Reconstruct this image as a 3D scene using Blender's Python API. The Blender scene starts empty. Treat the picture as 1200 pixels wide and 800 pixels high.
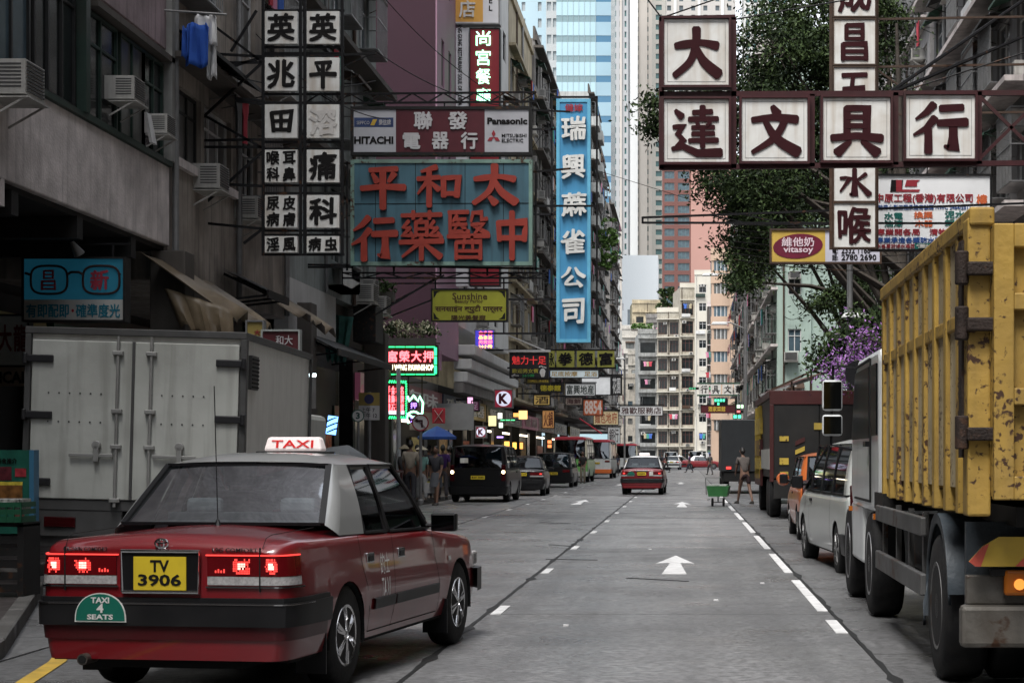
import bpy, bmesh, math, random
import numpy as np
from mathutils import Vector, Matrix, Euler
random.seed(7)
S = bpy.context.scene
COL = S.collection
R = math.radians
PI = math.pi
# ---------------------------------------------------------------- camera, sky, sun, exposure
F, CX, CY, CH = 2150.0, 803.0, 534.0, 1.53        # focal length in photo pixels, vanishing point, eye height
cam_d = bpy.data.cameras.new('camera'); cam = bpy.data.objects.new('camera', cam_d); COL.objects.link(cam)
cam.location = (0, 0, CH); cam.rotation_euler = (R(90), 0, 0)
cam_d.sensor_width = 36; cam_d.lens = F / 1200 * 36
cam_d.shift_x = -(CX - 600) / 1200; cam_d.shift_y = (CY - 400) / 1200
cam_d.clip_start = .1; cam_d.clip_end = 6000
S.camera = cam
W = bpy.data.worlds.new('World'); S.world = W; W.use_nodes = True
nt = W.node_tree; nt.nodes.clear()
wo = nt.nodes.new('ShaderNodeOutputWorld'); bg = nt.nodes.new('ShaderNodeBackground')
sky = nt.nodes.new('ShaderNodeTexSky'); sky.sky_type = 'NISHITA'; sky.sun_disc = False
SUN_EL, SUN_ROT = R(62), R(200)
sky.sun_elevation = SUN_EL; sky.sun_rotation = SUN_ROT; sky.air_density = 1.0; sky.dust_density = 1.5
hs = nt.nodes.new('ShaderNodeHueSaturation'); hs.inputs['Saturation'].default_value = .22
bg.inputs['Strength'].default_value = .12
nt.links.new(sky.outputs[0], hs.inputs['Color']); nt.links.new(hs.outputs[0], bg.inputs['Color'])
nt.links.new(bg.outputs[0], wo.inputs['Surface'])
sl = bpy.data.lights.new('sun', 'SUN'); sun = bpy.data.objects.new('sun', sl); COL.objects.link(sun)
sl.energy = 1.7; sl.angle = R(25); sl.color = (1, .97, .93)
sdir = Vector((math.sin(SUN_ROT) * math.cos(SUN_EL), math.cos(SUN_ROT) * math.cos(SUN_EL), math.sin(SUN_EL)))
sun.rotation_euler = sdir.to_track_quat('Z', 'Y').to_euler(); sun.location = (0, 0, 60)
S.view_settings.view_transform = 'Standard'; S.view_settings.look = 'None'
S.view_settings.exposure = 1.6; S.view_settings.gamma = 1
S.cycles.max_bounces = 6; S.cycles.transparent_max_bounces = 12

# ---------------------------------------------------------------- materials
MC = {}
def lin(c):
    return tuple(((v / 12.92) if v <= .04045 else ((v + .055) / 1.055) ** 2.4) for v in c)
def M(name, col, rough=.6, metal=0., var=.12, scale=4., bump=0., coat=0., dirt=0., dcol=(.035, .03, .025), dscale=1.2,
      streak=0., rust=0., rscale=9., emit=None, estr=0., spec=.32, rvar=0., grain=0., track=0.):
    if name in MC: return MC[name]
    m = bpy.data.materials.new(name); m.use_nodes = True; MC[name] = m
    n = m.node_tree.nodes; l = m.node_tree.links; b = n['Principled BSDF']
    b.inputs['Roughness'].default_value = rough; b.inputs['Metallic'].default_value = metal
    b.inputs['Specular IOR Level'].default_value = spec
    if coat: b.inputs['Coat Weight'].default_value = coat; b.inputs['Coat Roughness'].default_value = .06
    if emit:
        b.inputs['Emission Color'].default_value = (*emit, 1); b.inputs['Emission Strength'].default_value = estr
    tc = n.new('ShaderNodeTexCoord'); src = tc.outputs['Object']
    def noise(sc, det=5, stretch=None, dist=0.):
        t = n.new('ShaderNodeTexNoise'); t.inputs['Scale'].default_value = sc; t.inputs['Detail'].default_value = det
        t.inputs['Distortion'].default_value = dist
        if stretch:
            mp = n.new('ShaderNodeMapping'); mp.inputs['Scale'].default_value = stretch; l.new(src, mp.inputs[0]); l.new(mp.outputs[0], t.inputs['Vector'])
        else: l.new(src, t.inputs['Vector'])
        return t.outputs['Fac']
    def ramp(f, a, b_):
        r = n.new('ShaderNodeMapRange'); r.inputs['From Min'].default_value = a; r.inputs['From Max'].default_value = b_; r.clamp = True
        l.new(f, r.inputs['Value']); return r.outputs['Result']
    def mix(fac, c1, c2, k=1.):
        x = n.new('ShaderNodeMix'); x.data_type = 'RGBA'
        if k != 1.:
            q = n.new('ShaderNodeMath'); q.operation = 'MULTIPLY'; q.inputs[1].default_value = k; l.new(fac, q.inputs[0]); fac = q.outputs[0]
        l.new(fac, x.inputs['Factor'])
        for i, c in ((6, c1), (7, c2)):
            if isinstance(c, tuple): x.inputs[i].default_value = (*c[:3], 1)
            else: l.new(c, x.inputs[i])
        return x.outputs[2]
    c = (*col, 1)
    cur = tuple(col)
    if var:
        cur = mix(ramp(noise(scale), .3, .7), tuple(v * (1 - var) for v in col), tuple(min(1, v * (1 + var)) for v in col))
    if streak: cur = mix(ramp(noise(1., 6, (7, 7, .45), .4), .48, .78), cur, dcol, streak)
    if track: cur = mix(ramp(noise(1., 5, (2.6, .10, 1), .3), .42, .68), cur, dcol, track)
    if dirt: cur = mix(ramp(noise(dscale, 7, None, .6), .45, .75), cur, dcol, dirt)
    if rust:
        q1 = n.new('ShaderNodeMath'); q1.operation = 'MULTIPLY_ADD'; l.new(noise(rscale, 9, None, .3), q1.inputs[0]); q1.inputs[1].default_value = .55
        q2 = n.new('ShaderNodeMath'); q2.operation = 'MULTIPLY'; l.new(noise(rscale * .13, 3, (1, 1, .5)), q2.inputs[0]); q2.inputs[1].default_value = .45; l.new(q2.outputs[0], q1.inputs[2])
        cur = mix(ramp(q1.outputs[0], .62 - rust * .13, .66 - rust * .12), cur, (.05, .024, .013))
    if isinstance(cur, tuple): b.inputs['Base Color'].default_value = (*cur[:3], 1)
    else: l.new(cur, b.inputs['Base Color'])
    if rvar:
        r = n.new('ShaderNodeMapRange'); l.new(noise(dscale * 1.7, 4), r.inputs['Value'])
        r.inputs['From Min'].default_value = .3; r.inputs['From Max'].default_value = .7
        r.inputs['To Min'].default_value = max(0, rough - rvar); r.inputs['To Max'].default_value = min(1, rough + rvar)
        l.new(r.outputs[0], b.inputs['Roughness'])
    if grain: cur = mix(ramp(noise(grain, 7), .38, .62), tuple(v * .45 for v in col), cur, .8)
    if isinstance(cur, tuple): pass
    elif grain: l.new(cur, b.inputs['Base Color'])
    if bump:
        bp = n.new('ShaderNodeBump'); bp.inputs['Strength'].default_value = bump; bp.inputs['Distance'].default_value = .02
        l.new(noise(scale * 8, 8), bp.inputs['Height']); l.new(bp.outputs[0], b.inputs['Normal'])
    return m
def glass(name, tint=(.35, .38, .38), dark=.0, refl=.0):
    if name in MC: return MC[name]
    m = bpy.data.materials.new(name); m.use_nodes = True; MC[name] = m
    n = m.node_tree.nodes; l = m.node_tree.links; n.remove(n['Principled BSDF']); o = n['Material Output']
    t = n.new('ShaderNodeBsdfTransparent'); t.inputs[0].default_value = (*tint, 1)
    g = n.new('ShaderNodeBsdfGlossy'); g.inputs['Roughness'].default_value = .03; g.inputs[0].default_value = (.9, .95, 1, 1)
    fr = n.new('ShaderNodeFresnel'); fr.inputs['IOR'].default_value = 1.5
    mr = n.new('ShaderNodeMapRange'); mr.inputs['To Min'].default_value = refl; mr.inputs['To Max'].default_value = 1
    l.new(fr.outputs[0], mr.inputs['Value'])
    mx = n.new('ShaderNodeMixShader'); l.new(mr.outputs[0], mx.inputs[0]); l.new(t.outputs[0], mx.inputs[1]); l.new(g.outputs[0], mx.inputs[2]); l.new(mx.outputs[0], o.inputs['Surface'])
    return m
def E(name, col, s): return M(name, tuple(v * .5 for v in col), .5, var=0, emit=col, estr=s)

# ---------------------------------------------------------------- object helpers
def link(o, parent=None):
    COL.objects.link(o)
    if parent: o.parent = parent
    return o
def tag(o, label=None, cat=None, group=None, kind=None):
    if label: o['label'] = label
    if cat: o['category'] = cat
    if group: o['group'] = group
    if kind: o['kind'] = kind
    return o
def thing(name, label, cat, loc=(0, 0, 0), rz=0., group=None):
    o = bpy.data.objects.new(name, None); o.empty_display_size = .2; link(o); o.location = loc; o.rotation_euler = (0, 0, rz)
    return tag(o, label, cat, group)
def put(name, mesh, parent=None, loc=(0, 0, 0), rot=(0, 0, 0), sc=(1, 1, 1)):
    o = bpy.data.objects.new(name, mesh); link(o, parent); o.location = loc; o.rotation_euler = rot; o.scale = sc
    return o
def copy_tree(o, parent=None):
    c = o.copy(); COL.objects.link(c); c.parent = parent
    for ch in list(o.children): copy_tree(ch, c)
    return c
def at(px, py, d): return ((px - CX) * d / F, d, CH - (py - CY) * d / F)
def X_(px, d): return (px - CX) * d / F
def Z_(py, d): return CH - (py - CY) * d / F

class MB:
    def __init__(s): s.v = []; s.f = []; s.m = []; s.T = None
    def add(s, vs, fs, mi=0):
        b = len(s.v)
        if s.T is not None: vs = [tuple(s.T @ Vector(p)) for p in vs]
        s.v += [tuple(p) for p in vs]; s.f += [tuple(i + b for i in f) for f in fs]; s.m += [mi] * len(fs); return s
    def box(s, x0, x1, y0, y1, z0, z1, mi=0):
        return s.add([(x0, y0, z0), (x1, y0, z0), (x1, y1, z0), (x0, y1, z0), (x0, y0, z1), (x1, y0, z1), (x1, y1, z1), (x0, y1, z1)],
                     [(3, 2, 1, 0), (4, 5, 6, 7), (0, 1, 5, 4), (1, 2, 6, 5), (2, 3, 7, 6), (3, 0, 4, 7)], mi)
    def hexa(s, p, mi=0):       # 8 corners, bottom ring then top ring
        return s.add(p, [(3, 2, 1, 0), (4, 5, 6, 7), (0, 1, 5, 4), (1, 2, 6, 5), (2, 3, 7, 6), (3, 0, 4, 7)], mi)
    def bar(s, a, b, w, h=None, mi=0):
        a = Vector(a); b = Vector(b); h = h or w; d = (b - a).normalized()
        up = Vector((0, 0, 1)) if abs(d.z) < .95 else Vector((0, 1, 0))
        u = d.cross(up).normalized() * w / 2; v = u.cross(d).normalized() * h / 2
        p = [a - u - v, a + u - v, b + u - v, b - u - v, a - u + v, a + u + v, b + u + v, b - u + v]
        return s.hexa(p, mi)
    def tube(s, pts, r, n=6, mi=0, caps=True, rs=None):
        pts = [Vector(p) for p in pts]; b = []; k = len(pts)
        u = None
        for i, p in enumerate(pts):
            d = (pts[min(i + 1, k - 1)] - pts[max(i - 1, 0)]).normalized()
            if u is None: u = d.cross(Vector((0, 0, 1)) if abs(d.z) < .95 else Vector((0, 1, 0))).normalized()
            u = (u - d * u.dot(d)).normalized(); w = d.cross(u)
            rr = rs[i] if rs else r
            for j in range(n):
                a = 2 * PI * j / n; b.append(tuple(p + u * rr * math.cos(a) + w * rr * math.sin(a)))
        fs = [(i * n + j, i * n + (j + 1) % n, (i + 1) * n + (j + 1) % n, (i + 1) * n + j) for i in range(k - 1) for j in range(n)]
        if caps: fs += [tuple(range(n))[::-1], tuple((k - 1) * n + j for j in range(n))]
        return s.add(b, fs, mi)
    def lathe(s, prof, c=(0, 0, 0), axis='z', n=16, mi=0):   # prof list of (r, h)
        vs = []
        for r, h in prof:
            for j in range(n):
                a = 2 * PI * j / n; p = (r * math.cos(a), r * math.sin(a), h)
                if axis == 'x': p = (p[2], p[0], p[1])
                if axis == 'y': p = (p[0], p[2], p[1])
                vs.append((p[0] + c[0], p[1] + c[1], p[2] + c[2]))
        k = len(prof)
        fs = [(i * n + j, i * n + (j + 1) % n, (i + 1) * n + (j + 1) % n, (i + 1) * n + j) for i in range(k - 1) for j in range(n)]
        fs += [tuple(range(n))[::-1], tuple((k - 1) * n + j for j in range(n))]
        return s.add(vs, fs, mi)
    def prism(s, poly, y0, y1, mi=0):      # poly in (x, z), extruded along y
        n = len(poly); vs = [(x, y0, z) for x, z in poly] + [(x, y1, z) for x, z in poly]
        return s.add(vs, [tuple(range(n)), tuple(range(n, 2 * n))[::-1]] + [(j, (j + 1) % n, n + (j + 1) % n, n + j) for j in range(n)], mi)
    def prismx(s, poly, x0, x1, mi=0):     # poly in (y, z), extruded along x
        n = len(poly); vs = [(x0, y, z) for y, z in poly] + [(x1, y, z) for y, z in poly]
        return s.add(vs, [tuple(range(n)), tuple(range(n, 2 * n))[::-1]] + [(j, (j + 1) % n, n + (j + 1) % n, n + j) for j in range(n)], mi)
    def grid(s, P, mi=0, closed=False):    # P[i][j] points
        a = len(P); b = len(P[0]); vs = [p for r in P for p in r]
        jj = b if closed else b - 1
        return s.add(vs, [(i * b + j, i * b + (j + 1) % b, (i + 1) * b + (j + 1) % b, (i + 1) * b + j) for i in range(a - 1) for j in range(jj)], mi)
    def mesh(s, name, mats, smooth=None, fixn=True):
        me = bpy.data.meshes.new(name); me.from_pydata(s.v, [], s.f)
        for m in (mats if isinstance(mats, (list, tuple)) else [mats]): me.materials.append(m)
        me.polygons.foreach_set('material_index', s.m)
        if fixn:
            bm = bmesh.new(); bm.from_mesh(me); bmesh.ops.recalc_face_normals(bm, faces=bm.faces); bm.to_mesh(me); bm.free()
        if smooth:
            me.polygons.foreach_set('use_smooth', [True] * len(me.polygons))
            try: me.set_sharp_from_angle(angle=R(smooth))
            except Exception: pass
        me.update(); return me
    def build(s, name, mats, parent=None, smooth=None, bevel=0., loc=(0, 0, 0), rot=(0, 0, 0), fixn=True):
        o = put(name, s.mesh(name, mats, smooth, fixn), parent, loc, rot)
        if bevel: bev(o, bevel)
        return o
def bev(o, w, seg=2):
    b = o.modifiers.new('bevel', 'BEVEL'); b.width = w; b.segments = seg; b.limit_method = 'ANGLE'; b.angle_limit = R(35); b.harden_normals = False
    return o
def interp(tab, y):
    if y <= tab[0][0]: return tab[0][1]
    for (a, p), (b, q) in zip(tab, tab[1:]):
        if y <= b: return p + (q - p) * (y - a) / (b - a) if b > a else q
    return tab[-1][1]

# ---------------------------------------------------------------- text (built-in font, turned into meshes)
def text_mesh(s, mat, bold=0., ext=.01, res=2, bevel=0., line=1.0):
    c = bpy.data.curves.new('lettering', 'FONT'); c.body = s; c.size = 1; c.offset = bold; c.extrude = ext; c.resolution_u = res
    c.space_line = line
    if bevel: c.bevel_depth = bevel; c.bevel_resolution = 0
    o = bpy.data.objects.new('lettering', c); me = bpy.data.meshes.new_from_object(o)
    bpy.data.objects.remove(o); bpy.data.curves.remove(c)
    me.materials.clear(); me.materials.append(mat); me.name = 'lettering'
    co = np.zeros(len(me.vertices) * 3); me.vertices.foreach_get('co', co); co = co.reshape(-1, 3)
    return me, co
def fit_text(s, w, h, mat, bold=0., th=.01, res=2, keep=False, wobble=0.):
    """text standing upright in local xz, centred, facing -y, scaled to w x h metres, th deep"""
    cjk = any(ord(q) > 0x2e80 for q in s)
    me, co = text_mesh(s, mat, 0 if cjk else bold, .5, res)
    if cjk and bold > 0:        # heavier strokes: the glyph laid over itself a few times, each copy half a millimetre proud
        n0 = len(co); lv = np.array([list(p.vertices) + [-1] * (0) for p in me.polygons], dtype=object); k = [(0, 0), (1, .35), (-1, -.35), (.5, -.9), (-.5, .9)]
        zc = (co[:, 2].max() + co[:, 2].min()) / 2; V = []; Fc = []
        for i, (dx, dy) in enumerate(k):
            q = co.copy(); q[:, 0] += dx * bold * .62; q[:, 1] += dy * bold * .62; q[:, 2] = np.where(q[:, 2] > zc, q[:, 2] + i * .02, q[:, 2]); V.append(q); Fc += [tuple(v + i * n0 for v in f) for f in lv]
        co = np.concatenate(V); m2 = bpy.data.meshes.new('lettering'); m2.from_pydata(co.tolist(), [], Fc); m2.materials.append(mat); bpy.data.meshes.remove(me); me = m2
    lo = co.min(0); hi = co.max(0); sz = np.maximum(hi - lo, 1e-4); c = (lo + hi) / 2
    sx = w / sz[0]; sy = h / sz[1]
    if keep: sx = sy = min(sx, sy)
    out = np.zeros_like(co); out[:, 0] = (co[:, 0] - c[0]) * sx; out[:, 2] = (co[:, 1] - c[1]) * sy
    out[:, 1] = np.where(co[:, 2] > c[2] - (.04 if cjk else 0), -th - np.maximum(0, co[:, 2] - .5) * .03, 0)
    if wobble:
        a = out[:, 0] * 9 / w; b = out[:, 2] * 9 / h
        out[:, 0] += np.sin(b * 1.3 + a * .4 + 1) * wobble * w + np.sin(b * 2.7 + 2) * wobble * .5 * w
        out[:, 2] += np.sin(a * 1.1 + b * .3) * wobble * h + .06 * out[:, 0] * h / w
    me.vertices.foreach_set('co', out.ravel()); me.update(); return me
# ---------------------------------------------------------------- brush characters drawn stroke by stroke (0..100 square)
G = {
'大': [[(10,62,7),(30,65,9),(60,68,7),(90,62,10)], [(50,94,10),(49,66,9),(38,34,8),(8,8,7)], [(50,60,6),(64,34,10),(93,10,12)]],
'文': [[(46,96,6),(55,82,11)], [(8,70,7),(50,75,8),(92,71,10)], [(70,70,8),(50,36,8),(8,8,5)], [(32,68,6),(54,34,10),(94,8,13)]],
'具': [[(32,92,8),(32,37,8)], [(30,91,7),(69,91,8),(68,37,9)], [(33,74,6),(67,74,6)], [(33,57,6),(67,57,6)], [(4,34,8),(50,38,8),(96,33,10)], [(38,28,5),(14,5,11)], [(60,28,5),(88,5,12)]],
'行': [[(38,94,9),(24,78,7),(6,66,3)], [(40,68,9),(24,48,7),(2,36,3)], [(28,48,8),(28,3,9)], [(50,86,8),(90,88,8)], [(46,58,8),(97,60,10)], [(73,58,9),(73,9,10),(57,15,3)]],
'達': [[(44,86,7),(80,88,7)], [(62,98,8),(62,72,8)], [(36,73,7),(91,74,7)], [(50,69,4),(54,60,6)], [(77,69,6),(70,60,4)], [(42,57,6),(84,58,6)], [(42,45,6),(84,46,6)], [(36,32,6),(91,33,7)], [(62,58,7),(62,20,7)], [(10,90,5),(22,78,10)], [(6,58,6),(25,60,7),(14,45,6),(25,33,7),(12,20,6)], [(4,16,6),(24,21,8),(52,8,10),(97,9,12)]],
'太': [[(10,62,7),(30,65,9),(60,68,7),(90,62,10)], [(50,94,10),(49,66,9),(38,34,8),(8,8,7)], [(50,60,6),(64,34,10),(93,10,12)], [(40,22,6),(52,8,11)]],
'中': [[(16,78,8),(19,40,8)], [(16,75,8),(84,78,8),(80,40,9)], [(19,45,7),(80,45,7)], [(50,98,9),(50,2,9)]],
'平': [[(22,88,7),(80,91,8)], [(28,80,5),(38,62,9)], [(74,80,9),(62,62,5)], [(4,47,8),(50,51,8),(96,49,10)], [(50,88,9),(50,2,9)]],
'和': [[(44,95,9),(10,84,4)], [(2,67,7),(52,71,7)], [(28,86,8),(28,3,8)], [(26,64,7),(2,32,3)], [(30,60,5),(50,42,9)], [(60,70,8),(61,26,8)], [(59,69,7),(94,71,8),(90,26,9)], [(61,33,7),(90,33,7)]],
'醫': [[(4,94,6),(50,95,6)], [(8,92,6),(8,56,6),(52,57,6)], [(24,88,6),(14,76,4)], [(18,80,5),(44,81,5)], [(14,70,5),(46,71,5)], [(30,80,5),(18,60,4)], [(32,69,4),(43,61,7)], [(61,95,6),(56,76,4)], [(60,93,5),(80,94,6),(80,80,5),(93,82,6)], [(56,70,5),(85,72,6),(64,53,4)], [(62,68,5),(95,52,8)], [(2,47,6),(98,49,7)], [(22,36,6),(22,3,6)], [(22,36,6),(78,37,6),(77,3,7)], [(22,7,5),(77,7,5)], [(42,47,5),(38,24,4)], [(58,47,5),(60,24,5)], [(28,19,5),(72,19,5)]],
'藥': [[(6,91,6),(94,93,7)], [(32,100,6),(32,84,6)], [(68,100,6),(68,84,6)], [(51,85,5),(44,79,5)], [(38,78,6),(38,49,6)], [(38,78,6),(62,78,6),(62,49,6)], [(38,64,5),(62,64,5)], [(38,52,5),(62,52,5)], [(22,80,6),(10,67,5),(26,65,5)], [(26,67,6),(8,50,5),(30,51,5)], [(26,58,4),(33,46,7)], [(78,80,6),(68,67,5),(84,65,5)], [(86,67,6),(68,50,5),(90,51,5)], [(86,58,4),(94,46,7)], [(2,37,7),(98,40,8)], [(50,46,8),(50,2,8)], [(46,36,7),(8,8,4)], [(54,36,5),(92,8,11)]],
'田': [[(16,80,9),(24,14,9)], [(16,78,8),(88,84,9),(78,14,10)], [(24,20,8),(78,20,8)], [(50,80,8),(50,20,8)], [(22,50,7),(80,52,7)]],
'水': [[(50,96,9),(50,8,10),(36,14,4)], [(8,66,6),(38,68,8),(8,22,4)], [(84,80,8),(56,58,4)], [(54,58,5),(94,12,12)]],
'五': [[(14,88,8),(86,90,8)], [(46,88,8),(36,10,8)], [(16,52,7),(76,55,8),(74,10,9)], [(2,7,8),(98,9,10)]],
'昌': [[(26,94,8),(26,56,8)], [(26,94,7),(74,94,8),(74,56,8)], [(28,76,6),(72,76,6)], [(28,58,6),(72,58,6)], [(16,44,9),(16,2,9)], [(16,43,8),(84,44,8),(84,2,9)], [(18,24,7),(82,24,7)], [(18,6,7),(82,6,7)]],
'公': [[(38,92,9),(26,66,7),(4,46,4)], [(60,92,6),(74,66,10),(97,50,11)], [(48,52,9),(22,16,7),(74,18,7)], [(66,32,5),(84,6,11)]],
}
G['一'] = [[(5, 50, 9), (95, 54, 10)]]
def smooth_line(pts, k=5):
    out = []; n = len(pts)
    for i in range(n - 1):
        p0 = np.array(pts[max(i - 1, 0)], float); p1 = np.array(pts[i], float); p2 = np.array(pts[i + 1], float); p3 = np.array(pts[min(i + 2, n - 1)], float)
        for t in (j / k for j in range(k)):
            out.append(.5 * ((2 * p1) + (-p0 + p2) * t + (2 * p0 - 5 * p1 + 4 * p2 - p3) * t * t + (-p0 + 3 * p1 - 3 * p2 + p3) * t ** 3))
    out.append(np.array(pts[-1], float)); return out
def brush_mesh(ch, w, h, mat, th=.01, fat=1.0):
    mb = MB()
    for si, st in enumerate(G[ch]):
        corner = len(st) > 2 and ch not in '大文太公'
        L = smooth_line(st) if not corner else [np.array(p, float) for a, b in zip(st, st[1:]) for p in (a, tuple((np.array(a) + np.array(b)) / 2))] + [np.array(st[-1], float)]
        left = []; right = []; n = len(L)
        for i, p in enumerate(L):
            d = L[min(i + 1, n - 1)][:2] - L[max(i - 1, 0)][:2]; d = d / (np.hypot(*d) + 1e-9); nn = np.array((-d[1], d[0])); r = p[2] * .62 * fat
            if 0 < i < n - 1 and n > 2:
                a = L[i][:2] - L[i - 1][:2]; b = L[i + 1][:2] - L[i][:2]; c = np.dot(a, b) / (np.hypot(*a) * np.hypot(*b) + 1e-9)
                r *= min(1.45, 1 / max(.5, math.sqrt((1 + c) / 2)))
            left.append(p[:2] + nn * r); right.append(p[:2] - nn * r)
        d0 = L[0][:2] - L[1][:2]; d0 = d0 / np.hypot(*d0); d1 = L[-1][:2] - L[-2][:2]; d1 = d1 / np.hypot(*d1)
        r0 = L[0][2] * .62 * fat; r1 = L[-1][2] * .62 * fat; n0 = np.array((-d0[1], d0[0])); n1 = np.array((-d1[1], d1[0]))
        cap0 = [L[0][:2] + d0 * r0 * .45 + n0 * r0 * .6, L[0][:2] + d0 * r0 * .45 - n0 * r0 * .6]
        cap1 = [L[-1][:2] + d1 * r1 * .45 + n1 * r1 * .6, L[-1][:2] + d1 * r1 * .45 - n1 * r1 * .6]
        off = -th - .0015 * (si % 5)
        P = []
        # quads along the stroke, front face with sides
        rows = [(cap0[1], cap0[0])] + list(zip(left, right)) + [(cap1[0], cap1[1])]
        vs = []
        for a, b in rows:
            for q in (a, b):
                x = (q[0] - 50) / 100 * w; z = (q[1] - 50) / 100 * h
                vs += [(x, off, z), (x, 0, z)]
        k = len(rows); fs = []
        for i in range(k - 1):
            b = i * 4; c = b + 4
            fs += [(b, b + 2, c + 2, c), (b, c, c + 1, b + 1), (b + 2, b + 3, c + 3, c + 2)]
        fs += [(0, 1, 3, 2), ((k - 1) * 4, (k - 1) * 4 + 2, (k - 1) * 4 + 3, (k - 1) * 4 + 1)]
        mb.add(vs, fs)
    return mb.mesh('character', mat)
def glyph(ch, w, h, mat, th=.01, bold=.035, fat=1.0):
    if ch in G: return brush_mesh(ch, w, h, mat, th, fat)
    me = fit_text(ch, w, h, mat, bold, th, 3, wobble=.012); me.name = 'character'; return me

# ---------------------------------------------------------------- shared materials
asphalt = M('asphalt', (.062, .062, .064), .62, var=.22, scale=1.1, bump=.35, dirt=.5, dscale=.5, dcol=(.028, .028, .03), rvar=.2)
concrete_road = [M('road_concrete_%d' % i, (.235 * k, .235 * k, .238 * k), .40, var=.2, scale=2.2, bump=.8, dirt=.7, dscale=.45, dcol=(.075, .075, .078), rvar=.2, grain=13., track=.5) for i, k in enumerate((1.0, .86, 1.12, .76))]
joint_m = M('joint_tar', (.012, .012, .012), .6, bump=.3)
white_line = M('road_white', (.62, .62, .62), .55, var=.15, scale=6, dirt=.45, dscale=5, dcol=(.16, .16, .16))
yellow_line = M('road_yellow', (.55, .36, .06), .55, var=.15, scale=6, dirt=.4, dscale=5, dcol=(.1, .08, .05))
kerb_m = M('kerb_stone', (.11, .106, .10), .55, var=.25, scale=5, bump=.3, dirt=.5)
paving = M('paving', (.055, .047, .045), .5, var=.25, scale=4, bump=.2, dirt=.5, rvar=.2)
black_st = M('black_steel', (.008, .008, .009), .6, var=.2, rust=.2, spec=.15)
dark_st = M('dark_steel', (.014, .0135, .0135), .6, var=.25, scale=8, rust=.3, spec=.2)
grey_st = M('grey_steel', (.2, .2, .2), .45, metal=.4, var=.15, dirt=.4)
white_bd = M('sign_white', (.62, .62, .60), .4, var=.06, streak=.6, dcol=(.30, .22, .14), dirt=.3, dscale=3.5)
maroon_st = M('maroon_steel', (.036, .006, .008), .55, var=.2, scale=8, dirt=.3)
ink = M('ink_black', (.01, .01, .011), .4, var=.2)
rubber = M('rubber', (.008, .008, .009), .75, var=.2, bump=.2, dirt=.3, dcol=(.05, .047, .04), dscale=6)
chrome = M('chrome', (.65, .65, .66), .15, 1., var=0)
trim = M('black_trim', (.007, .007, .008), .4, var=.1, spec=.25)
void_m = M('void', (.006, .006, .006), .9, var=0)
# ---------------------------------------------------------------- vehicles (local frame: y forward from the rear bumper, x right, z up)
def wheel_mesh(r, w, rim_r):
    t = MB(); k = rim_r
    prof = [(k * .98, -w * .5), (k * 1.02, -w * .5), (r * .9, -w * .5), (r * .975, -w * .42), (r, -w * .3), (r, w * .3), (r * .975, w * .42), (r * .9, w * .5), (k * 1.02, w * .5), (k * .98, w * .5)]
    t.lathe(prof, axis='x', n=28)
    return t.mesh('wheel', rubber, 50)
def rim_mesh(r, w, style, mat, back):
    m = MB(); o = w * .5
    m.lathe([(r * .72, -o * .2), (r * .72, o * .25)], axis='x', n=24, mi=1)
    # outer rim ring
    n = 28; P = []
    for (rr, x) in ((r * 1.0, o * .92), (r * .98, o * 1.03), (r * .90, o * 1.0), (r * .86, o * .5), (r * .86, 0)):
        P.append([(x, rr * math.cos(2 * PI * j / n), rr * math.sin(2 * PI * j / n)) for j in range(n)])
    m.grid(P, 0, True)
    if style == 'alloy':
        for j in range(6):
            a = 2 * PI * j / 6; c, s_ = math.cos(a), math.sin(a)
            for da in (-.13, .13):
                c2, s2 = math.cos(a + da), math.sin(a + da)
                m.bar((o * .95, r * .16 * c, r * .16 * s_), (o * .88, r * .9 * c2, r * .9 * s2), r * .11, r * .11)
            m.bar((o * .93, r * .5 * c, r * .5 * s_), (o * .87, r * .92 * c, r * .92 * s_), r * .2, r * .08)
        m.lathe([(r * .24, o * .5), (r * .24, o * .96), (r * .15, o * 1.05)], axis='x', n=14)
    elif style == 'truck':
        m.lathe([(r * .86, o * .2), (r * .8, o * .35), (r * .45, o * .1), (r * .4, o * .75), (r * .28, o * 1.0)], axis='x', n=20)
        for j in range(10):
            a = 2 * PI * j / 10
            m.lathe([(r * .045, o * .1), (r * .045, o * .5)], (0, r * .6 * math.cos(a), r * .6 * math.sin(a)), 'x', 6)
    else:
        m.lathe([(r * .86, o * .5), (r * .8, o * .75), (r * .35, o * .6), (r * .3, o * .9), (r * .1, o * .95)], axis='x', n=20)
    return m.mesh('rim', [mat, back], 40)
WM = {}
def add_wheel(parent, x, y, r, w, side, style='alloy', rimmat=None, rimr=None):
    key = (r, w, style, rimmat.name if rimmat else '')
    if key not in WM: WM[key] = (wheel_mesh(r, w, rimr or r * .62), rim_mesh((rimr or r * .62) * .99, w, style, rimmat or chrome, void_m))
    o = put('wheel', WM[key][0], parent, (x, y, r - (.04 if r < .36 else 0)), (random.random() * 2 if side > 0 else 0, 0, 0 if side > 0 else PI))
    put('rim', WM[key][1], o); return o

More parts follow.
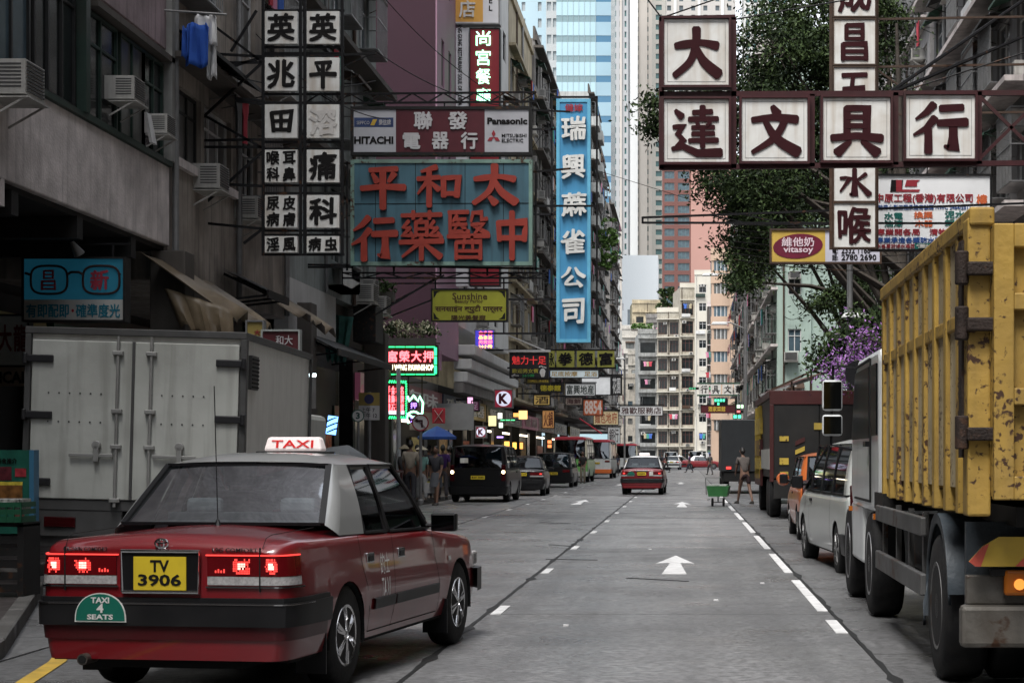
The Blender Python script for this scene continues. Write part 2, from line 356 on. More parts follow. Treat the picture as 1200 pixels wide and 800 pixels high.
class Shell:
    def __init__(s, L, Wd, sh, deck, plan, zb, arches, wz, tumble=.05, rise=.0):
        s.L, s.W, s.sh, s.deck, s.plan, s.zb, s.arches, s.wz, s.tum = L, Wd, sh, deck, plan, zb, arches, wz, tumble
    def hw(s, y): return s.W / 2 * interp(s.plan, y)
    def side(s, y, z):
        zs = interp(s.sh, y); t = (z - s.zb) / (zs - s.zb)
        q = 1 - .055 * max(0, (.45 - t) / .45) ** 2 - s.tum * max(0, (t - .45) / .55) ** 1.7
        return s.hw(y) * q
    def pt(s, y, z, off=0., sg=1): return (sg * (s.side(y, z) + off), y, z)
    def ystations(s):
        L = s.L; ys = set([0, .015, .04, .08, .14, .22, L, L - .015, L - .04, L - .08, L - .14, L - .22])
        ys |= set(round(.22 + (L - .44) * i / 26, 4) for i in range(27))
        for yc, r in s.arches:
            ys = set(y for y in ys if abs(abs(y - yc) - r) > .02)
            for i in range(13): ys.add(yc - r * math.cos(PI * i / 12))
            ys |= {yc - r - .001, yc + r + .001}
        return sorted(y for y in ys if 0 <= y <= L)
    def build(s, name, mat, parent, rn=.06):
        mb = MB(); P = []
        for y in s.ystations():
            zb = interp(s.zb_tab, y) if hasattr(s, 'zb_tab') else s.zb
            for yc, r in s.arches:
                if abs(y - yc) <= r + 1e-6: zb = max(zb, s.wz + math.sqrt(max(0, r * r - (y - yc) ** 2)))
            zs = interp(s.sh, y) ; dk = interp(s.deck, y); row = []
            zt = zs - rn
            for i in range(9):
                z = zb + (zt - zb) * i / 8; row.append((s.side(y, z), y, z))
            x0 = s.side(y, zt)
            for i in range(1, 5):
                a = PI / 2 * i / 4; row.append((x0 - rn * (1 - math.cos(a)), y, zt + rn * math.sin(a)))
            xe = x0 - rn
            for i in range(1, 7):
                t = i / 6; row.append((xe * (1 - t), y, zs + (dk - zs) * (1 - (1 - t) ** 2)))
            P.append(row)
        full = [[(-x, y, z) for x, y, z in r[:-1]] + r[::-1] for r in P]
        mb.grid(full)
        n = len(full[0]); k = len(full)
        mb.f.append(tuple(range(n))); mb.m.append(0); mb.f.append(tuple((k - 1) * n + j for j in range(n))); mb.m.append(0)
        # wheel well lips
        o = mb.build(name, mat, parent, 32)
        wl = MB()
        for yc, r in s.arches:
            for sg in (-1, 1):
                Q = []
                for x in (s.hw(yc) - .012, s.hw(yc) - .34):
                    Q.append([(sg * x, yc - (r - .004) * math.cos(PI * i / 14), s.wz + (r - .004) * math.sin(PI * i / 14)) for i in range(15)])
                Q = [[(q[0][0], q[0][1], s.zb)] + q + [(q[-1][0], q[-1][1], s.zb)] for q in Q]
                wl.grid(Q); wl.prismx([(p[1], p[2]) for p in Q[1]], sg * (s.hw(yc) - .345), sg * (s.hw(yc) - .35))
        ya = [0.12] + [v for yc, r in sorted(s.arches) for v in (yc - r, yc + r)] + [s.L - .12]
        for a, b in zip(ya[::2], ya[1::2]):
            w = min(s.hw(a), s.hw(b)) * .94; wl.box(-w, w, a + .01, b - .01, s.zb - .02, s.zb + .06)
        wm = s.W / 2 - .36; wl.box(-wm, wm, .1, s.L - .1, s.zb - .06, s.zb + .02)
        wl.build('underbody', void_m, parent)
        return o
def patch(mb, a, b, c, d, nu=6, nv=6, bulge=(0, 0, 0), mi=0):
    """a,b bottom edge, d,c top edge"""
    a, b, c, d, B = map(Vector, (a, b, c, d, bulge)); P = []
    for i in range(nv + 1):
        v = i / nv; r = []
        for j in range(nu + 1):
            u = j / nu; p = (a * (1 - u) + b * u) * (1 - v) + (d * (1 - u) + c * u) * v
            r.append(tuple(p + B * (4 * u * (1 - u) * (.5 + .5 * 4 * v * (1 - v)))))
        P.append(r)
    mb.grid(P, mi)
def inset(q, k):
    c = sum((Vector(p) for p in q), Vector()) / 4; out = []
    for p in q:
        d = Vector(p) - c; out.append(tuple(Vector(p) - d.normalized() * k))
    return out
def frame4(mb, q, w, off, n=None, mi=0):
    for a, b in zip(q, list(q[1:]) + [q[0]]): mb.bar(tuple(Vector(a) + Vector(off)), tuple(Vector(b) + Vector(off)), w, w * .5, mi)

def greenhouse(root, g, roofm, trimm, glassm, side_glass=None):
    """g: yb0,zb0,wb0 rear glass base; yr0, yr1 roof ends; yb1,zb1,wb1 windscreen base; wr roof half width; zr roof edge; crown; cells [(yb,yt,kind)]"""
    zr, wr = g['zr'], g['wr']; cr = g.get('crown', .06); zbs = g['zbs']
    def S(yb, yt, t, sg):
        wb = g['wbs']; zb = interp(zbs, yb)
        x = wb + (wr - wb) * t + .02 * math.sin(PI * t); z = zb + (zr - zb) * t; y = yb + (yt - yb) * t
        return (sg * x, y, z)
    ro = MB(); P = []
    y0, y1 = g['yr0'], g['yr1']; n = 14
    for i in range(n + 1):
        t = i / n; y = y0 + (y1 - y0) * t; e = 4 * t * (1 - t); h = cr * (.55 + .45 * min(1, e * 1.5)); row = []
        for j in range(13):
            u = -1 + 2 * j / 12; x = wr * u
            z = zr + h * (1 - abs(u) ** 3.2)
            row.append((x, y - (.04 * (1 - u * u) if i == 0 else 0) + (.05 * (1 - u * u) if i == n else 0), z if 0 < i < n else zr + h * .45 * (1 - abs(u) ** 3.2)))
        P.append([(-wr - .006, row[0][1], zr - .035)] + row + [(wr + .006, row[-1][1], zr - .035)])
    ro.grid(P)
    ro.build('roof', roofm, root, 40)
    def rear_q(f=1): return [(-g['wb0'], g['yb0'], g['zb0']), (g['wb0'], g['yb0'], g['zb0']), (g['wr0'], g['yr0'] - .01, zr + .005), (-g['wr0'], g['yr0'] - .01, zr + .005)]
    q = rear_q()
    gm = MB(); qi = inset(q, .035); patch(gm, *qi, bulge=(0, -.05, 0)); gm.build('rear_window', g.get('rw') or glassm, root, 40)
    fm = MB(); frame4(fm, inset(q, .02), .04, (0, -.01, 0)); fm.build('rear_window_seal', trimm, root)
    # corner posts between the side plane and the rear glass
    for sg in (-1, 1):
        pm = MB(); c0 = g['cells'][0]
        a = S(c0[0], c0[1], 0, sg); b = (sg * g['wb0'], g['yb0'], g['zb0']); c = (sg * g['wr0'], g['yr0'] - .01, zr + .01); d = S(c0[0], c0[1], 1, sg)
        P = []
        for i in range(9):
            t = i / 8; p = Vector(S(c0[0], c0[1], t, sg)); r = Vector(b) * (1 - t) + Vector(c) * t
            mid = Vector((p.x * .985, r.y * .55 + p.y * .45 - .03, (p.z + r.z) / 2)); row = []
            for k in range(7):
                u = k / 6; row.append(tuple(p * (1 - u) ** 2 + mid * 2 * u * (1 - u) + r * u * u))
            P.append(row)
        pm.grid(P); pm.build('rear_pillar', roofm if g.get('cpill', True) else trimm, root, 60)
        cells = g['cells']
        for (yb, yt, kind), (yb2, yt2, _) in zip(cells, cells[1:]):
            q = [S(yb, yt, 0, sg), S(yb2, yt2, 0, sg), S(yb2, yt2, 1, sg), S(yb, yt, 1, sg)]
            if kind == 'glass':
                m = MB(); P = []
                for i in range(7):
                    t = .02 + .93 * i / 6; A = Vector(S(yb, yt, t, sg)); B = Vector(S(yb2, yt2, t, sg)); P.append([tuple(A.lerp(B, u / 4) - Vector((sg * .012, 0, 0))) for u in range(5)])
                m.grid(P); m.build('side_window', side_glass or glassm, root, 40)
                m = MB(); frame4(m, [tuple(Vector(p)) for p in inset(q, .012)], .035, (sg * -.004, 0, 0)); m.build('window_frame', trimm, root)
            else:
                m = MB(); P = []
                for i in range(7):
                    t = i / 6; A = Vector(S(yb, yt, t, sg)); B = Vector(S(yb2, yt2, t, sg)); P.append([tuple(A.lerp(B, u / 3)) for u in range(4)])
                m.grid(P); m.build('pillar', {'paint': roofm, 'trim': trimm}[kind], root, 60)
    q = [(-g['wb1'], g['yb1'], g['zb1']), (g['wb1'], g['yb1'], g['zb1']), (g['wr1'], g['yr1'] + .01, zr + .005), (-g['wr1'], g['yr1'] + .01, zr + .005)]
    gm = MB(); patch(gm, *inset(q, .03), bulge=(0, .08, 0)); gm.build('windscreen', glassm, root, 40)
    fm = MB(); frame4(fm, inset(q, .015), .045, (0, 0, 0)); fm.build('windscreen_seal', trimm, root)
    for sg in (-1, 1):
        pm = MB(); cl = g['cells'][-1]
        pm.hexa([S(cl[0], cl[1], 0, sg), (sg * g['wb1'], g['yb1'], g['zb1']), (sg * (g['wb1'] - .04), g['yb1'] - .05, g['zb1']), (sg * (g['wbs'] - .05), cl[0] - .04, interp(zbs, cl[0])),
                 S(cl[0], cl[1], 1, sg), (sg * g['wr1'], g['yr1'] + .01, zr), (sg * (g['wr1'] - .04), g['yr1'] - .04, zr), (sg * (wr - .05), cl[1] - .04, zr)])
        pm.build('front_pillar', trimm if g.get('apill', True) else roofm, root)
def wrap_pts(sh, x0, yend, z, off, sg=1):
    """points along the rear face from x0 to the corner and round it to yend, at height z, pushed out by off"""
    pts = []; xc = sh.side(0, z)
    for i in range(6):
        x = x0 + (xc - x0) * i / 5; pts.append((x, -off))
    y = 0; k = 12
    for i in range(1, k + 1):
        y = yend * (i / k) ** 1.5; pts.append((sh.side(y, z) + off, y - off * max(0, 1 - y / .12)))
    return [(sg * x, y, z) for x, y in pts if True]
def wrap_strip(mb, sh, x0, yend, z0, z1, off, th=.02, sg=1, mi=0):
    a = wrap_pts(sh, x0, yend, z0, off, sg); b = wrap_pts(sh, x0, yend, z1, off, sg)
    a2 = wrap_pts(sh, x0, yend, z0, off - th, sg); b2 = wrap_pts(sh, x0, yend, z1, off - th, sg)
    n = len(a); vs = a + b + b2 + a2
    fs = [(k * n + i, k * n + i + 1, ((k + 1) % 4) * n + i + 1, ((k + 1) % 4) * n + i) for k in range(4) for i in range(n - 1)]
    fs += [(0, n, 2 * n, 3 * n), (n - 1, 2 * n - 1, 3 * n - 1, 4 * n - 1)]
    mb.add(vs, fs, mi)
def side_strip(mb, sh, pts, w, off=.002, sg=1, mi=0):
    """thin ribbon following (y,z) points on the flank"""
    for (y0, z0), (y1, z1) in zip(pts, pts[1:]):
        L = math.hypot(y1 - y0, z1 - z0); n = max(1, int(L / .1)); ny, nz = -(z1 - z0) / L * w / 2, (y1 - y0) / L * w / 2; P = []
        for i in range(n + 1):
            t = i / n; y = y0 + (y1 - y0) * t; z = z0 + (z1 - z0) * t
            P.append([sh.pt(y - ny, z - nz, off, sg), sh.pt(y + ny, z + nz, off, sg)])
        mb.grid(P, mi)
def seat(parent, x, y, z, mat, w=.46, back=.6, head=True):
    m = MB(); m.box(x - w / 2, x + w / 2, y - .05, y + .42, z, z + .14); m.hexa([(x - w / 2, y - .06, z), (x + w / 2, y - .06, z), (x + w / 2, y + .06, z), (x - w / 2, y + .06, z), (x - w * .42, y - .24, z + back), (x + w * .42, y - .24, z + back), (x + w * .42, y - .12, z + back), (x - w * .42, y - .12, z + back)])
    if head: m.box(x - .12, x + .12, y - .26, y - .16, z + back + .03, z + back + .22)
    return m.build('seat', mat, parent, bevel=.03)
def car_logo(mb, c, r):
    n = 24
    def ring(a, b, cx=0, cz=0, th=.006):
        mb.tube([(c[0] + cx + a * math.cos(2 * PI * i / n), c[1], c[2] + cz + b * math.sin(2 * PI * i / n)) for i in range(n + 1)], th, 5, caps=False)
    ring(r, r * .68); ring(r * .38, r * .62); ring(r * .8, r * .26, 0, r * .3)
seat_m = M('seat_cloth', (.09, .1, .11), .8); seatcov_m = M('seat_cover', (.22, .24, .26), .7); dash_m = M('dash', (.02, .02, .022), .6)
glass_lt = glass('car_glass', (.80, .86, .85), refl=.02); glass_rw = glass('rear_glass', (.74, .8, .8), refl=.36); glass_dk = glass('tinted_glass', (.16, .18, .18), refl=.04); glass_pv = glass('privacy_glass', (.05, .055, .06), refl=.05)
plate_y = M('plate_yellow', (.62, .46, .03), .4, var=.03, dirt=.15, dscale=6); plate_k = M('plate_black', (.01, .01, .01), .4, var=0)
lamp_red = M('lamp_red', (.10, .004, .006), .12, var=.1, coat=.6); lamp_lit = E('lamp_red_lit', (1, .06, .05), .5); lamp_hot = E('lamp_red_hot', (1, .36, .3), 1.1)
lamp_clear = M('lamp_clear', (.35, .34, .34), .12, var=.25, scale=60, coat=.5); lamp_dkred = M('lamp_dark_red', (.035, .003, .004), .12, coat=.6)
amber_lit = E('lamp_amber_lit', (1, .36, .06), .35); lamp_amber = M('lamp_amber', (.35, .1, .01), .2, var=.1); lamp_warm = E('lamp_warm_lit', (1, .75, .4), 3)
def plate(root, loc, w, h, lines, name='licence_plate'):
    m = MB(); m.box(-w / 2, w / 2, -.008, 0, -h / 2, h / 2); o = m.build(name, plate_y, root, loc=loc)
    n = len(lines)
    for i, (s, ww, hh, zz) in enumerate(lines):
        t = fit_text(s, w * ww, h * hh, plate_k, .028, .002); put('plate_text', t, o, (0, -.009, h * zz))
    return o
taxi_red = M('taxi_red', (.155, .005, .009), .32, var=.12, scale=1.5, coat=.8, dirt=.3, dcol=(.05, .010, .010), dscale=1.6, spec=.5)
taxi_silver = M('taxi_silver', (.34, .35, .35), .3, metal=.3, var=.06, coat=.8, dirt=.18, dcol=(.3, .3, .3), dscale=3)
taxi_low = M('taxi_low_red', (.05, .005, .007), .4, var=.1, scale=2, coat=.2, dirt=.4, dcol=(.045, .015, .014), dscale=3)
bumper_blk = M('bumper_black', (.008, .008, .009), .42, var=.2, scale=5, dirt=.3, dcol=(.035, .035, .035), dscale=3)
TAXI_SHELL = dict(L=4.695, Wd=1.695, sh=[(0, .90), (.05, .94), (.2, .965), (1.4, .955), (3.1, .925), (4.3, .82), (4.6, .72), (4.695, .66)],
                  deck=[(0, .92), (.02, .958), (.06, .985), (.14, 1.005), (.9, 1.035), (1.3, 1.03), (3.2, .98), (3.9, .93), (4.4, .85), (4.62, .76), (4.695, .69)],
                  plan=[(0, .865), (.015, .905), (.05, .945), (.1, .968), (.2, .987), (.5, 1), (3.9, 1), (4.3, .965), (4.5, .92), (4.62, .86), (4.695, .74)], zb=.235)
def saloon(name, label, cat, loc, rz, body, roof, detail=2, lit=True, taxi=True, group=None, gl=None, ptext=('TV', '3906'), seats4=True):
    root = thing(name, label, cat, loc, rz, group)
    sp = TAXI_SHELL
    sh = Shell(sp['L'], sp['Wd'], sp['sh'], sp['deck'], sp['plan'], sp['zb'], [(1.03, .36), (3.815, .365)], .30, tumble=.045)
    sh.build('body', body, root)
    g = dict(yb0=.93, zb0=1.035, wb0=.71, yr0=1.42, yr1=2.72, yb1=3.32, zb1=.985, wb1=.69, wr=.61, wr0=.595, wr1=.585, zr=1.43, crown=.085, rw=glass_rw if detail > 1 else None,
             wbs=.785, zbs=[(.9, .965), (3.3, .925)], cells=[(1.0, 1.46, 'paint'), (1.52, 1.66, 'glass'), (2.02, 2.06, 'trim'), (2.08, 2.11, 'glass'), (3.06, 2.66, 'trim'), (3.14, 2.7, 'end')])
    greenhouse(root, g, roof, trim, gl or glass_lt, glass_dk if detail > 1 else None)
    add_wheel(root, -.725, 1.03, .34, .2, -1, rimmat=chrome if detail > 1 else grey_st); add_wheel(root, .725, 1.03, .34, .2, 1, rimmat=chrome if detail > 1 else grey_st)
    add_wheel(root, -.725, 3.815, .34, .2, -1, rimmat=chrome if detail > 1 else grey_st); add_wheel(root, .725, 3.815, .34, .2, 1, rimmat=chrome if detail > 1 else grey_st)
    # rear lamps
    for sg in (-1, 1):
        m = MB(); wrap_strip(m, sh, .295, .17, .755, .875, .012, sg=sg); lo = m.build('tail_light', lamp_red if detail > 1 else lamp_red, root, 30)
        m = MB(); wrap_strip(m, sh, .295, .17, .700, .752, .010, sg=sg); m.build('reversing_lens', lamp_clear, lo, 30)
        if detail > 1:
            m = MB()
            for (xa, xb) in ((.46, .57), (.665, .745)):
                for r_ in range(7):
                    for c_ in range(11):
                        x = xa + (xb - xa) * (c_ + .5) / 11; z = .768 + .094 * (r_ + .5) / 7
                        if random.random() < .1 + .3 * (abs(r_ - 3) > 2) + .3 * (abs(c_ - 5) > 4): continue
                        k = .0026 + random.random() * .0012; hh = .0045 if r_ % 2 else .0062
                        m.box(sg * x - k, sg * x + k, -.0165, -.0125, z - hh, z + hh, 1 if (abs(r_ - 3) < 1.3 and abs(c_ - 5) < 2.2) else 0)
            for c_ in range(4): m.box(sg * (.35 + c_ * .018) - .004, sg * (.35 + c_ * .018) + .004, -.0165, -.0125, .775, .79 + .008 * (c_ % 2))
            tag(m.build('lit_lens', [lamp_lit, lamp_hot], lo), kind='stuff')
            m = MB(); wrap_strip(m, sh, .285, .18, .878, .886, .014, sg=sg); m.build('reflector_line', lamp_lit, lo)
            m = MB(); wrap_strip(m, sh, .285, .2, .682, .692, .014, sg=sg); m.build('chrome_strip', chrome, root)
            m = MB(); m.box(sg * .632 - .004, sg * .632 + .004, -.0155, -.004, .66, .93); m.build('panel_gap', void_m, root)
        elif lit:
            m = MB(); m.box(sg * .7 - .04, sg * .7 + .04, -.02, -.01, .79, .84); m.build('lit_lens', lamp_lit, lo)
    # boot lid seams
    for sg in (-1, 1):
        m = MB(); m.tube([(sg * .64, .012, .925), (sg * .645, .06, .985), (sg * .655, .12, 1.003), (sg * .66, .86, 1.02)], .0025, 4); m.build('boot_gap', void_m, root)
    # bumper
    m = MB()
    for sg in (-1, 1): wrap_strip(m, sh, 0, .62, .445, .59, .032, .05, sg=sg)
    for sg in (-1, 1): wrap_strip(m, sh, 0, .60, .59, .62, .02, .04, sg=sg)
    bp = m.build('rear_bumper', bumper_blk, root, 30)
    m = MB()
    for sg in (-1, 1): wrap_strip(m, sh, 0, .30, .578, .586, .036, .01, sg=sg)
    m.build('chrome_strip', chrome, bp)
    m = MB()
    for sg in (-1, 1): wrap_strip(m, sh, 0, .6, .36, .445, .012, .05, sg=sg); wrap_strip(m, sh, 0, .6, .31, .36, -.006, .04, sg=sg)
    m.build('lower_bumper', taxi_low if body is taxi_red else body, root, 30)
    m = MB(); fb = [(-.86, 4.3), (-.83, 4.55), (-.7, 4.72), (0, 4.77), (.7, 4.72), (.83, 4.55), (.86, 4.3)]; m.grid([[(x, y, z) for x, y in fb] for z in (.36, .37, .54, .55)]); m.grid([[(x, y, .55) for x, y in fb], [(x * .9, y - .08, .56) for x, y in fb]]); m.build('front_bumper', bumper_blk, root)
    for sg in (-1, 1): m = MB(); m.box(sg * .62 - .15, sg * .62 + .15, 4.5, 4.64, .56, .68); m.build('headlight', lamp_clear, root, bevel=.02)
    # number plate and its frame
    if detail > 1:
        m = MB(); w, h = .245, .125
        m.tube([(-w, -.03, .78 - h), (w, -.03, .78 - h), (w + .006, -.03, .78 + h), (-w - .006, -.03, .78 + h), (-w, -.03, .78 - h)], .013, 8)
        pf = m.build('plate_frame', chrome, root, 40); bv = MB(); bv.box(-w, w, -.028, .0, .78 - h, .78 + h); bv.build('plate_recess', trim, pf)
        plate(root, (0, -.032, .77), .34, .205, [(ptext[0], .36, .36, .22), (ptext[1], .82, .36, -.2)])
        lg = MB(); car_logo(lg, (0, -.012, .952), .042); lg.build('badge', chrome, root, 60)
        for s, x in (('CROWN COMFORT', -.50), ('LPG COMFORT', .47)):
            put('badge_text', fit_text(s, .29, .026, chrome, .02, .004), root, (x, -.004, .914))
        m = MB(); m.prism([(-.16 * math.cos(PI * i / 20), .165 * math.sin(PI * i / 20) ** .8) for i in range(21)], -.045, -.037, 0)
        m.prism([(-.168 * math.cos(PI * i / 20), -.008 + .18 * math.sin(PI * i / 20) ** .8) for i in range(21)], -.0425, -.036, 1)
        sp_ = m.build('seat_count_plate', [M('plate_green', (.01, .12, .085), .35, var=.05), white_bd], root, loc=(-.385, 0, .475))
        for s, w_, h_, z in (('TAXI', .12, .036, .127), ('4', .045, .055, .077), ('SEATS', .17, .032, .024)):
            put('plate_text', fit_text(s, w_, h_, white_bd, .03, .002), sp_, (0, -.046, z))
        # exhaust
        m = MB(); m.tube([(-.50, -.05, .235), (-.47, .9, .26)], .036, 12); m.lathe([(.026, -.054), (.026, -.05)], (-.50, 0, .235), 'y', 12, 1); m.build('exhaust_pipe', [M('exhaust_metal', (.10, .09, .08), .4, .6, dirt=.5), void_m], root, 40)
        # aerial
        m = MB(); m.tube([(.0, .86, 1.03), (.0, .86, 1.07)], .02, 8, rs=[.028, .009]); m.tube([(0, .86, 1.06), (-.0, .80, 1.95)], .0035, 5); m.build('aerial', trim, root)
        # mud flaps
        for sg in (-1, 1):
            for x_, y_ in ((.73, .62), (.75, 3.40)): m = MB(); m.box(sg * x_ - .1, sg * x_ + .1, y_, y_ + .013, .09, .36); m.build('mud_flap', trim, root)
        for sg in (1, -1):
            m = MB()
            side_strip(m, sh, [(2.05, .93), (2.04, .4), (2.02, .27)], .007, sg=sg); side_strip(m, sh, [(1.30, .95), (1.33, .75), (1.42, .60), (1.48, .42), (1.5, .28), (3.2, .28)], .007, sg=sg)
            side_strip(m, sh, [(3.08, .93), (3.1, .7), (3.2, .5), (3.22, .28)], .007, sg=sg)
            m.build('door_gap', void_m, root)
            m = MB()
            for a, b in ((1.56, 2.03), (2.06, 3.16)):
                P = [[sh.pt(a + (b - a) * i / 8, z, o, sg) for z, o in ((.425, .001), (.43, .016), (.50, .016), (.505, .001))] for i in range(9)]
                m.grid(P)
            m.build('side_moulding', bumper_blk, root, 30)
            m = MB(); side_strip(m, sh, [(.62, .52), (.2, .52)], .1, .018, sg); m.build('bumper_end', bumper_blk, root)
            for y in (1.44, 2.16):
                m = MB(); x = sh.side(y, .79); m.box(min(sg * (x - .01), sg * (x + .008)), max(sg * (x - .01), sg * (x + .008)), y, y + .15, .755, .825); h_ = m.build('door_handle', chrome, root, bevel=.006)
                m = MB(); m.box(min(sg * (x + .006), sg * (x + .012)), max(sg * (x + .006), sg * (x + .012)), y + .025, y + .125, .768, .805); m.build('handle_cup', trim, h_)
            # door lettering
            for s, w_, h_, z in (('的士', .2, .15, .735), ('TAXI', .2, .15, .56)):
                me, co = text_mesh(s, M('door_letter', (.7, .7, .7), .5, var=.1), .0, .0, 2)
                lo_, hi_ = co.min(0), co.max(0); n_ = np.zeros_like(co)
                for i, p in enumerate(co):
                    u = (p[0] - lo_[0]) / (hi_[0] - lo_[0]) - .5; v = (p[1] - lo_[1]) / (hi_[1] - lo_[1]) - .5
                    y = 1.83 + sg * u * w_; zz = z + v * h_; n_[i] = sh.pt(y, zz, .003, sg)
                me.vertices.foreach_set('co', n_.ravel()); me.update(); put('door_lettering', me, root)
            m = MB(); side_strip(m, sh, [(3.46, .68), (3.54, .68)], .035, .006, sg); m.build('side_repeater', lamp_clear, root)
    for sg in (-1, 1):
        m = MB(); m.box(sg * .93 - .1, sg * .93 + .1, 3.0, 3.08, .91, 1.05); m.box(sg * .8 - .05, sg * .8 + .05, 3.02, 3.06, .94, .97); m.build('wing_mirror', trim, root, bevel=.025)
    if detail > 1:
        for sg in (-1, 1): m = MB(); m.box(sg * .93 - .085, sg * .93 + .085, 2.992, 2.998, .925, 1.035); m.build('mirror_glass', M('mirror_dark', (.03, .033, .035), .1, 1., var=0), root)
    if not detail > 1:
        plate(root, (0, -.02, .80), .34, .12, [(ptext[1] if len(ptext) < 2 else ptext[0] + ptext[1], .85, .6, 0)])
        m = MB(); m.box(-.24, .24, -.018, 0, .89, .93); m.build('chrome_trim', chrome, root)
        if seats4:
            m = MB(); m.prism([(-.15 * math.cos(PI * i / 12), .15 * math.sin(PI * i / 12)) for i in range(13)], -.03, -.018); m.build('seat_count_plate', M('plate_green', (.01, .12, .085)), root, loc=(-.42, 0, .74))
            m = MB(); m.box(.3, .45, -.025, -.012, .73, .89); m.build('notice', white_bd, root)
    # interior
    sm = seatcov_m if detail > 1 else seat_m
    for x in (-.36, .36): seat(root, x, 2.35, .72, sm, .46, .52)
    m = MB(); m.box(-.6, .6, 1.42, 1.55, .8, 1.1); m.box(-.6, .6, .98, 1.5, 1.03, 1.045); m.build('rear_bench', seat_m, root, bevel=.03)
    for x in (-.34, .34): m = MB(); m.box(x - .13, x + .13, 1.42, 1.5, 1.09, 1.2); m.build('headrest', sm, root, bevel=.03)
    m = MB(); m.box(-.68, .68, 3.0, 3.25, .9, 1.03); m.build('dashboard', dash_m, root, bevel=.03)
    if taxi:
        lit_w = M('taxi_sign_white', (.8, .72, .7), .35, var=.02, emit=(1, .86, .84), estr=.07)
        m = MB(); m.hexa([(-.225, -.06, 0), (.225, -.06, 0), (.225, .08, 0), (-.225, .08, 0), (-.2, -.035, .105), (.2, -.035, .105), (.2, .055, .105), (-.2, .055, .105)])
        rs_ = m.build('roof_sign', lit_w, root, bevel=.02, loc=(0, 2.3, 1.525))
        if detail > 1:
            m = MB(); m.box(-.27, .27, -.09, .11, -.03, .0); m.build('sign_base', trim, rs_, bevel=.008)
            put('sign_lettering', fit_text('TAXI', .32, .058, M('taxi_letter', (.55, .02, .02), .4, emit=(1, .05, .04), estr=.05), .012, .004), rs_, (0, -.0505, .053), (R(-12), 0, 0))
    return root
fg_taxi = saloon('taxi', 'red taxi with silver roof in the left foreground, brake lights glowing', 'taxi', (-3.22, 11.3, .04), R(-8.3), taxi_red, taxi_silver)
far_taxi = saloon('taxi', 'red taxi with white roof driving away alone in the middle of the road', 'taxi', (X_(752, 72.5), 72.5, .03), R(-1.5), M('taxi_red_far', (.16, .012, .016), .35, coat=.4, dirt=.1), M('taxi_white', (.62, .62, .62), .35, coat=.3), detail=1, ptext=('HG', '505'))
# ---------------------------------------------------------------- ground, road, pavements
XL, XR = -8.25, 4.75
m = MB(); m.box(-900, 900, -60, 1500, -.6, -.035); tag(m.build('ground', asphalt), kind='structure')
road = thing('road', None, None); tag(road, kind='structure')
m = MB(); m.box(XL, XR, -12, 200, -.034, -.012); m.build('joint_filler', joint_m, road)
lanes = [XL, -5.1, -1.93, 1.43, XR]
ys = {0: [-12, -2, 7, 15.5, 24.5, 33, 42], 1: [-12, -3, 6, 14.8, 23.9, 36, 45, 58], 2: [-12, -1, 8, 14.8, 17.75, 30.5, 45, 58], 3: [-12, 0, 14.2, 26, 40, 52]}
rs = random.Random(3)
for k in range(4):
    Y = list(ys[k])
    while Y[-1] < 200: Y.append(min(200, Y[-1] + rs.choice((9, 12, 14))))
    for i, (a, b) in enumerate(zip(Y, Y[1:])):
        g = .012 if a < 60 else .03; dz = rs.uniform(-.002, .002)
        gx = .02
        m = MB(); m.box(lanes[k] + gx, lanes[k + 1] - gx, a + g, b - g, -.014, dz); m.build('slab', concrete_road[0 if (k, i) in ((2, 2),) else (3 if k == 3 else rs.choice((0, 0, 1, 2)))], road)
# tar overflow along the two long joints
for x in (-1.93, 1.43):
    m = MB(); L_, R_ = [], []
    y = 5.
    while y < 120:
        w = .013 + rs.random() * .014 + (.03 if rs.random() < .15 else 0); L_.append((x - w, y, .0045)); R_.append((x + w * rs.uniform(.6, 1.6), y, .0045)); y += .12 + y * .01
    m.grid([L_, R_]); m.build('tar_joint', joint_m, road)
def mark(name, poly, mat=white_line, z=.008):
    m = MB(); n = len(poly); m.add([(x, y, z) for x, y in poly] + [(x, y, .0) for x, y in poly], [tuple(range(n))] + [(j, (j + 1) % n, n + (j + 1) % n, n + j) for j in range(n)]); return m.build(name, mat, road)
def dy(py): return 1.53 * F / (py - CY)
# right-hand broken line (long marks): near end x offset from the joint
for pa, pb in ((742, 727), (716, 680), (671, 649), (643, 628), (624, 612), (609, 601), (598.5, 592), (589, 585), (582.5, 579), (577, 574)):
    a, b = dy(pa), dy(pb); x0 = 1.43 - .1 + .12; mark('lane_dash', [(x0 - .14, a), (x0 + .0, a), (x0 + .0, b), (x0 - .14, b)] if False else [(1.30, a), (1.405, a), (1.405, b), (1.30, b)])
a = dy(716); k = 0
y0_ = dy(720)
for i in range(15):
    a = y0_ + 6.2 * i; mark('lane_dash', [(-1.88, a), (-1.78, a), (-1.78, a + 1.0), (-1.88, a + 1.0)])
for i in range(12):
    a = 33 + 6.2 * i; mark('lane_dash', [(-5.05, a), (-4.95, a), (-4.95, a + 1.), (-5.05, a + 1.)])
def arrow(x, y0, L):
    w = .16
    mark('lane_arrow', [(x - w, y0), (x + w, y0), (x + w * .45, y0 + L * .55), (x - w * .45, y0 + L * .55)])
    mark('lane_arrow', [(x - .27, y0 + L * .52), (x - .1, y0 + L * .57), (x + .1, y0 + L * .57), (x + .27, y0 + L * .52), (x, y0 + L)])
for px, pa, pb in ((790, 672.5, 651), (799, 594, 588)): arrow((px - CX) * dy(pa) / F, dy(pa), dy(pb) - dy(pa))
arrow(-3.45, dy(591), 6); arrow(-3.45, 95, 6); arrow(-.25, 100, 6)
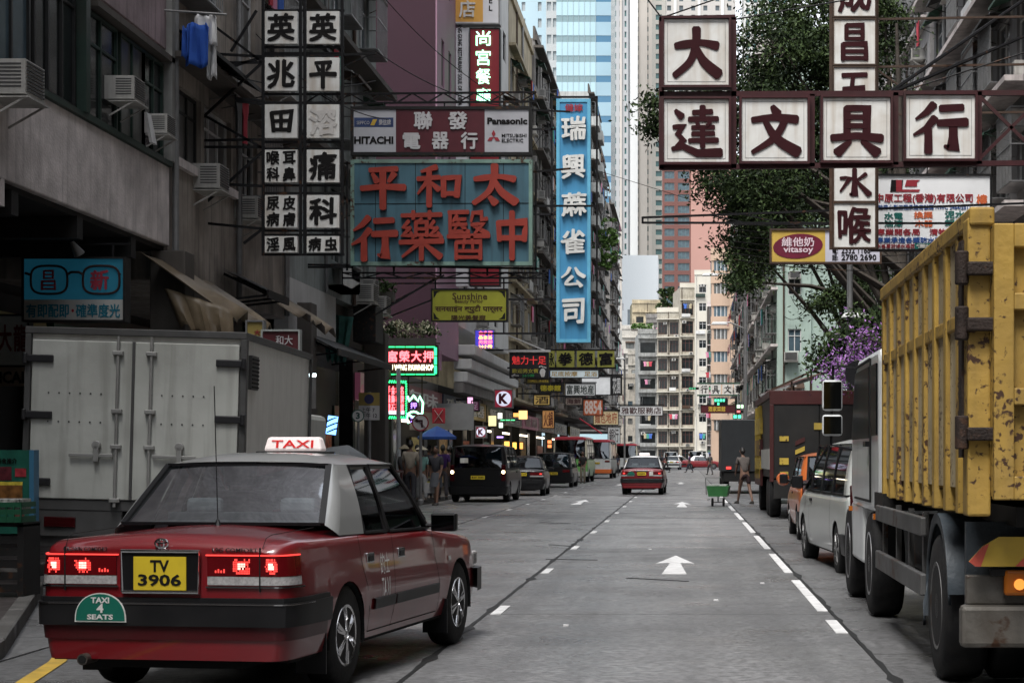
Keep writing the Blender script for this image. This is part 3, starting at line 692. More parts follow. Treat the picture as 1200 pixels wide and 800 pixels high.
for (xa, ya, xb, yb) in ((735, 677, 806, 681), (640, 655, 700, 656), (633, 612, 668, 613), (644, 638, 672, 640)):
    A = at(xa, ya, dy(ya)); B = at(xb, yb, dy(yb)); m = MB(); m.bar((A[0], A[1], .004), (B[0], B[1], .004), .05, .006); m.build('cut_line', joint_m, road)
def pavement(name, pts, mat, z=.13):
    m = MB(); n = len(pts); m.add([(x, y, z) for x, y in pts] + [(x, y, -.03) for x, y in pts], [tuple(range(n))] + [(j, (j + 1) % n, n + (j + 1) % n, n + j) for j in range(n)]); o = m.build(name, mat); tag(o, kind='structure'); return o
pvl = pavement('pavement', [(-14.5, -12), (-4.9, -12), (-4.75, 12.0), (-5.19, 14.), (-7.07, 20.2), (-8.45, 23), (-8.45, 55), (-8.45, 205), (-14.5, 205)], paving)
pvr = pavement('pavement', [(XR + .15, -12), (14, -12), (14, 205), (XR + .15, 205)], paving)
# kerb stones laid end to end
def kerbs(parent, path, w=.15, z1=.142, zg=-.03):
    for (x0, y0), (x1, y1) in zip(path, path[1:]):
        L = math.hypot(x1 - x0, y1 - y0); n = max(1, round(L / .9)); ux, uy = (x1 - x0) / L, (y1 - y0) / L; nx, ny = -uy, ux
        for i in range(n):
            a = i * L / n + .006; b = (i + 1) * L / n - .006; zz = z1 + rs.uniform(-.003, .003)
            p = [(x0 + ux * t + nx * s_ * w, y0 + uy * t + ny * s_ * w) for t, s_ in ((a, 0), (a, 1), (b, 1), (b, 0))]
            m = MB(); m.hexa([(q[0], q[1], zg) for q in p] + [(q[0], q[1], zz) for q in p]); o = m.build('kerb_stone', kerb_m, parent); 
            if y0 < 40: bev(o, .012, 1)
kerbs(pvl, [(-4.75, 9.), (-4.75, 12.), (-5.19, 14.), (-7.07, 20.2), (-8.45, 23)])
kerbs(pvl, [(-8.3, 23), (-8.3, 80)]); kerbs(pvr, [(XR + .16, 24), (XR + .16, 60)])
m = MB(); m.box(-8.45, -8.3, 80, 205, -.03, .14); m.build('kerb_stone', kerb_m, pvl)
m = MB(); m.box(XR, XR + .15, 60, 205, -.03, .14); m.box(XR, XR + .15, -12, 24, -.03, .14); m.build('kerb_stone', kerb_m, pvr)
# paving flags in sight at the lower left
for i in range(7):
    for j in range(22):
        x0 = -11 + i * .9; y0 = 12.5 + j * .5
        if x0 + .9 > -4.75 - max(0, (y0 + .5 - 12)) * .31 - .45: continue
        m = MB(); m.box(x0 + .005, x0 + .895, y0 + .005, y0 + .495, .12, .1335 + rs.uniform(-.0015, .0015)); m.build('paving_slab', paving, pvl)
# yellow line that follows the bay, lower left
yl = [(-4.45, 9), (-4.5, 12.3), (-4.72, 13.6), (-5.0, 14.7), (-5.2, 15.4)]
m = MB(); m.grid([[(x, y, .008) for x, y in yl], [(x + .12, y + .03, .008) for x, y in yl]]); m.build('yellow_line', yellow_line, road)
for (x, y) in ((-1.1, 16.5), (-.6, 30), (-3.0, 21), (.9, 22), (.3, 19.4)):
    m = MB(); m.box(x, x + .05, y, y + .07, .0, .012); tag(m.build('paper_scrap', white_line), {(-1.1): 'crumpled white scrap lying on the road right of the big taxi', (-.6): 'tiny pale scrap on the road beyond the near arrow', (-3.0): 'small pale scrap on the road near the taxi front wheel', (.9): 'small white scrap on the road by the right line', (.3): 'tiny white scrap beside the near white arrow'}[x], 'litter')
# ---------------------------------------------------------------- building kit (local frame: x along the facade, outward is -y, z up)
pane_m = [M('pane_dark', (.012, .015, .016), .14, var=.5, scale=.9), M('pane_curtain', (.09, .09, .085), .3, var=.3, scale=2.5, streak=.3), M('pane_blue', (.06, .09, .11), .12, var=.3, scale=1.2), M('pane_pale', (.24, .25, .24), .25, var=.25, scale=2)]
fr_white = M('frame_white', (.50, .50, .49), .45, var=.1, dirt=.3); fr_green = M('frame_green', (.018, .036, .028), .5, var=.2, dirt=.4); fr_dark = M('frame_dark', (.015, .015, .015), .5, var=.2, dirt=.2)
ac_m = M('ac_casing', (.42, .41, .385), .5, var=.1, streak=.5, dirt=.5, dcol=(.1, .09, .08)); ac_g = M('ac_grille', (.06, .06, .06), .6)
awn_dark = M('awning_dark', (.016, .015, .0145), .6, var=.3, streak=.4); awn_green = M('awning_green', (.03, .075, .05), .6, var=.2, streak=.5); rusty = M('rusty_iron', (.05, .03, .02), .7, var=.3, rust=.6)
_win = {}
def window_protos(w, h, cols, rows, fm, pm, bars=False):
    key = (round(w, 2), round(h, 2), cols, rows, fm.name, pm.name, bars)
    if key not in _win:
        m = MB(); t = .05
        m.box(-w / 2, -w / 2 + t, -.03, .05, 0, h); m.box(w / 2 - t, w / 2, -.03, .05, 0, h); m.box(-w / 2 + t, w / 2 - t, -.03, .05, 0, t); m.box(-w / 2 + t, w / 2 - t, -.03, .05, h - t, h)
        for c in range(1, cols): x = -w / 2 + w * c / cols; m.box(x - .025, x + .025, -.025, .045, t, h - t)
        for r in range(1, rows): z = h * (.3 if rows == 2 else r / rows); z = h - z if rows == 2 else z; m.box(-w / 2 + t, w / 2 - t, -.02, .04, z - .02, z + .02)
        if bars:
            for i in range(1, int(w / .16)): x = -w / 2 + w * i / int(w / .16); m.box(x - .008, x + .008, -.06, -.045, 0, h)
            for z in (.05, h / 2, h - .05): m.box(-w / 2, w / 2, -.05, -.035, z - .012, z + .012)
        p = MB(); p.box(-w / 2 + .01, w / 2 - .01, .012, .02, .01, h - .01)
        _win[key] = (m.mesh('window', fm), p.mesh('pane', pm))
    return _win[key]
def add_window(parent, x, z, w, h, y=.12, cols=2, rows=2, fm=None, pm=None, bars=False, sub=True):
    a, b = window_protos(w, h, cols, rows, fm or fr_white, pm or random.choice(pane_m), bars)
    o = put('window', a, parent, (x, y, z)); put('pane', b, o); return o
_ac = {}
def add_ac(parent, x, z, y=0., kind=0, s=1.):
    if kind not in _ac:
        m = MB(); m.box(-.33, .33, -.45, .1, 0, .42); m.box(-.36, .36, -.5, 0, -.05, -.03); m.bar((-.33, -.45, -.04), (-.33, 0, -.3), .025); m.bar((.33, -.45, -.04), (.33, 0, -.3), .025)
        g = MB()
        if kind == 0:
            for i in range(9): g.box(-.29, .29, -.465, -.445, .04 + .042 * i, .062 + .042 * i)
            for i in range(7):
                for sx in (-.336, .322): g.box(sx, sx + .014, -.4, -.12, .08 + .045 * i, .1 + .045 * i)
        else:
            g.lathe([(.17, 0), (.17, .012), (.14, .014), (.14, 0)], (0, -.462, .21), 'y', 16); 
            for i in range(8): g.box(-.16, .16, -.47, -.46, .07 + .036 * i, .09 + .036 * i)
        _ac[kind] = (m.mesh('air_conditioner', ac_m), g.mesh('grille', ac_g))
    o = put('air_conditioner', _ac[kind][0], parent, (x, y, z), sc=(s, s, s)); put('grille', _ac[kind][1], o); return o
_aw = {}
def add_awning(parent, x, z, w, mat, out=.6, drop=.25):
    key = (round(w, 1), mat.name, out, drop)
    if key not in _aw:
        m = MB(); n = int(w / .12); P0 = []; P1 = []
        for i in range(n + 1):
            xx = -w / 2 + w * i / n; dz = .02 if i % 2 else 0; P0.append((xx, 0, dz)); P1.append((xx, -out, -drop + dz))
        m.grid([P0, P1]); m.grid([[(a, b, c - .02) for a, b, c in P0], [(a, b, c - .02) for a, b, c in P1]]); m.box(-w / 2, w / 2, -out - .01, -out + .01, -drop - .05, -drop + .02)
        m.bar((-w / 2 + .03, -out, -drop), (-w / 2 + .03, 0, -.5), .02); m.bar((w / 2 - .03, -out, -drop), (w / 2 - .03, 0, -.5), .02)
        _aw[key] = m.mesh('awning', mat)
    return put('awning', _aw[key], parent, (x, 0, z))
_cg = {}
def add_cage(parent, x, z, w, h, out=.5):
    key = (round(w, 1), round(h, 1), out)
    if key not in _cg:
        m = MB(); r = .014
        for zz in (0, h / 2, h):
            m.bar((-w / 2, 0, zz), (-w / 2, -out, zz), r * 2); m.bar((w / 2, 0, zz), (w / 2, -out, zz), r * 2); m.bar((-w / 2, -out, zz), (w / 2, -out, zz), r * 2)
        n = int(w / .14)
        for i in range(n + 1): xx = -w / 2 + w * i / n; m.bar((xx, -out, 0), (xx, -out, h), r * 1.2)
        m.box(-w / 2, w / 2, -out, 0, -.03, 0)
        _cg[key] = m.mesh('window_cage', grey_st)
    return put('window_cage', _cg[key], parent, (x, 0, z))
_cl = {}
CLC = [(.45, .45, .45), (.05, .12, .4), (.4, .05, .07), (.1, .1, .1), (.35, .3, .2), (.5, .2, .3), (.06, .25, .2)]
def add_laundry(parent, x, z, y=-.7, n=3):
    pole = MB(); pole.tube([(-n * .22 - .15, y, 0), (n * .22 + .15, y, 0)], .015, 5); pole.bar((-n * .22, 0, -.1), (-n * .22, y, 0), .02); pole.bar((n * .22, 0, -.1), (n * .22, y, 0), .02)
    o = pole.build('drying_pole', grey_st, parent, loc=(x, 0, z))
    for i in range(n):
        c = random.randrange(len(CLC))
        if c not in _cl:
            m = MB(); P = []
            for a in range(6):
                t = a / 5; P.append([(xx * (1 if t > .25 else 1.5), .03 * math.sin(xx * 20 + c), -.8 * t) for xx in (-.2, -.1, 0, .1, .2)])
            m.grid(P); m.grid([[(p[0], p[1] + .02, p[2]) for p in r] for r in P]); _cl[c] = m.mesh('garment', M('cloth_%d' % c, CLC[c], .9, var=.15))
        put('garment', _cl[c], o, (-n * .22 + .22 + i * .44, y, 0))
def wall_mesh(mb, w, z0, z1, ops, depth, rev=.2, mi=0, y0=0.):
    """facade with real openings (x0,x1,z0,z1) plus sides, top and back"""
    xs = sorted(set([0, w] + [v for o in ops for v in o[:2]])); zs = sorted(set([z0, z1] + [v for o in ops for v in o[2:]]))
    def hole(x, z): return any(o[0] < x < o[1] and o[2] < z < o[3] for o in ops)
    for za, zb in zip(zs, zs[1:]):
        run = None
        for xa, xb in zip(xs, xs[1:]):
            if hole((xa + xb) / 2, (za + zb) / 2):
                if run is not None: mb.add([(run, y0, za), (xa, y0, za), (xa, y0, zb), (run, y0, zb)], [(0, 1, 2, 3)], mi); run = None
            elif run is None: run = xa
        if run is not None: mb.add([(run, y0, za), (w, y0, za), (w, y0, zb), (run, y0, zb)], [(0, 1, 2, 3)], mi)
    for a, b, c, d in ops:
        mb.add([(a, y0, c), (b, y0, c), (b, y0, d), (a, y0, d), (a, y0 + rev, c), (b, y0 + rev, c), (b, y0 + rev, d), (a, y0 + rev, d)], [(0, 4, 5, 1), (1, 5, 6, 2), (2, 6, 7, 3), (3, 7, 4, 0), (4, 7, 6, 5)], mi)
    mb.add([(0, y0, z0), (w, y0, z0), (w, depth, z0), (0, depth, z0), (0, y0, z1), (w, y0, z1), (w, depth, z1), (0, depth, z1)], [(0, 3, 7, 4), (1, 5, 6, 2), (4, 7, 6, 5), (3, 2, 6, 7), (0, 1, 2, 3)], mi)
def tenement(label, loc, rz, w, depth, z0, z1, wallm, fh=3.05, bays=4, win=(1.5, 1.35), sill=.95, slab=.0, slabm=None, ac=.5, awn=.35, cage=.2, laundry=.12, fm=None, awm=None, balcony=0., seed=0, name='tenement_building', cols=2, rows=2, bars=.0, pipes=2, group=None, panes=None, parapet=True, spandrel=None, shop=True, cat='building', nofloor=()):
    rr = random.Random(seed); st = random.getstate(); random.seed(seed)
    root = thing(name, label, cat, loc, rz, group)
    nf = int((z1 - z0) / fh + .01); bw = w / bays; ops = []; W_ = []
    for f in range(nf):
        for b in range(bays):
            cx = bw * (b + .5); zz = z0 + f * fh + sill; ops.append((round(cx - win[0] / 2, 3), round(cx + win[0] / 2, 3), round(zz, 3), round(zz + win[1], 3))); W_.append((cx, zz, f, b))
    m = MB(); wall_mesh(m, w, z0, z1, ops, depth)
    m.build('wall', wallm, root, fixn=True)
    if parapet: m = MB(); m.box(-.05, w + .05, -.12, .1, z1 - .1, z1 + .15); m.box(-.05, w + .05, -.02, .1, z1 + .15, z1 + .7); m.build('parapet', slabm or wallm, root)
    for f in range(nf + 1):
        if slab and f not in nofloor:
            m = MB(); m.box(-.03, w + .03, -slab, .05, z0 + f * fh - .08, z0 + f * fh + .06); m.build('floor_slab', slabm or wallm, root)
    for cx, zz, f, b in W_:
        add_window(root, cx, zz, win[0], win[1], .1, cols, rows, fm, rr.choice(panes or pane_m), bars=rr.random() < bars)
        if balcony and f not in nofloor and (b % 2 == 0):
            m = MB(); x0, x1 = cx - bw * .48, cx + bw * .48; m.box(x0, x1, -balcony, 0, zz - sill, zz - sill + .1); m.box(x0, x1, -balcony, -balcony + .08, zz - sill + .1, zz - .05); m.box(x0, x0 + .08, -balcony + .08, 0, zz - sill + .1, zz - .05); m.box(x1 - .08, x1, -balcony + .08, 0, zz - sill + .1, zz - .05); m.build('balcony', spandrel or wallm, root)
        q = rr.random()
        if q < ac: add_ac(root, cx + rr.choice((-.5, .5, 0)) * win[0] * .6, zz + (-.5 if rr.random() < .6 else win[1] - .35), 0, rr.choice((0, 1)), rr.uniform(.85, 1.1))
        if rr.random() < awn: add_awning(root, cx, zz + win[1] + .15, win[0] + .3, awm or rr.choice((awn_dark, awn_dark, awn_green, rusty)), rr.choice((.5, .7)), .28)
        if rr.random() < cage: add_cage(root, cx, zz - .1, win[0] + .1, win[1] + .1)
        if rr.random() < laundry: add_laundry(root, cx, zz + win[1] - .2, -.75, rr.choice((2, 3)))
    for i in range(pipes):
        x = bw * rr.randrange(1, bays) if bays > 1 else .3
        m = MB(); m.tube([(x + .1 * i, -.08, z0), (x + .1 * i, -.08, z1)], .05, 6); m.build('drainpipe', rr.choice((grey_st, rusty, ac_m)), root)
    if ac > .35:
        for i in range(5):
            za = z0 + (z1 - z0) * rr.random() * .9; zb = za + rr.uniform(-1.2, 1.2); xa = rr.random() * w * .4; xb = w - rr.random() * w * .4; m = MB()
            m.tube([(xa + (xb - xa) * t / 8, -.12 - .1 * (i % 3), za + (zb - za) * t / 8 - .5 * 4 * (t / 8) * (1 - t / 8)) for t in range(9)], .016, 4, caps=False); m.build('cable', black_st, root)
        for i in range(bays):
            x = bw * (i + rr.uniform(.02, .2)); za = z0 + rr.random() * (z1 - z0) * .6; m = MB(); m.tube([(x, -.06, za), (x, -.06, za + rr.uniform(3, 8)), (x + .3, -.06, za + 8.4)], .03, 5, caps=False); m.build('waste_pipe', rr.choice((ac_m, rusty, grey_st)), root)
        for i in range(3):
            b = rr.randrange(bays); f = rr.randrange(max(1, nf)); m = MB(); x0 = bw * b + .2; z = z0 + f * fh + .2; m.box(x0, x0 + bw * .6, -.45, 0, z - .05, z); m.box(x0, x0 + bw * .6, -.47, -.44, z, z + .5); m.build('flower_rack', rr.choice((rusty, fr_white, fr_green)), root)
    random.setstate(st); return root
FACE_R, FACE_L, FACE_C = R(90), R(-90), 0.    # facing +X (left row), facing -X (right row), facing the camera
# ---------------------------------------------------------------- left row
XF = -8.8
conc = M('old_concrete', (.60, .545, .525), .75, var=.22, scale=2.6, bump=.4, streak=.45, dirt=.5, dscale=.55, dcol=(.15, .13, .125))
pinkish = M('pinkish_render', (.3, .23, .24), .75, var=.2, scale=2, bump=.3, streak=.75, dirt=.7, dscale=.6, dcol=(.10, .08, .085))
beige = M('beige_render', (.29, .255, .22), .75, var=.2, scale=2, bump=.3, streak=.8, dirt=.8, dscale=.6, dcol=(.06, .052, .045))
greygreen = M('greygreen_render', (.28, .31, .30), .75, var=.15, scale=2, streak=.7, dirt=.7, dscale=.6, dcol=(.1, .11, .105))
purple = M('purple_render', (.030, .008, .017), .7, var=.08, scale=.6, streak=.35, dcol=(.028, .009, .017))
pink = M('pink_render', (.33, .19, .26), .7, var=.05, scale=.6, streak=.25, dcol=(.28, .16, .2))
offwhite = M('white_render', (.52, .52, .51), .7, var=.06, scale=.8, streak=.35, dirt=.2, dcol=(.25, .24, .22))
yel_old = M('old_yellow_render', (.40, .34, .23), .8, var=.25, scale=1, streak=.9, dirt=.55, dscale=.4, dcol=(.10, .085, .065))
grey_old = M('old_grey_render', (.19, .18, .17), .8, var=.25, scale=1, streak=.9, dirt=.5, dscale=.4, dcol=(.08, .075, .07))
dark_old = M('old_dark_render', (.085, .075, .066), .8, var=.25, scale=.6, streak=.6, dirt=.5, dscale=.4, dcol=(.05, .045, .04))
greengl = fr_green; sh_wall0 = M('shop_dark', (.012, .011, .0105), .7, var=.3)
b = thing('tenement_building', 'weathered concrete block above the glasses sign, dark green window frames', 'building', (XF, 8, 0), FACE_R)
m = MB(); m.box(0, 23.3, 0, .22, 5.1, 6.45); m.build('parapet_wall', conc, b, bevel=.02)
m = MB(); m.box(0, 23.3, -.06, .24, 6.45, 6.53); m.build('window_sill', greengl, b)
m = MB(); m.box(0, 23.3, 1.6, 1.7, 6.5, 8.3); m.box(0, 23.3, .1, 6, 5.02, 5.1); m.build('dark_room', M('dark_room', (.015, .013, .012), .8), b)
m = MB(); m.box(0, 19.2, -.12, 6, 8.75, 8.9); m.box(19.2, 23.3, -.1, 6, 8.2, 8.3); m.build('floor_slab', dark_old, b)
m = MB(); m.box(19.2, 23.3, 0, .2, 8.42, 30); m.box(19.2, 23.3, .2, 6, 29.9, 30); m.build('wall', pinkish, b)
m = MB(); m.box(0, 19.2, 0, .2, 10, 30); m.build('wall', conc, b)
for x in (.1, 4, 8, 12.5, 14.6, 18.75, 23.2):
    m = MB(); m.box(x - .09, x + .09, -.1, .2, 6.53, 9.0 if x < 20 else 30); m.build('corner_post' if x > 20 else 'window_post', greengl if x < 20 else M('rendered_post', (.2, .2, .19), .7, streak=.4), b)
for (x, w_, z, h_, c_, r_, pm) in ((13.0 + .55, 1.9, 6.55, 2.1, 2, 2, 0), (15.75, 2.0, 6.55, 2.1, 3, 2, 2), (17.75, 1.7, 6.55, 2.1, 3, 2, 0), (19.75, 1.6, 6.55, 1.6, 2, 2, 0), (21.35, 1.3, 6.55, 1.6, 2, 1, 1), (22.5, 1.1, 6.55, 1.6, 2, 2, 0), (11, 2, 6.55, 2.1, 2, 2, 0), (6, 2, 6.55, 2.1, 2, 2, 0)):
    add_window(b, x, z, w_, h_, .06, c_, r_, fr_dark if x < 19 else greengl, pane_m[pm])
add_ac(b, 15.5, 6.1, 0, 0, 1.05); add_ac(b, 20.3, 6.98, 0, 0, .85); add_ac(b, 22.2, 6.8, 0, 0, .75)
m = MB(); m.hexa([(21.1, -.35, 6.5), (21.35, -.35, 6.5), (21.35, -.3, 6.5), (21.1, -.3, 6.5), (20.95, -.3, 6.95), (21.2, -.3, 6.95), (21.2, -.26, 6.95), (20.95, -.26, 6.95)]); m.build('white_cloth', M('cloth_0', CLC[0], .9, var=.15), b)
for i in range(9):
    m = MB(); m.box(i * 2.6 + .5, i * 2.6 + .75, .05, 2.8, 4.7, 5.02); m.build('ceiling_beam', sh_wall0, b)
for x in (13.6, 15.6):
    m = MB(); m.hexa([(x, -.0, 5.1), (x + .12, -.0, 5.1), (x + .12, .5, 5.1), (x, .5, 5.1), (x, -.0, 4.75), (x + .12, -.0, 4.75), (x + .12, .2, 4.75), (x, .2, 4.75)]); m.build('bracket', conc, b)
# L2
b2 = thing('tenement_building', 'beige block with tan tarpaulins, behind the blue shirt on the line', 'building', (XF - .05, 31.35, 0), FACE_R)
W2 = 9.2; ops = [(.4, 2.2, 6.75, 8.0), (2.4, 4.4, 6.75, 8.0), (4.9, 6.6, 6.75, 8.0), (7.0, 8.8, 6.75, 8.0), (.5, 1.7, 9.6, 11.2), (2.2, 3.6, 9.6, 11.2), (4.9, 6.4, 9.6, 11.2), (7.0, 8.6, 9.6, 11.2), (2.0, 3.6, 12.6, 14.1), (6.9, 8.5, 12.6, 14.1)]
m = MB(); wall_mesh(m, W2, 4.55, 30, ops, 6); m.build('wall', beige, b2)
for i, (a, c, z0, z1) in enumerate(ops): add_window(b2, (a + c) / 2, z0, c - a, z1 - z0, .12, 3 if i < 4 else 2, 2, fr_white if i in (1, 2, 5, 6) else fr_dark, pane_m[[1, 1, 0, 0, 3, 2, 1, 0, 0, 2][i]])
m = MB(); m.box(0, W2, -.55, 0, 8.35, 8.45); m.build('floor_slab', dark_old, b2)
add_awning(b2, 2.4, 8.95, 4.2, awn_dark, .7, .4) ; add_awning(b2, 7.0, 8.8, 3.6, awn_dark, .7, .35)
m = MB(); m.box(0, W2, -.1, 0, 6.55, 6.7); m.build('string_course', conc, b2)
add_cage(b2, 5.75, 6.65, 1.8, 1.5); add_cage(b2, 1.1, 9.5, 1.3, 1.8); add_cage(b2, 7.8, 9.5, 1.7, 1.8); add_laundry(b2, 5.6, 11.3, -.6, 3); add_laundry(b2, 3.2, 8.25, -.5, 2); add_ac(b2, 2.0, 6.35, 0, 0, 1.05); add_ac(b2, 5.0, 6.2, 0, 0, 1.0); add_ac(b2, 7.9, 9.2, 0, 1)
for (x, z0, z1) in ((.15, 4.6, 14), (4.65, 4.6, 12), (8.95, 4.6, 20)): m = MB(); m.tube([(x, -.1, z0), (x, -.1, z1)], .06, 8); m.build('drainpipe', grey_st, b2)
# L3
b3 = tenement('grey green block right of the white character boards', (XF, 40.6, 0), FACE_R, 11.6, 8, 5.5, 33, greygreen, 3.1, 3, (1.5, 1.6), .9, .6, dark_old, .7, .6, .6, .3, fr_white, seed=5, pipes=3, nofloor=(0,))
m = MB(); m.box(0, 5.5, -.02, 1, 4.3, 5.5); m.build('white_wall', offwhite, b3)
m = MB(); m.box(0, 11.6, .3, 1, 4.3, 5.5); m.build('fascia', dark_old, b3)
for (x, z, k) in ((8.2, 5.6, 0), (10.3, 5.45, 0)): add_ac(b3, x, z, -.05, k, 1.15)
m = MB(); m.box(8.0, 9.2, -.6, 0, 4.55, 5.5); m.build('meter_box', dark_st, b3, bevel=.02)
# tarpaulins and cloths (own things)
def cloth(name, label, pts, mat, n=14, m_=8, amp=.05, cat='tarpaulin', loc=(0, 0, 0), th=.01, ph=0):
    a, b_, c, d = map(Vector, pts); mb = MB(); P = []; nn = (b_ - a).cross(d - a).normalized()
    for i in range(m_ + 1):
        v = i / m_; r = []
        for j in range(n + 1):
            u = j / n; p = (a * (1 - u) + b_ * u) * (1 - v) + (d * (1 - u) + c * u) * v
            w = amp * (.3 + v) * (math.sin(u * 19 + ph) + .6 * math.sin(u * 41 + 2 * v + ph)) ; p = p + nn * w + Vector((0, 0, -amp * v * (1 + math.sin(u * 27 + ph))))
            r.append(tuple(p))
        P.append(r)
    mb.grid(P); o = mb.build(name, mat, None, 60, loc=loc); s = o.modifiers.new('s', 'SOLIDIFY'); s.thickness = th; return tag(o, label, cat)
tan = M('tan_tarp', (.13, .10, .065), .42, var=.25, scale=3, streak=.4, dcol=(.07, .05, .035))
cloth('tarpaulin', 'tan shop tarpaulin drooping above the box truck roof', ((-8.85, 29.8, 4.85), (-8.85, 34.6, 4.75), (-7.55, 33.6, 3.85), (-7.5, 30.6, 3.95)), tan, amp=.07)
cloth('tarpaulin', 'crumpled end flap of tan tarpaulin hanging at the truck roof corner', ((-8.6, 30.3, 4.3), (-7.5, 30.4, 3.95), (-7.45, 30.3, 3.35), (-8.3, 30.2, 3.75)), tan, amp=.06, ph=2)
cloth('tarpaulin', 'faded tan tarpaulin below the character boards, second along the wall', ((-8.8, 36.8, 5.05), (-8.8, 41.2, 4.95), (-7.7, 40.6, 4.25), (-7.75, 36.9, 4.45)), M('tan_tarp_pale', (.18, .145, .105), .6, var=.2, scale=3, streak=.4), amp=.05, ph=1)
teal = M('teal_cloth', (.05, .15, .13), .85, var=.3, scale=5, streak=.5)
cloth('cloth', 'torn teal cloth hanging below the dark box left of the pawnshop sign', ((-9.35, 47.1, 5.2), (-8.55, 47.3, 5.1), (-8.75, 47.2, 3.95), (-9.2, 47.1, 4.05)), teal, amp=.06, cat='cloth')
# dark canopy over the pavement L2-L3
for (x0, y0, y1, z, lab) in ((-8.8, 34.8, 36.6, 5.1, 'short dark sheet canopy between the two tan tarpaulins'), (-8.8, 41.8, 49.5, 4.4, 'dark sloping canopy under the white wall')):
    m = MB(); P = [[(x0, y0, z), (x0, y1, z)], [(x0 + .9, y0, z - .45), (x0 + .9, y1, z - .45)]]; m.grid(P); m.grid([[(a, b_, c - .03) for a, b_, c in r] for r in P]); m.box(x0 + .86, x0 + .9, y0, y1, z - .57, z - .42)
    c_ = thing('canopy', lab, 'canopy'); m.build('canopy_sheet', dark_st, c_)
    for y in (y0 + .2, (y0 + y1) / 2, y1 - .2): m = MB(); m.bar((x0, y, z - .1), (x0 + .85, y, z - .5), .05); m.bar((x0, y, z - .6), (x0 + .85, y, z - .5), .04); m.build('support_arm', black_st, c_)
# washing on the line, upper left
wl = thing('washing_line', 'blue shirt and white towel drying on a pole above the beige block canopy', 'laundry', (0, 0, 0))
A = at(258, 88, 33.2)
m = MB(); m.tube([(-8.8, 31.0, 9.05), (-7.75, 31.0, 8.98)], .02, 6); m.build('drying_pole', grey_st, wl)
def garm(name, px0, px1, py0, py1, d, mat, seed):
    x0, _, z1 = at(px0, py0, d); x1, _, z0 = at(px1, py1, d); m = MB(); P = []
    for i in range(9):
        t = i / 8; k = .75 if i == 0 else 1
        P.append([(x0 + (x1 - x0) * (.5 + (u - .5) * k), d + .05 * math.sin(u * 9 + seed + t * 2) + .03 * math.sin(u * 23), z1 + (z0 - z1) * t + .03 * math.sin(u * 7 + seed)) for u in (j / 10 for j in range(11))])
    m.grid(P); o = m.build(name, mat, wl, 60); s = o.modifiers.new('s', 'SOLIDIFY'); s.thickness = .015
garm('shirt', 217, 245, 28, 78, 31.0, M('blue_cotton', (.02, .075, .33), .85, var=.15), 0)
garm('sleeve', 213, 222, 32, 68, 30.95, M('blue_cotton', (.02, .075, .33), .85), 1)
garm('towel', 228, 255, 18, 55, 31.08, M('white_cotton', (.6, .6, .6), .9, var=.1), 2)
garm('garment', 243, 254, 50, 92, 31.15, M('cloth_0', CLC[0], .9, var=.15), 3)
# purple / pink block
bp_ = thing('building', 'tall purple and pink block behind the red character sign', 'building', (-14, 65, 0), 0)
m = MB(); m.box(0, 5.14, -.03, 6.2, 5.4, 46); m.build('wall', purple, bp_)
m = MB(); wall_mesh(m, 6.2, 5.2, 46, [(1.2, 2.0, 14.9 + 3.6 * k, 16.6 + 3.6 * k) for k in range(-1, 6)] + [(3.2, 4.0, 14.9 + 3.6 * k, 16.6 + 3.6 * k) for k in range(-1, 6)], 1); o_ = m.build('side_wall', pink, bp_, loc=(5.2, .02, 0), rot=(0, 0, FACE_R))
for k in range(-1, 6):
    for xx in (1.6, 3.6): add_window(o_, xx, 14.9 + 3.6 * k, .8, 1.7, .1, 1, 2, fr_white, pane_m[2])
m = MB(); m.box(-.5, 5.1, -.09, -.032, 5.3, 5.42); m.box(-.5, -.3, -1, 0, 0, 46); m.build('cornice', dark_old, bp_)
for x in (5.3, 5.9): m = MB(); m.box(5.14, 5.24, .3 + x - 5.3, .38 + x - 5.3, 4.6, 5.3); m.build('bracket', pink, bp_)
# white hotel block
bw_ = tenement('white corner block with rounded cantilevered bands beyond the pink wall', (XF, 71.3, 0), FACE_R, 20, 8, 6.6, 40, offwhite, 3.3, 5, (1.4, 1.4), .9, .0, None, .3, .2, .1, .05, fr_dark, seed=8, pipes=1)
for i, (z, o) in enumerate(((5.85, .65), (5.3, .5), (4.8, .35))):
    m = MB(); m.prismx([(0, 0), (0, 0), (0, 0)], 0, 0) if False else None
    m.box(0, 20, -o, .2, z - .4, z); m.build('cantilever_band', offwhite, bw_, bevel=.04)
m = MB(); m.box(0, 20, -.2, .2, 4.0, 4.38); m.build('fascia', grey_old, bw_)
# further along: old tenements with everything hanging on them
specs = [(91.6, 13.6, 24.6, yel_old, 'yellowish old tenement crowded with air conditioners above the foot massage sign', .35, 0, 0), (105.4, 13.4, 25.5, grey_old, 'grey old tenement with cages, left of the tall blue sign', .5, 0, 0), (119, 14, 26.5, yel_old, 'stained yellowish tenement hidden partly by the tall blue sign', .4, 0, 0),
         (133.2, 15, 25.5, grey_old, 'streaked grey tenement behind the tall blue sign', .4, 0, 0), (148.4, 15, 28, dark_old, 'dark narrow tenement right behind the tall blue sign', .4, 0, 0), (163.6, 14.5, 34, M('balcony_grey', (.34, .35, .34), .7, streak=.4, dirt=.2), 'tall pale grey block with banded balconies right of the tall blue sign', .5, .9, 0), (178.3, 22, 33, dark_old, 'dark tenement column at the right end of the left row', .5, 0, 0), (214, 26, 31, grey_old, 'last grey tenement of the left row beyond the crossing', .5, 0, 0)]
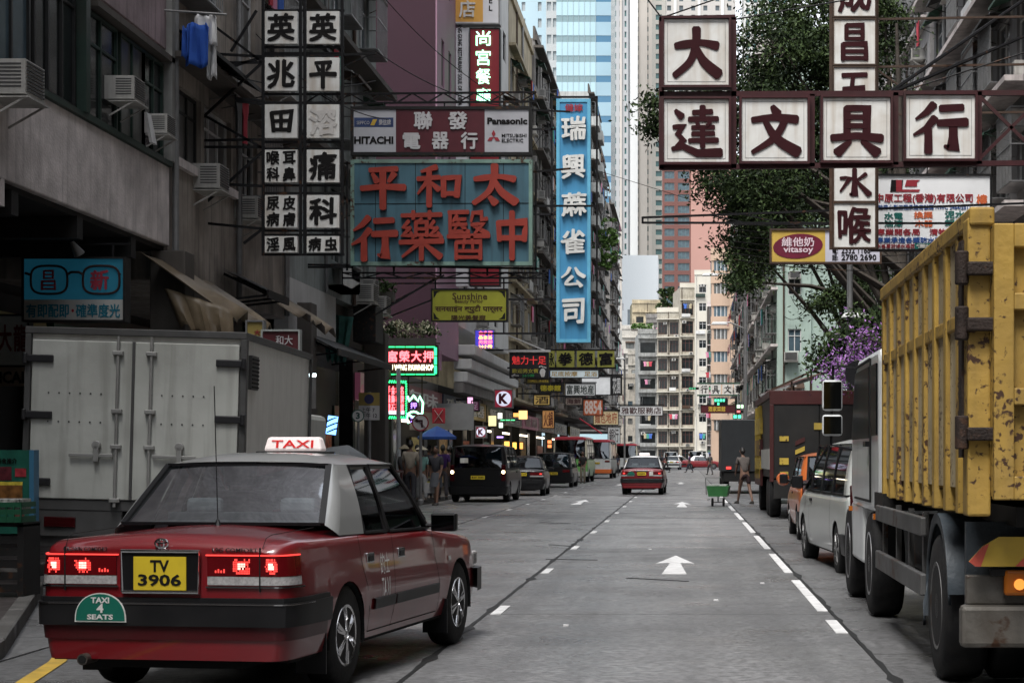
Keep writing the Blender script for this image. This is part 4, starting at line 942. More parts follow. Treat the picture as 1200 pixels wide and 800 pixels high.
for i, (y0, w, zt, mt, lab, sl_, bal, _) in enumerate(specs):
    tenement(lab, (XF + (.0, .15, -.1, .1, 0, .2, .05, .0)[i], y0, 0), FACE_R, w, 9, 4.4, zt, mt, 2.95, 4 if i < 6 else 5, (1.7, 1.35), .9, sl_, dark_old if i % 2 else mt, .95, .6, .45, .35, fr_white if i % 2 == 0 else fr_dark, seed=20 + i, pipes=4, balcony=bal, bars=.3)
# shop fronts at street level, left
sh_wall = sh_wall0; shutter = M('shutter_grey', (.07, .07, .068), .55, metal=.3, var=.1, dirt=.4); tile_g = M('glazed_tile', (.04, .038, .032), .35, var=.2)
signcol = [(.16, .02, .02), (.02, .05, .1), (.2, .16, .03), (.025, .07, .04), (.2, .2, .19), (.10, .03, .05)]
def shop(i, x, y0, w, depth_x, side, lab, lit, col, words=''):
    """side -1 left pavement (opens towards +x), +1 right"""
    r = thing('shopfront', lab, 'shop', (x, y0 if side < 0 else y0 + w, 0), FACE_R if side < 0 else FACE_L)
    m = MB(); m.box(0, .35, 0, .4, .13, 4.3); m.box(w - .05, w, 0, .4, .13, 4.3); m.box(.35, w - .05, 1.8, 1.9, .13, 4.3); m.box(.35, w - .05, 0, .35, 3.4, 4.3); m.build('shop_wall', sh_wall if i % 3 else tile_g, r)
    m = MB(); m.box(.35, w * .45, .6, .68, .13, 3.0); m.build('shutter' if i % 2 else 'show_window', shutter if i % 2 else pane_m[i % 3], r)
    m = MB(); m.box(.2, w - .1, -.18, -.02, 3.15, 3.95); f = m.build('fascia_sign', M('fascia_%d' % (col % 6), signcol[col % 6], .4, var=.1, dirt=.2, emit=tuple(min(1, v * 2) for v in signcol[col % 6]) if lit else None, estr=.1 if lit else 0), r)
    if words: put('lettering', fit_text(words, (w - .8) * .8, .55, M('letter_white', (.65, .65, .6), .5), .03, .02), f, (w / 2, -.19, 3.55))
    if lit:
        m = MB(); m.box(w * .5, w - .4, .5, .55, 2.75, 2.85); m.build('strip_lamp', E('shop_lamp', (1, .85, .62), 2), r)
        m = MB(); m.box(w * .5, w - .3, 1.6, 1.7, .3, 2.3); m.build('goods_shelf', M('goods_%d' % (i % 4), ((.3, .2, .1), (.25, .08, .05), (.12, .2, .22), (.35, .3, .12))[i % 4], .6, var=.6, scale=9), r)
    return r
W_ = ['', '金豐', '大成藥房', '銀行', '茶餐廳', '時裝', '海味', '珠寶', '電器', '麵家', '足浴', '書局', '雜貨', '水果', '麵包']
desc = ['beside the box truck', 'behind the glasses sign', 'under the tan tarpaulins', 'next to the teal cloth', 'under the pawnshop sign', 'under the white cantilever bands', 'beside the black van', 'behind the small dark car', 'next to the green minibus', 'behind the dark saloon', 'by the second minibus', 'by the third minibus', 'deep down the left row', 'near the crossing on the left', 'last before the crossing on the left']
yy = [14, 20, 26, 33, 40, 53, 60, 71.3, 79, 87, 96, 106, 118, 132, 150]
for i, y0 in enumerate(yy):
    y1 = yy[i + 1] if i < len(yy) - 1 else 170
    shop(i, -11.6 if y0 < 53 else -9.6, y0, min(y1 - y0, 14) - .1, 2, -1, ('dark', 'red trimmed', 'narrow', 'wide', 'shuttered')[i % 5] + ' shopfront ' + desc[i], y0 > 50, i, W_[i])
# street columns carrying the overhanging floors
k = 0
for y in (12.5, 19.5, 31.3, 41.8, 52.):
    c_ = thing('column', ['square concrete column at the near end of the arcade', 'square concrete column behind the box truck', 'square concrete column under the green corner post', 'square concrete column below the white wall', 'square concrete column before the side lane'][k], 'column', (-8.75, y, 0)); k += 1
    m = MB(); m.box(-.3, .3, -.3, .3, .13, 5.0); m.build('shaft', dark_old, c_, bevel=.02); m = MB(); m.box(-.33, .33, -.33, .33, .13, .7); m.build('plinth', tile_g, c_)
# cloister wall behind the arcade
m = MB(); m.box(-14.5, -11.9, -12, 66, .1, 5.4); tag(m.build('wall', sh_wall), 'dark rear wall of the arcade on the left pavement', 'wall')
# ---------------------------------------------------------------- right row
mint = M('mint_render', (.33, .42, .37), .75, var=.08, scale=.6, streak=.4, dcol=(.17, .2, .18)); blush = M('blush_render', (.55, .48, .5), .75, var=.08, scale=.5, streak=.35, dirt=.2, dcol=(.3, .27, .26))
rgrey = M('right_grey', (.17, .165, .165), .75, var=.15, scale=1, streak=.6, dirt=.3, dcol=(.1, .095, .09)); cream = M('cream_render', (.47, .445, .385), .75, var=.08, scale=.4, streak=.3, dcol=(.33, .3, .25)); peach = M('peach_render', (.39, .28, .205), .75, var=.06, scale=.4, streak=.2, dcol=(.38, .25, .18))
tenement('near grey block at the upper right with air conditioners and steel bays', (8.4, 62, 0), FACE_L, 18, 10, 4.6, 34, rgrey, 3.0, 6, (1.9, 1.7), .7, .75, conc, .8, .75, .5, .2, fr_white, seed=41, pipes=4)
tenement('second grey block on the right seen through the branches', (8.4, 86, 0), FACE_L, 23, 10, 4.6, 36, M('right_pale', (.36, .35, .35), .75, streak=.5, dirt=.3), 3.0, 7, (1.8, 1.5), .8, .3, conc, .8, .5, .4, .2, fr_white, seed=42, pipes=4)
tenement('mint green block under the branches on the right', (4.9, 96.9, 0), 0, 1.75, 4, .13, 24, mint, 3.0, 1, (.7, 1.2), .9, .0, None, .9, .6, .0, 0, fr_white, seed=43, pipes=1)
tenement('long side of the mint green block with awnings and cages', (4.86, 121, 0), FACE_L, 23.9, 4, 4.4, 24, mint, 3.0, 6, (1.8, 1.4), .8, .35, conc, .9, .8, .5, .4, fr_green, seed=44, pipes=4)
bz = tenement('white and blush block behind the flowering bush on the right', (6.75, 101, 0), 0, 9, 8, .13, 23, blush, 3.0, 3, (1.15, 1.25), .95, .0, None, .25, .3, .0, 0, fr_white, seed=45, pipes=2)
tenement('cluttered pale block with red blinds, right side before the peach tower', (4.9, 146, 0), FACE_L, 25, 9, 4.4, 29, M('pale_old', (.45, .43, .39), .8, streak=.6, dirt=.4, dcol=(.12, .1, .09)), 2.95, 7, (1.7, 1.4), .8, .5, conc, .9, .8, .6, .6, fr_white, seed=46, pipes=5)
tenement('dark block on the right with laundry', (5.0, 185, 0), FACE_L, 38, 9, 4.4, 26, dark_old, 2.95, 8, (1.7, 1.4), .8, .5, conc, .9, .7, .5, .6, fr_white, seed=47, pipes=5)
# end of the street
tenement('cream corner block closing the street, single column of small windows', (X_(814, 298), 298, 0), R(-4), 2.6, 12, .13, 31, cream, 3.0, 1, (1.2, 1.3), .9, .0, None, .6, .0, 0, .1, fr_white, seed=51, pipes=1, panes=[pane_m[0]])
tenement('stained cream wing with brown framed windows left of the corner block', (X_(797, 301), 301, 0), R(6), 2.4, 12, .13, 29.2, M('cream_stained', (.36, .33, .27), .8, streak=.8, dirt=.6, dcol=(.14, .12, .09)), 3.0, 1, (1.9, 2.0), .5, .25, cream, .5, .2, 0, .2, M('frame_brown', (.10, .04, .035), .6), seed=54, pipes=1, cols=3, rows=2, panes=[pane_m[0]])
tenement('older block with curved deep balconies and brown rails at the street end', (X_(770, 304), 304, 0), R(-8), 3.8, 12, .13, 25.4, M('cream_old', (.33, .31, .26), .8, streak=.8, dirt=.6, dcol=(.12, .10, .08)), 3.0, 2, (1.5, 2.0), .5, .7, cream, .4, 0, 0, .3, MC['frame_brown'], seed=52, pipes=1, cols=3, rows=2, panes=[pane_m[0]], balcony=.5)
tenement('grey balcony block left of the curved balconies', (X_(748, 306), 306, 0), R(4), 3.1, 12, .13, 22, M('pale_grey_conc', (.27, .275, .265), .75, streak=.7, dirt=.5), 3.0, 1, (2.6, 1.7), .6, .6, M('pale_grey_conc', (.27, .275, .265)), .5, .2, .2, .4, fr_dark, seed=53, pipes=1, cols=3, panes=[pane_m[0]], balcony=.6)
tenement('narrow brown stained block squeezed before the peach block', (X_(829, 275), 275, 0), 0, .9, 8, .13, 24, dark_old, 3.0, 1, (.6, 1.2), .9, .5, conc, .9, .6, .5, .6, fr_white, seed=55, pipes=1)
# hill-side houses
for i, (px, py, w, d, mt, lab) in enumerate(((722, 442, 4.9, 318, M('blank_render', (.30, .275, .235), .8, streak=.5, dirt=.4), 'blank beige gable wall left of the grey balcony block'), (736, 415, 5.5, 335, M('cream_house', (.33, .31, .27), .8, streak=.7, dirt=.5), 'cream terraced house above the blank gable'), (729, 385, 6, 350, M('pale_old', (.45, .43, .39)), 'pale stained house on the slope, left'), (757, 372, 7, 352, grey_old, 'grey weathered house with roof garden on the slope'), (741, 355, 6, 365, yel_old, 'small yellowish house at the top of the slope'))):
    tenement(lab, (X_(px, d), d, 0), R((0, -8, 6, -4, 5)[i]), w, 8, .13, Z_(py, d), mt, 3.0, 2 if i else 1, (1.5, 1.2) if i else (.8, 1.0), .9, .3 if i else 0, mt, .3, .2, 0, .1, fr_dark, seed=60 + i, pipes=1)
# peach block with curved bands
d = 262; x0 = X_(833, d); x1 = X_(866, d); b = thing('building', 'peach block with curved bands and ribbon windows on the right of the street end', 'building', (x0, d, 0))
m = MB(); m.box(.1, x1 - x0 - .1, .5, 9, .13, Z_(300, d)); m.build('wall', peach, b)
n = 0
z = 5.2
while z < Z_(305, d):
    for nm, z0, z1, off, mt in (('band', z + 1.5, z + 3.25, 0., peach), ('ribbon_window', z, z + 1.5, .25, pane_m[2 if n % 2 else 1])):
        m = MB(); P = []
        for zz in (z0, z1):
            P.append([(u * (x1 - x0), off + 1.1 * (2 * u - .7) ** 2, zz) for u in (j / 10 for j in range(11))])
        m.grid([[(0, 3, z0)] + P[0] + [(x1 - x0, 3, z0)], [(0, 3, z0)] + P[0] + [(x1 - x0, 3, z0)] if False else [(0, 3, z1)] + P[1] + [(x1 - x0, 3, z1)]]); m.add([p for p in P[1]] + [(x1 - x0, 3, z1), (0, 3, z1)], [tuple(range(13))]); m.add([p for p in P[0]] + [(x1 - x0, 3, z0), (0, 3, z0)], [tuple(range(13))[::-1]])
        m.build(nm, mt, b)
    for j in range(7):
        u = (j + .5) / 7; yq = .2 + 1.1 * (2 * u - .7) ** 2; m = MB(); m.box(u * (x1 - x0) - .05, u * (x1 - x0) + .05, yq, yq + .1, z, z + 1.5); m.build('mullion', fr_white, b)
    z += 3.25; n += 1
tenement('pale block above the peach block, half behind branches', (X_(862, 300), 300, 0), 0, 12, 9, .13, 42, M('pale_beige', (.38, .34, .28), .75, streak=.3), 3.1, 4, (1.6, 1.4), .9, .4, cream, .6, .4, .2, .3, fr_white, seed=70)
# the street goes on behind the camera: the same kind of blocks on both sides, and an unseen one added across to darken reflections
tenement('plain grey block on the right beside the yellow truck, out of the frame', (8.4, 43.9, 0), FACE_L, 22, 10, 4.6, 30, rgrey, 3.0, 6, (1.9, 1.5), .8, .3, None, .2, .3, 0, 0, seed=80, pipes=1)
tenement('beige block on the right near the camera, out of the frame', (8.4, 21.8, 0), FACE_L, 30, 10, 4.6, 28, beige, 3.0, 8, (1.9, 1.5), .8, .3, None, .2, .3, 0, 0, seed=81, pipes=1)
tenement('grey block on the right behind the camera', (8.4, -8.4, 0), FACE_L, 45, 10, 4.6, 30, rgrey, 3.0, 9, (1.9, 1.5), .8, .3, None, .0, .2, 0, 0, seed=82, pipes=1)
tenement('beige block on the left behind the camera', (XF, -54, 0), FACE_R, 61.8, 10, 5.0, 30, beige, 3.0, 12, (1.9, 1.5), .8, .3, None, .0, .2, 0, 0, seed=83, pipes=1)
tenement('unseen block added across the street far behind the camera to darken reflections', (16, -75, 0), PI, 32, 10, .13, 28, beige, 3.0, 8, (1.9, 1.5), .8, .0, None, .0, .0, 0, 0, seed=84, pipes=0)
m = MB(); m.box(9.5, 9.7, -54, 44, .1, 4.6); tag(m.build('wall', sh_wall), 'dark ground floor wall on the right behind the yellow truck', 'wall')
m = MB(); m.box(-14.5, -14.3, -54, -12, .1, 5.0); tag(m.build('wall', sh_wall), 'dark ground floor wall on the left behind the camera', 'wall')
# ---------------------------------------------------------------- towers behind
def tower(label, cat, px0, px1, d, ztop, depth, build):
    b = thing('tower', label, cat, (X_(px0, d), d, 0)); w = X_(px1, d) - X_(px0, d); build(b, w, ztop, depth); return b
def glass_tower(b, w, zt, dp):
    bg_ = M('tower_glass_pale', (.33, .47, .52), .15, var=.1, scale=.05); bb = M('tower_glass_blue', (.05, .14, .23), .12, var=.1, scale=.05); bg2 = M('tower_spandrel', (.17, .25, .27), .3, var=.05)
    m = MB(); m.box(.05, w - .05, .3, dp, 0, zt); m.build('core', bg_, b)
    z = 20; k = 0; fh = 4.0; w1 = w * .72
    while z < zt:
        m = MB(); m.box(0, w1, 0, .3, z + 1.3, z + fh); m.build('glass_band', bg_, b)
        m = MB(); m.box(0, w1, .08, .3, z, z + 1.3); m.build('spandrel_band', bg2, b)
        m = MB(); m.box(w1, w, 0, .3, z + 1.3, z + fh); m.build('glass_band', M('tower_glass_mid', (.24, .35, .41), .12, var=.1, scale=.1), b)
        m = MB(); m.box(w1, w, .06, .3, z, z + 1.3); m.build('blue_band', bb, b)
        z += fh; k += 1
    for i in range(1, 8): m = MB(); x = w1 * i / 7; m.box(x - .04, x + .04, -.08, 0, 20, zt); m.build('mullion', M('tower_mullion', (.25, .32, .34), .4), b)
tower('blue glass office tower with grey bands behind the tall blue sign', 'tower', 652, 716, 366, 125, 25, glass_tower)
def strip_tower(wall, winm, nw, fh, ww, vert=()):
    def f(b, w, zt, dp):
        ops = []; z = 12
        while z < zt - fh:
            for i in range(nw):
                c = w * (i + .5) / nw; ops.append((c - ww / 2, c + ww / 2, z, z + fh * .55))
            z += fh
        m = MB(); wall_mesh(m, w, 0, zt, ops, dp, .5); m.build('wall', wall, b)
        p = MB()
        for a, c, e, g_ in ops: p.box(a, c, .3, .35, e, g_)
        tag(p.build('window_panes', winm, b), kind='stuff')
        for (u, wd, out, mt) in vert: m = MB(); m.box(w * u, w * u + wd, -out, 0, 0, zt); m.build('pilaster', mt, b)
    return f
tg = M('tower_beige', (.46, .43, .40), .7, var=.04, scale=.05); tgr = M('tower_grey', (.36, .37, .38), .7, var=.05, scale=.05); twh = M('tower_white', (.75, .76, .76), .4, var=.02); twin = M('tower_window', (.06, .13, .13), .15, var=.2, scale=.3)
tower('pale blue tower at the left edge of the glass tower', 'tower', 604, 642, 400, 150, 20, strip_tower(M('tower_paleblue', (.36, .48, .54), .35, var=.06, scale=.05), M('tower_louvre', (.3, .33, .34), .5), 2, 3.6, .8))
tower('slim grey ribbed tower left of the glass tower', 'tower', 640, 654, 380, 140, 14, strip_tower(M('tower_rib', (.4, .41, .41), .6), M('tower_louvre', (.3, .33, .34)), 2, 3.4, .9))
tower('tall grey residential tower right of the glass tower', 'tower', 712, 736, 520, 160, 20, strip_tower(tgr, twin, 4, 3.0, .5, ((.1, .5, .5, tg), (.6, .6, .6, tg))))
tower('tall beige residential tower with narrow teal windows', 'tower', 741, 776, 560, 170, 20, strip_tower(tg, twin, 3, 2.9, .7, ((-.1, 2.6, 1.0, twh), (.45, .5, .4, tg), (.7, .5, .4, tg))))
tower('tall beige tower wing with teal bay windows', 'tower', 764, 780, 545, 165, 18, strip_tower(M('tower_beige2', (.4, .385, .35), .7), twin, 1, 2.9, 1.8))
tower('grey and white tower above the red framed sign', 'tower', 777, 862, 600, 190, 20, strip_tower(M('tower_beige3', (.43, .41, .39), .7), M('tower_slate', (.08, .1, .11), .2), 6, 3.0, 1.3, ((.15, .8, .5, twh), (.48, .8, .5, twh), (.8, .8, .5, twh))))
tower('distant pale tower right of the tree', 'tower', 1010, 1075, 420, 110, 20, strip_tower(M('tower_pale4', (.5, .5, .48), .7), twin, 6, 3.0, 1.0))
tower('distant pale tower between the branches', 'tower', 872, 925, 480, 150, 20, strip_tower(M('tower_pale4', (.5, .5, .48), .7), twin, 6, 3.0, 1.0))
def brick_tower(b, w, zt, dp):
    brk = M('tower_brickred', (.15, .065, .055), .7, var=.08, scale=.1); pk = M('tower_salmon', (.40, .225, .19), .7, var=.04, scale=.1); z = 14; ops = []
    w1 = w * .42
    while z < zt - 3:
        ops += [(.6, w1 * .42, z, z + 1.9), (w1 * .55, w1 - .4, z, z + 1.9)]; z += 3.0
    m = MB(); wall_mesh(m, w1, 0, zt, ops, dp, .5); m.build('wall', brk, b)
    m = MB(); m.box(w1, w, -.2, dp, 0, zt); m.build('side_wall', pk, b)
    for a, c, e, g_ in ops: add_window(b, (a + c) / 2, e, c - a, g_ - e, .2, 3, 1, M('frame_teal', (.1, .2, .2), .4), pane_m[2])
tower('salmon and brick red apartment tower behind the tree', 'tower', 776, 856, 480, 88, 18, brick_tower)
def white_low(b, w, zt, dp):
    m = MB(); ops = [(1.2 + 3.4 * i, 3.6 + 3.4 * i, 22 + 4.4 * k, 25.4 + 4.4 * k) for i in range(3) for k in range(3)]; wall_mesh(m, w, 0, zt, [o for o in ops if o[3] < zt - 3], dp, .3); m.build('wall', M('bright_white', (.72, .74, .75), .6, var=.03), b)
    for a, c, e, g_ in ops:
        if g_ < zt - 3: add_window(b, (a + c) / 2, e, c - a, g_ - e, .15, 3, 2, M('frame_silver', (.42, .44, .45), .4), M('pane_white', (.22, .25, .27), .2))
tower('bright white low block with three tall windows at the street end', 'building', 729, 771, 410, Z_(299, 410), 14, white_low)
# right-hand shops and hoarding
for i, (y0, lab) in enumerate(((26, 'dark shopfront on the right behind the yellow truck'), (36, 'dark shopfront on the right behind the white van'), (46, 'unlit shopfront under the near grey block'), (58, 'shopfront with grey shutter under the near grey block'), (72, 'shopfront beyond the flowering bush'))):
    shop(i + 1, 8.7, y0, 9.5, 2, 1, lab, False, i + 2)
for i, (y0, lab) in enumerate(((98, 'shopfront under the mint block, near half'), (109, 'shopfront under the mint block, far half'), (122, 'lit shopfront with green sign beside the dark truck'), (134, 'lit shopfront before the crossing on the right'), (150, 'lit shopfront at the crossing corner on the right'))):
    shop(i + 2, 5.3, y0, 10.5, 2, 1, lab, i > 1, i, ['', '', '快餐', '果欄', '酒家'][i])
# ground slope behind: hill
m = MB(); P = []
for i in range(25):
    x = -260 + 520 * i / 24; P.append([(x, 420 + 60 * j, max(0, 4 + j * 9 * math.exp(-((x + 20) / 120) ** 2)) - (4 if j == 0 else 0)) for j in range(6)])
m.grid(P); tag(m.build('hill', M('hill_green', (.06, .08, .05), .9, var=.3, scale=.05)), kind='structure')
# ---------------------------------------------------------------- hanging signs and their steel
def truss(mb, a, b, h=.35, n=None, r=.03, dy=0.):
    a = Vector(a); b = Vector(b); up = Vector((0, 0, h)); L = (b - a).length; n = n or max(2, int(L / .6))
    mb.bar(a, b, r); mb.bar(a + up, b + up, r)
    for i in range(n):
        p = a.lerp(b, i / n); q = a.lerp(b, (i + 1) / n)
        mb.bar(p if i % 2 else p + up, q + up if i % 2 else q, r * .7)
def board(name, label, px0, py0, px1, py1, d, bgm, frm, fw=.04, th=.14, group=None, cat='sign', back=True):
    x0, _, z1 = at(px0, py0, d); x1, _, z0 = at(px1, py1, d); w, h = x1 - x0, z1 - z0
    r = thing(name, label, cat, ((x0 + x1) / 2, d, (z0 + z1) / 2), 0, group)
    m = MB(); m.box(-w / 2 + fw * .5, w / 2 - fw * .5, 0, th, -h / 2 + fw * .5, h / 2 - fw * .5); m.build('board', bgm, r)
    if fw:
        m = MB(); a = .03
        m.box(-w / 2, -w / 2 + fw, -a, th + .01, -h / 2, h / 2); m.box(w / 2 - fw, w / 2, -a, th + .01, -h / 2, h / 2); m.box(-w / 2 + fw, w / 2 - fw, -a, th + .01, h / 2 - fw, h / 2); m.box(-w / 2 + fw, w / 2 - fw, -a, th + .01, -h / 2, -h / 2 + fw)
        m.build('frame', frm, r)
    r['_d'] = d; return r
def P2(r, px, py):          # pixel on the board's plane -> local x, z
    d = r.location.y; p = at(px, py, d); return p[0] - r.location.x, p[2] - r.location.z
def char(r, ch, px0, py0, px1, py1, mat, th=.02, bold=.035, fat=1., name='character', y=-.002):
    x0, z1 = P2(r, px0, py0); x1, z0 = P2(r, px1, py1)
    me = glyph(ch, x1 - x0, z1 - z0, mat, th, bold, fat); return put(name, me, r, ((x0 + x1) / 2, y, (z0 + z1) / 2))
def words(r, s, px0, py0, px1, py1, mat, bold=.02, th=.008, name='lettering', y=-.002, keep=False, line=1.):
    x0, z1 = P2(r, px0, py0); x1, z0 = P2(r, px1, py1)
    return put(name, fit_text(s, x1 - x0, z1 - z0, mat, bold, th, 2, keep), r, ((x0 + x1) / 2, y, (z0 + z1) / 2))
def panel(r, px0, py0, px1, py1, mat, name='panel', y=-.004, th=.004):
    x0, z1 = P2(r, px0, py0); x1, z0 = P2(r, px1, py1); m = MB(); m.box(x0, x1, y, y + th, z0, z1); return m.build(name, mat, r)
def local(r, p): return tuple(Vector(p) - r.location)
L_blk = M('letter_black', (.008, .007, .007), .5, var=.2, spec=.15); L_maroon = M('letter_maroon', (.030, .006, .008), .55, var=.15, spec=.12)
redch = M('letter_red', (.27, .035, .022), .5, var=.15, scale=3, dirt=.3, dcol=(.13, .03, .025), dscale=3); redside = redch
# --- 1. the big red framed sign, top right
D = 27.0
r = thing('sign', 'large red framed sign of five white boards spelling 大達文具行 over the road', 'sign', at(960, 150, D), 0)
bw = 81 * D / F
cells = [('大', 775, 20, 857, 104), ('達', 775, 114, 857, 194), ('文', 866, 113, 949, 193), ('具', 961, 112, 1046, 192), ('行', 1058, 109, 1145, 190)]
for ch, a, b_, c, e in cells:
    x0, z1 = P2(r, a + 3, b_ + 3); x1, z0 = P2(r, c - 3, e - 3)
    m = MB(); m.box(x0, x1, -.05, .14, z0, z1); o = m.build('board', white_bd, r, bevel=.01)
    m = MB(); f = .035
    for (xa, xb, za, zb) in ((x0 - f, x0, z0 - f, z1 + f), (x1, x1 + f, z0 - f, z1 + f), (x0, x1, z1, z1 + f), (x0, x1, z0 - f, z0)): m.box(xa, xb, -.09, .16, za, zb)
    m.build('frame', maroon_st, r)
    m = MB()
    for (xa, xb, za, zb) in ((x0 + .05, x0 + .056, z0 + .05, z1 - .05), (x1 - .056, x1 - .05, z0 + .05, z1 - .05), (x0 + .05, x1 - .05, z1 - .056, z1 - .05), (x0 + .05, x1 - .05, z0 + .05, z0 + .056)): m.box(xa, xb, -.053, -.048, za, zb)
    m.build('panel_rim', grey_st, r)
    w_, h_ = (x1 - x0) * .80, (z1 - z0) * .82
    put('character', glyph(ch, w_, h_, L_maroon, .012, fat=1.4 if ch != '達' else 1.2), r, ((x0 + x1) / 2, -.052, (z0 + z1) / 2 - .01))
m = MB(); g_ = lambda px, py: (P2(r, px, py)[0], 0, P2(r, px, py)[1])
for a, b_ in (((773, 196), (1330, 189)), ((773, 110), (1330, 108)), ((773, 22), (862, 20)), ((775, 20), (775, 198)), ((860, 20), (860, 197)), ((952, 110), (952, 195)), ((1050, 108), (1050, 193)), ((1148, 107), (1148, 192))):
    p, q = g_(*a), g_(*b_); m.bar((p[0], .05, p[2]), (q[0], .05, q[2]), .075)
m.bar((*g_(1148, 186)[:1], .05, g_(1148, 186)[2]), (g_(1215, 120)[0], .05, g_(1215, 120)[2]), .05); m.bar((g_(1148, 112)[0], .05, g_(1148, 112)[2]), (g_(1215, 178)[0], .05, g_(1215, 178)[2]), .05)
m.build('support_frame', maroon_st, r)
m = MB()
for a, b_ in (((862, 22), (1330, -60)), ((1050, 109), (1330, 20)), ((775, 20), (700, -80))): p, q = g_(*a), g_(*b_); m.tube([(p[0], .05, p[2]), (q[0], .05, q[2])], .012, 5)
m.build('stay_wire', black_st, r)
# --- 2. vertical white sign behind it
D = 29.5; r = thing('sign', 'tall narrow white sign hanging behind the red framed boards, maroon characters', 'sign', at(1000, 150, D))
for k, (ch, a, b_) in enumerate((('成', -58, 20), ('昌', 24, 76), ('五', 80, 132), ('金', 136, 190), ('水', 194, 236), ('喉', 239, 290))):
    x0, z1 = P2(r, 977, b_ if False else a); x1, z0 = P2(r, 1025, b_)
    if k == 0: x0, z1 = P2(r, 977, -35)
    m = MB(); m.box(x0, x1, -.05, .12, z0, z1); m.build('board', white_bd, r)
    m = MB(); f = .022
    for (xa, xb, za, zb) in ((x0 - f, x0, z0 - f, z1 + f), (x1, x1 + f, z0 - f, z1 + f), (x0, x1, z1, z1 + f), (x0, x1, z0 - f, z0)): m.box(xa, xb, -.07, .13, za, zb)
    m.build('frame', rusty, r)
    put('character', glyph(ch, (x1 - x0) * .82, (z1 - z0) * .84, L_maroon, .012, .045, fat=1.3), r, ((x0 + x1) / 2, -.052, (z0 + z1) / 2))
m = MB()
for px in (974, 1028): p, q = P2(r, px, -60), P2(r, px, 292); m.bar((p[0], .06, p[1]), (q[0], .06, q[1]), .05)
for py in (22, 78, 134, 192): p, q = P2(r, 974, py), P2(r, 1330, py - 6); m.bar((p[0], .1, p[1]), (q[0], .1, q[1]), .035)
p, q = P2(r, 1028, 80), P2(r, 1070, 110); m.bar((p[0], .1, p[1]), (q[0], .1, q[1]), .03)
m.build('support_frame', rusty, r)
# --- 3. white contractor's sign
D = 31.5; r = board('sign', 'white contractor sign with rows of coloured characters above the yellow truck', 1020, 204, 1162, 294, D, M('sign_plastic', (.72, .73, .74), .35, var=.03, dirt=.1), black_st, .03)
blue = M('letter_blue', (.02, .07, .25), .5); grn = M('letter_green', (.01, .12, .10), .5); orr = M('letter_orange', (.55, .12, .04), .5); red_ = M('letter_crimson', (.25, .02, .03), .5)
m = MB(); x0, z1 = P2(r, 1043, 211); x1, z0 = P2(r, 1057, 225); m.prism([(x0, z0), (x1, z0), (x1 + .02, z1), (x0 + .02, z1)], -.008, -.003); m.build('logo', L_blk, r)
m = MB(); x0, z1 = P2(r, 1050, 211); x1, z0 = P2(r, 1078, 225); h = z1 - z0; m.prism([(x0, z0), (x1 - .02, z0), (x1, z0 + h * .2), (x0 + .1, z0 + h * .2), (x0 + .1, z1), (x0, z1)], -.009, -.004); m.prism([(x0 + .15, z0 + h * .45), (x1 - .05, z0 + h * .45), (x1 - .05, z0 + h * .8), (x1, z1), (x0 + .18, z1)], -.009, -.004); m.build('logo', red_, r)
for s, a, b_, c, e, mt, bo in (('中原工程(香港)有限公司', 1026, 227, 1140, 239, red_, .045), ('註冊小型工程承建商號碼 MWC 2464/2011', 1029, 240, 1137, 246, blue, .03), ('水電', 1036, 249, 1058, 257, grn, .04), ('油漆', 1036, 258, 1058, 266, grn, .04), ('換渠', 1071, 248, 1093, 256, orr, .04), ('木器', 1072, 258, 1093, 266, orr, .04), ('泥水', 1107, 247, 1131, 256, grn, .04), ('鋁窗', 1107, 257, 1131, 265, grn, .04),
                                ('專業開各局　清物幣', 1027, 268, 1120, 276, red_, .04), ('專業承造各類防水防漏', 1027, 278, 1112, 285, blue, .04), ('水各層防滲水喉匠', 1027, 286, 1072, 291, red_, .03), ('樓', 1144, 228, 1157, 241, orr, .04)):
    words(r, s, a, b_, c, e, mt, bo)
panel(r, 1072, 285, 1140, 292, grn, 'phone_panel'); words(r, '☎ 2388 9264', 1074, 286, 1138, 291, white_bd, .02, y=-.006)
m = MB()
for px in (1040, 1087, 1135): p, q = P2(r, px, 204), P2(r, px, 192); m.bar((p[0], .05, p[1]), (q[0], .05, q[1]), .02)
p, q = P2(r, 1000, 196), P2(r, 1300, 190); m.bar((p[0], .05, p[1]), (q[0], .05, q[1]), .05); m.build('support_frame', black_st, r)
# --- 4. drink advert sign
D = 35.0; r = board('sign', 'yellow and white shop sign with a maroon oval under the tree', 902, 268, 1033, 309, D, M('sign_lilac', (.50, .50, .58), .4, var=.05, dirt=.15), rusty, .035)
panel(r, 904, 270, 967, 307, M('sign_yellow', (.50, .34, .07), .4, var=.08, dirt=.2), 'panel')
cx, cz = P2(r, 935, 288.5); m = MB(); m.prism([(.475 * math.cos(2 * PI * i / 28), .235 * math.sin(2 * PI * i / 28) + .03 * math.cos(2 * PI * i / 28)) for i in range(28)], -.012, -.006); m.build('oval', M('oval_maroon', (.12, .012, .03), .4), r, loc=(cx, 0, cz))
words(r, '維他奶', 916, 278, 954, 289, M('letter_pink', (.62, .5, .55), .5), .03, y=-.013); words(r, 'vitasoy', 918, 289, 953, 298, M('letter_pink', (.62, .5, .55), .5), .02, y=-.013)
for s, a, b_, c, e in (('電:', 975, 290, 982, 297), ('2332 1188', 986, 289, 1020, 297), ('話:', 975, 298, 982, 305), ('2780 2690', 986, 298, 1027, 305)): words(r, s, a, b_, c, e, L_blk, .02)
m = MB(); p, q = P2(r, 860, 262), P2(r, 1240, 262); m.bar((p[0], .05, p[1]), (q[0], .05, q[1]), .04)
for px in (905, 960, 1030): p, q = P2(r, px, 268), P2(r, px, 262); m.bar((p[0], .05, p[1]), (q[0], .05, q[1]), .03)
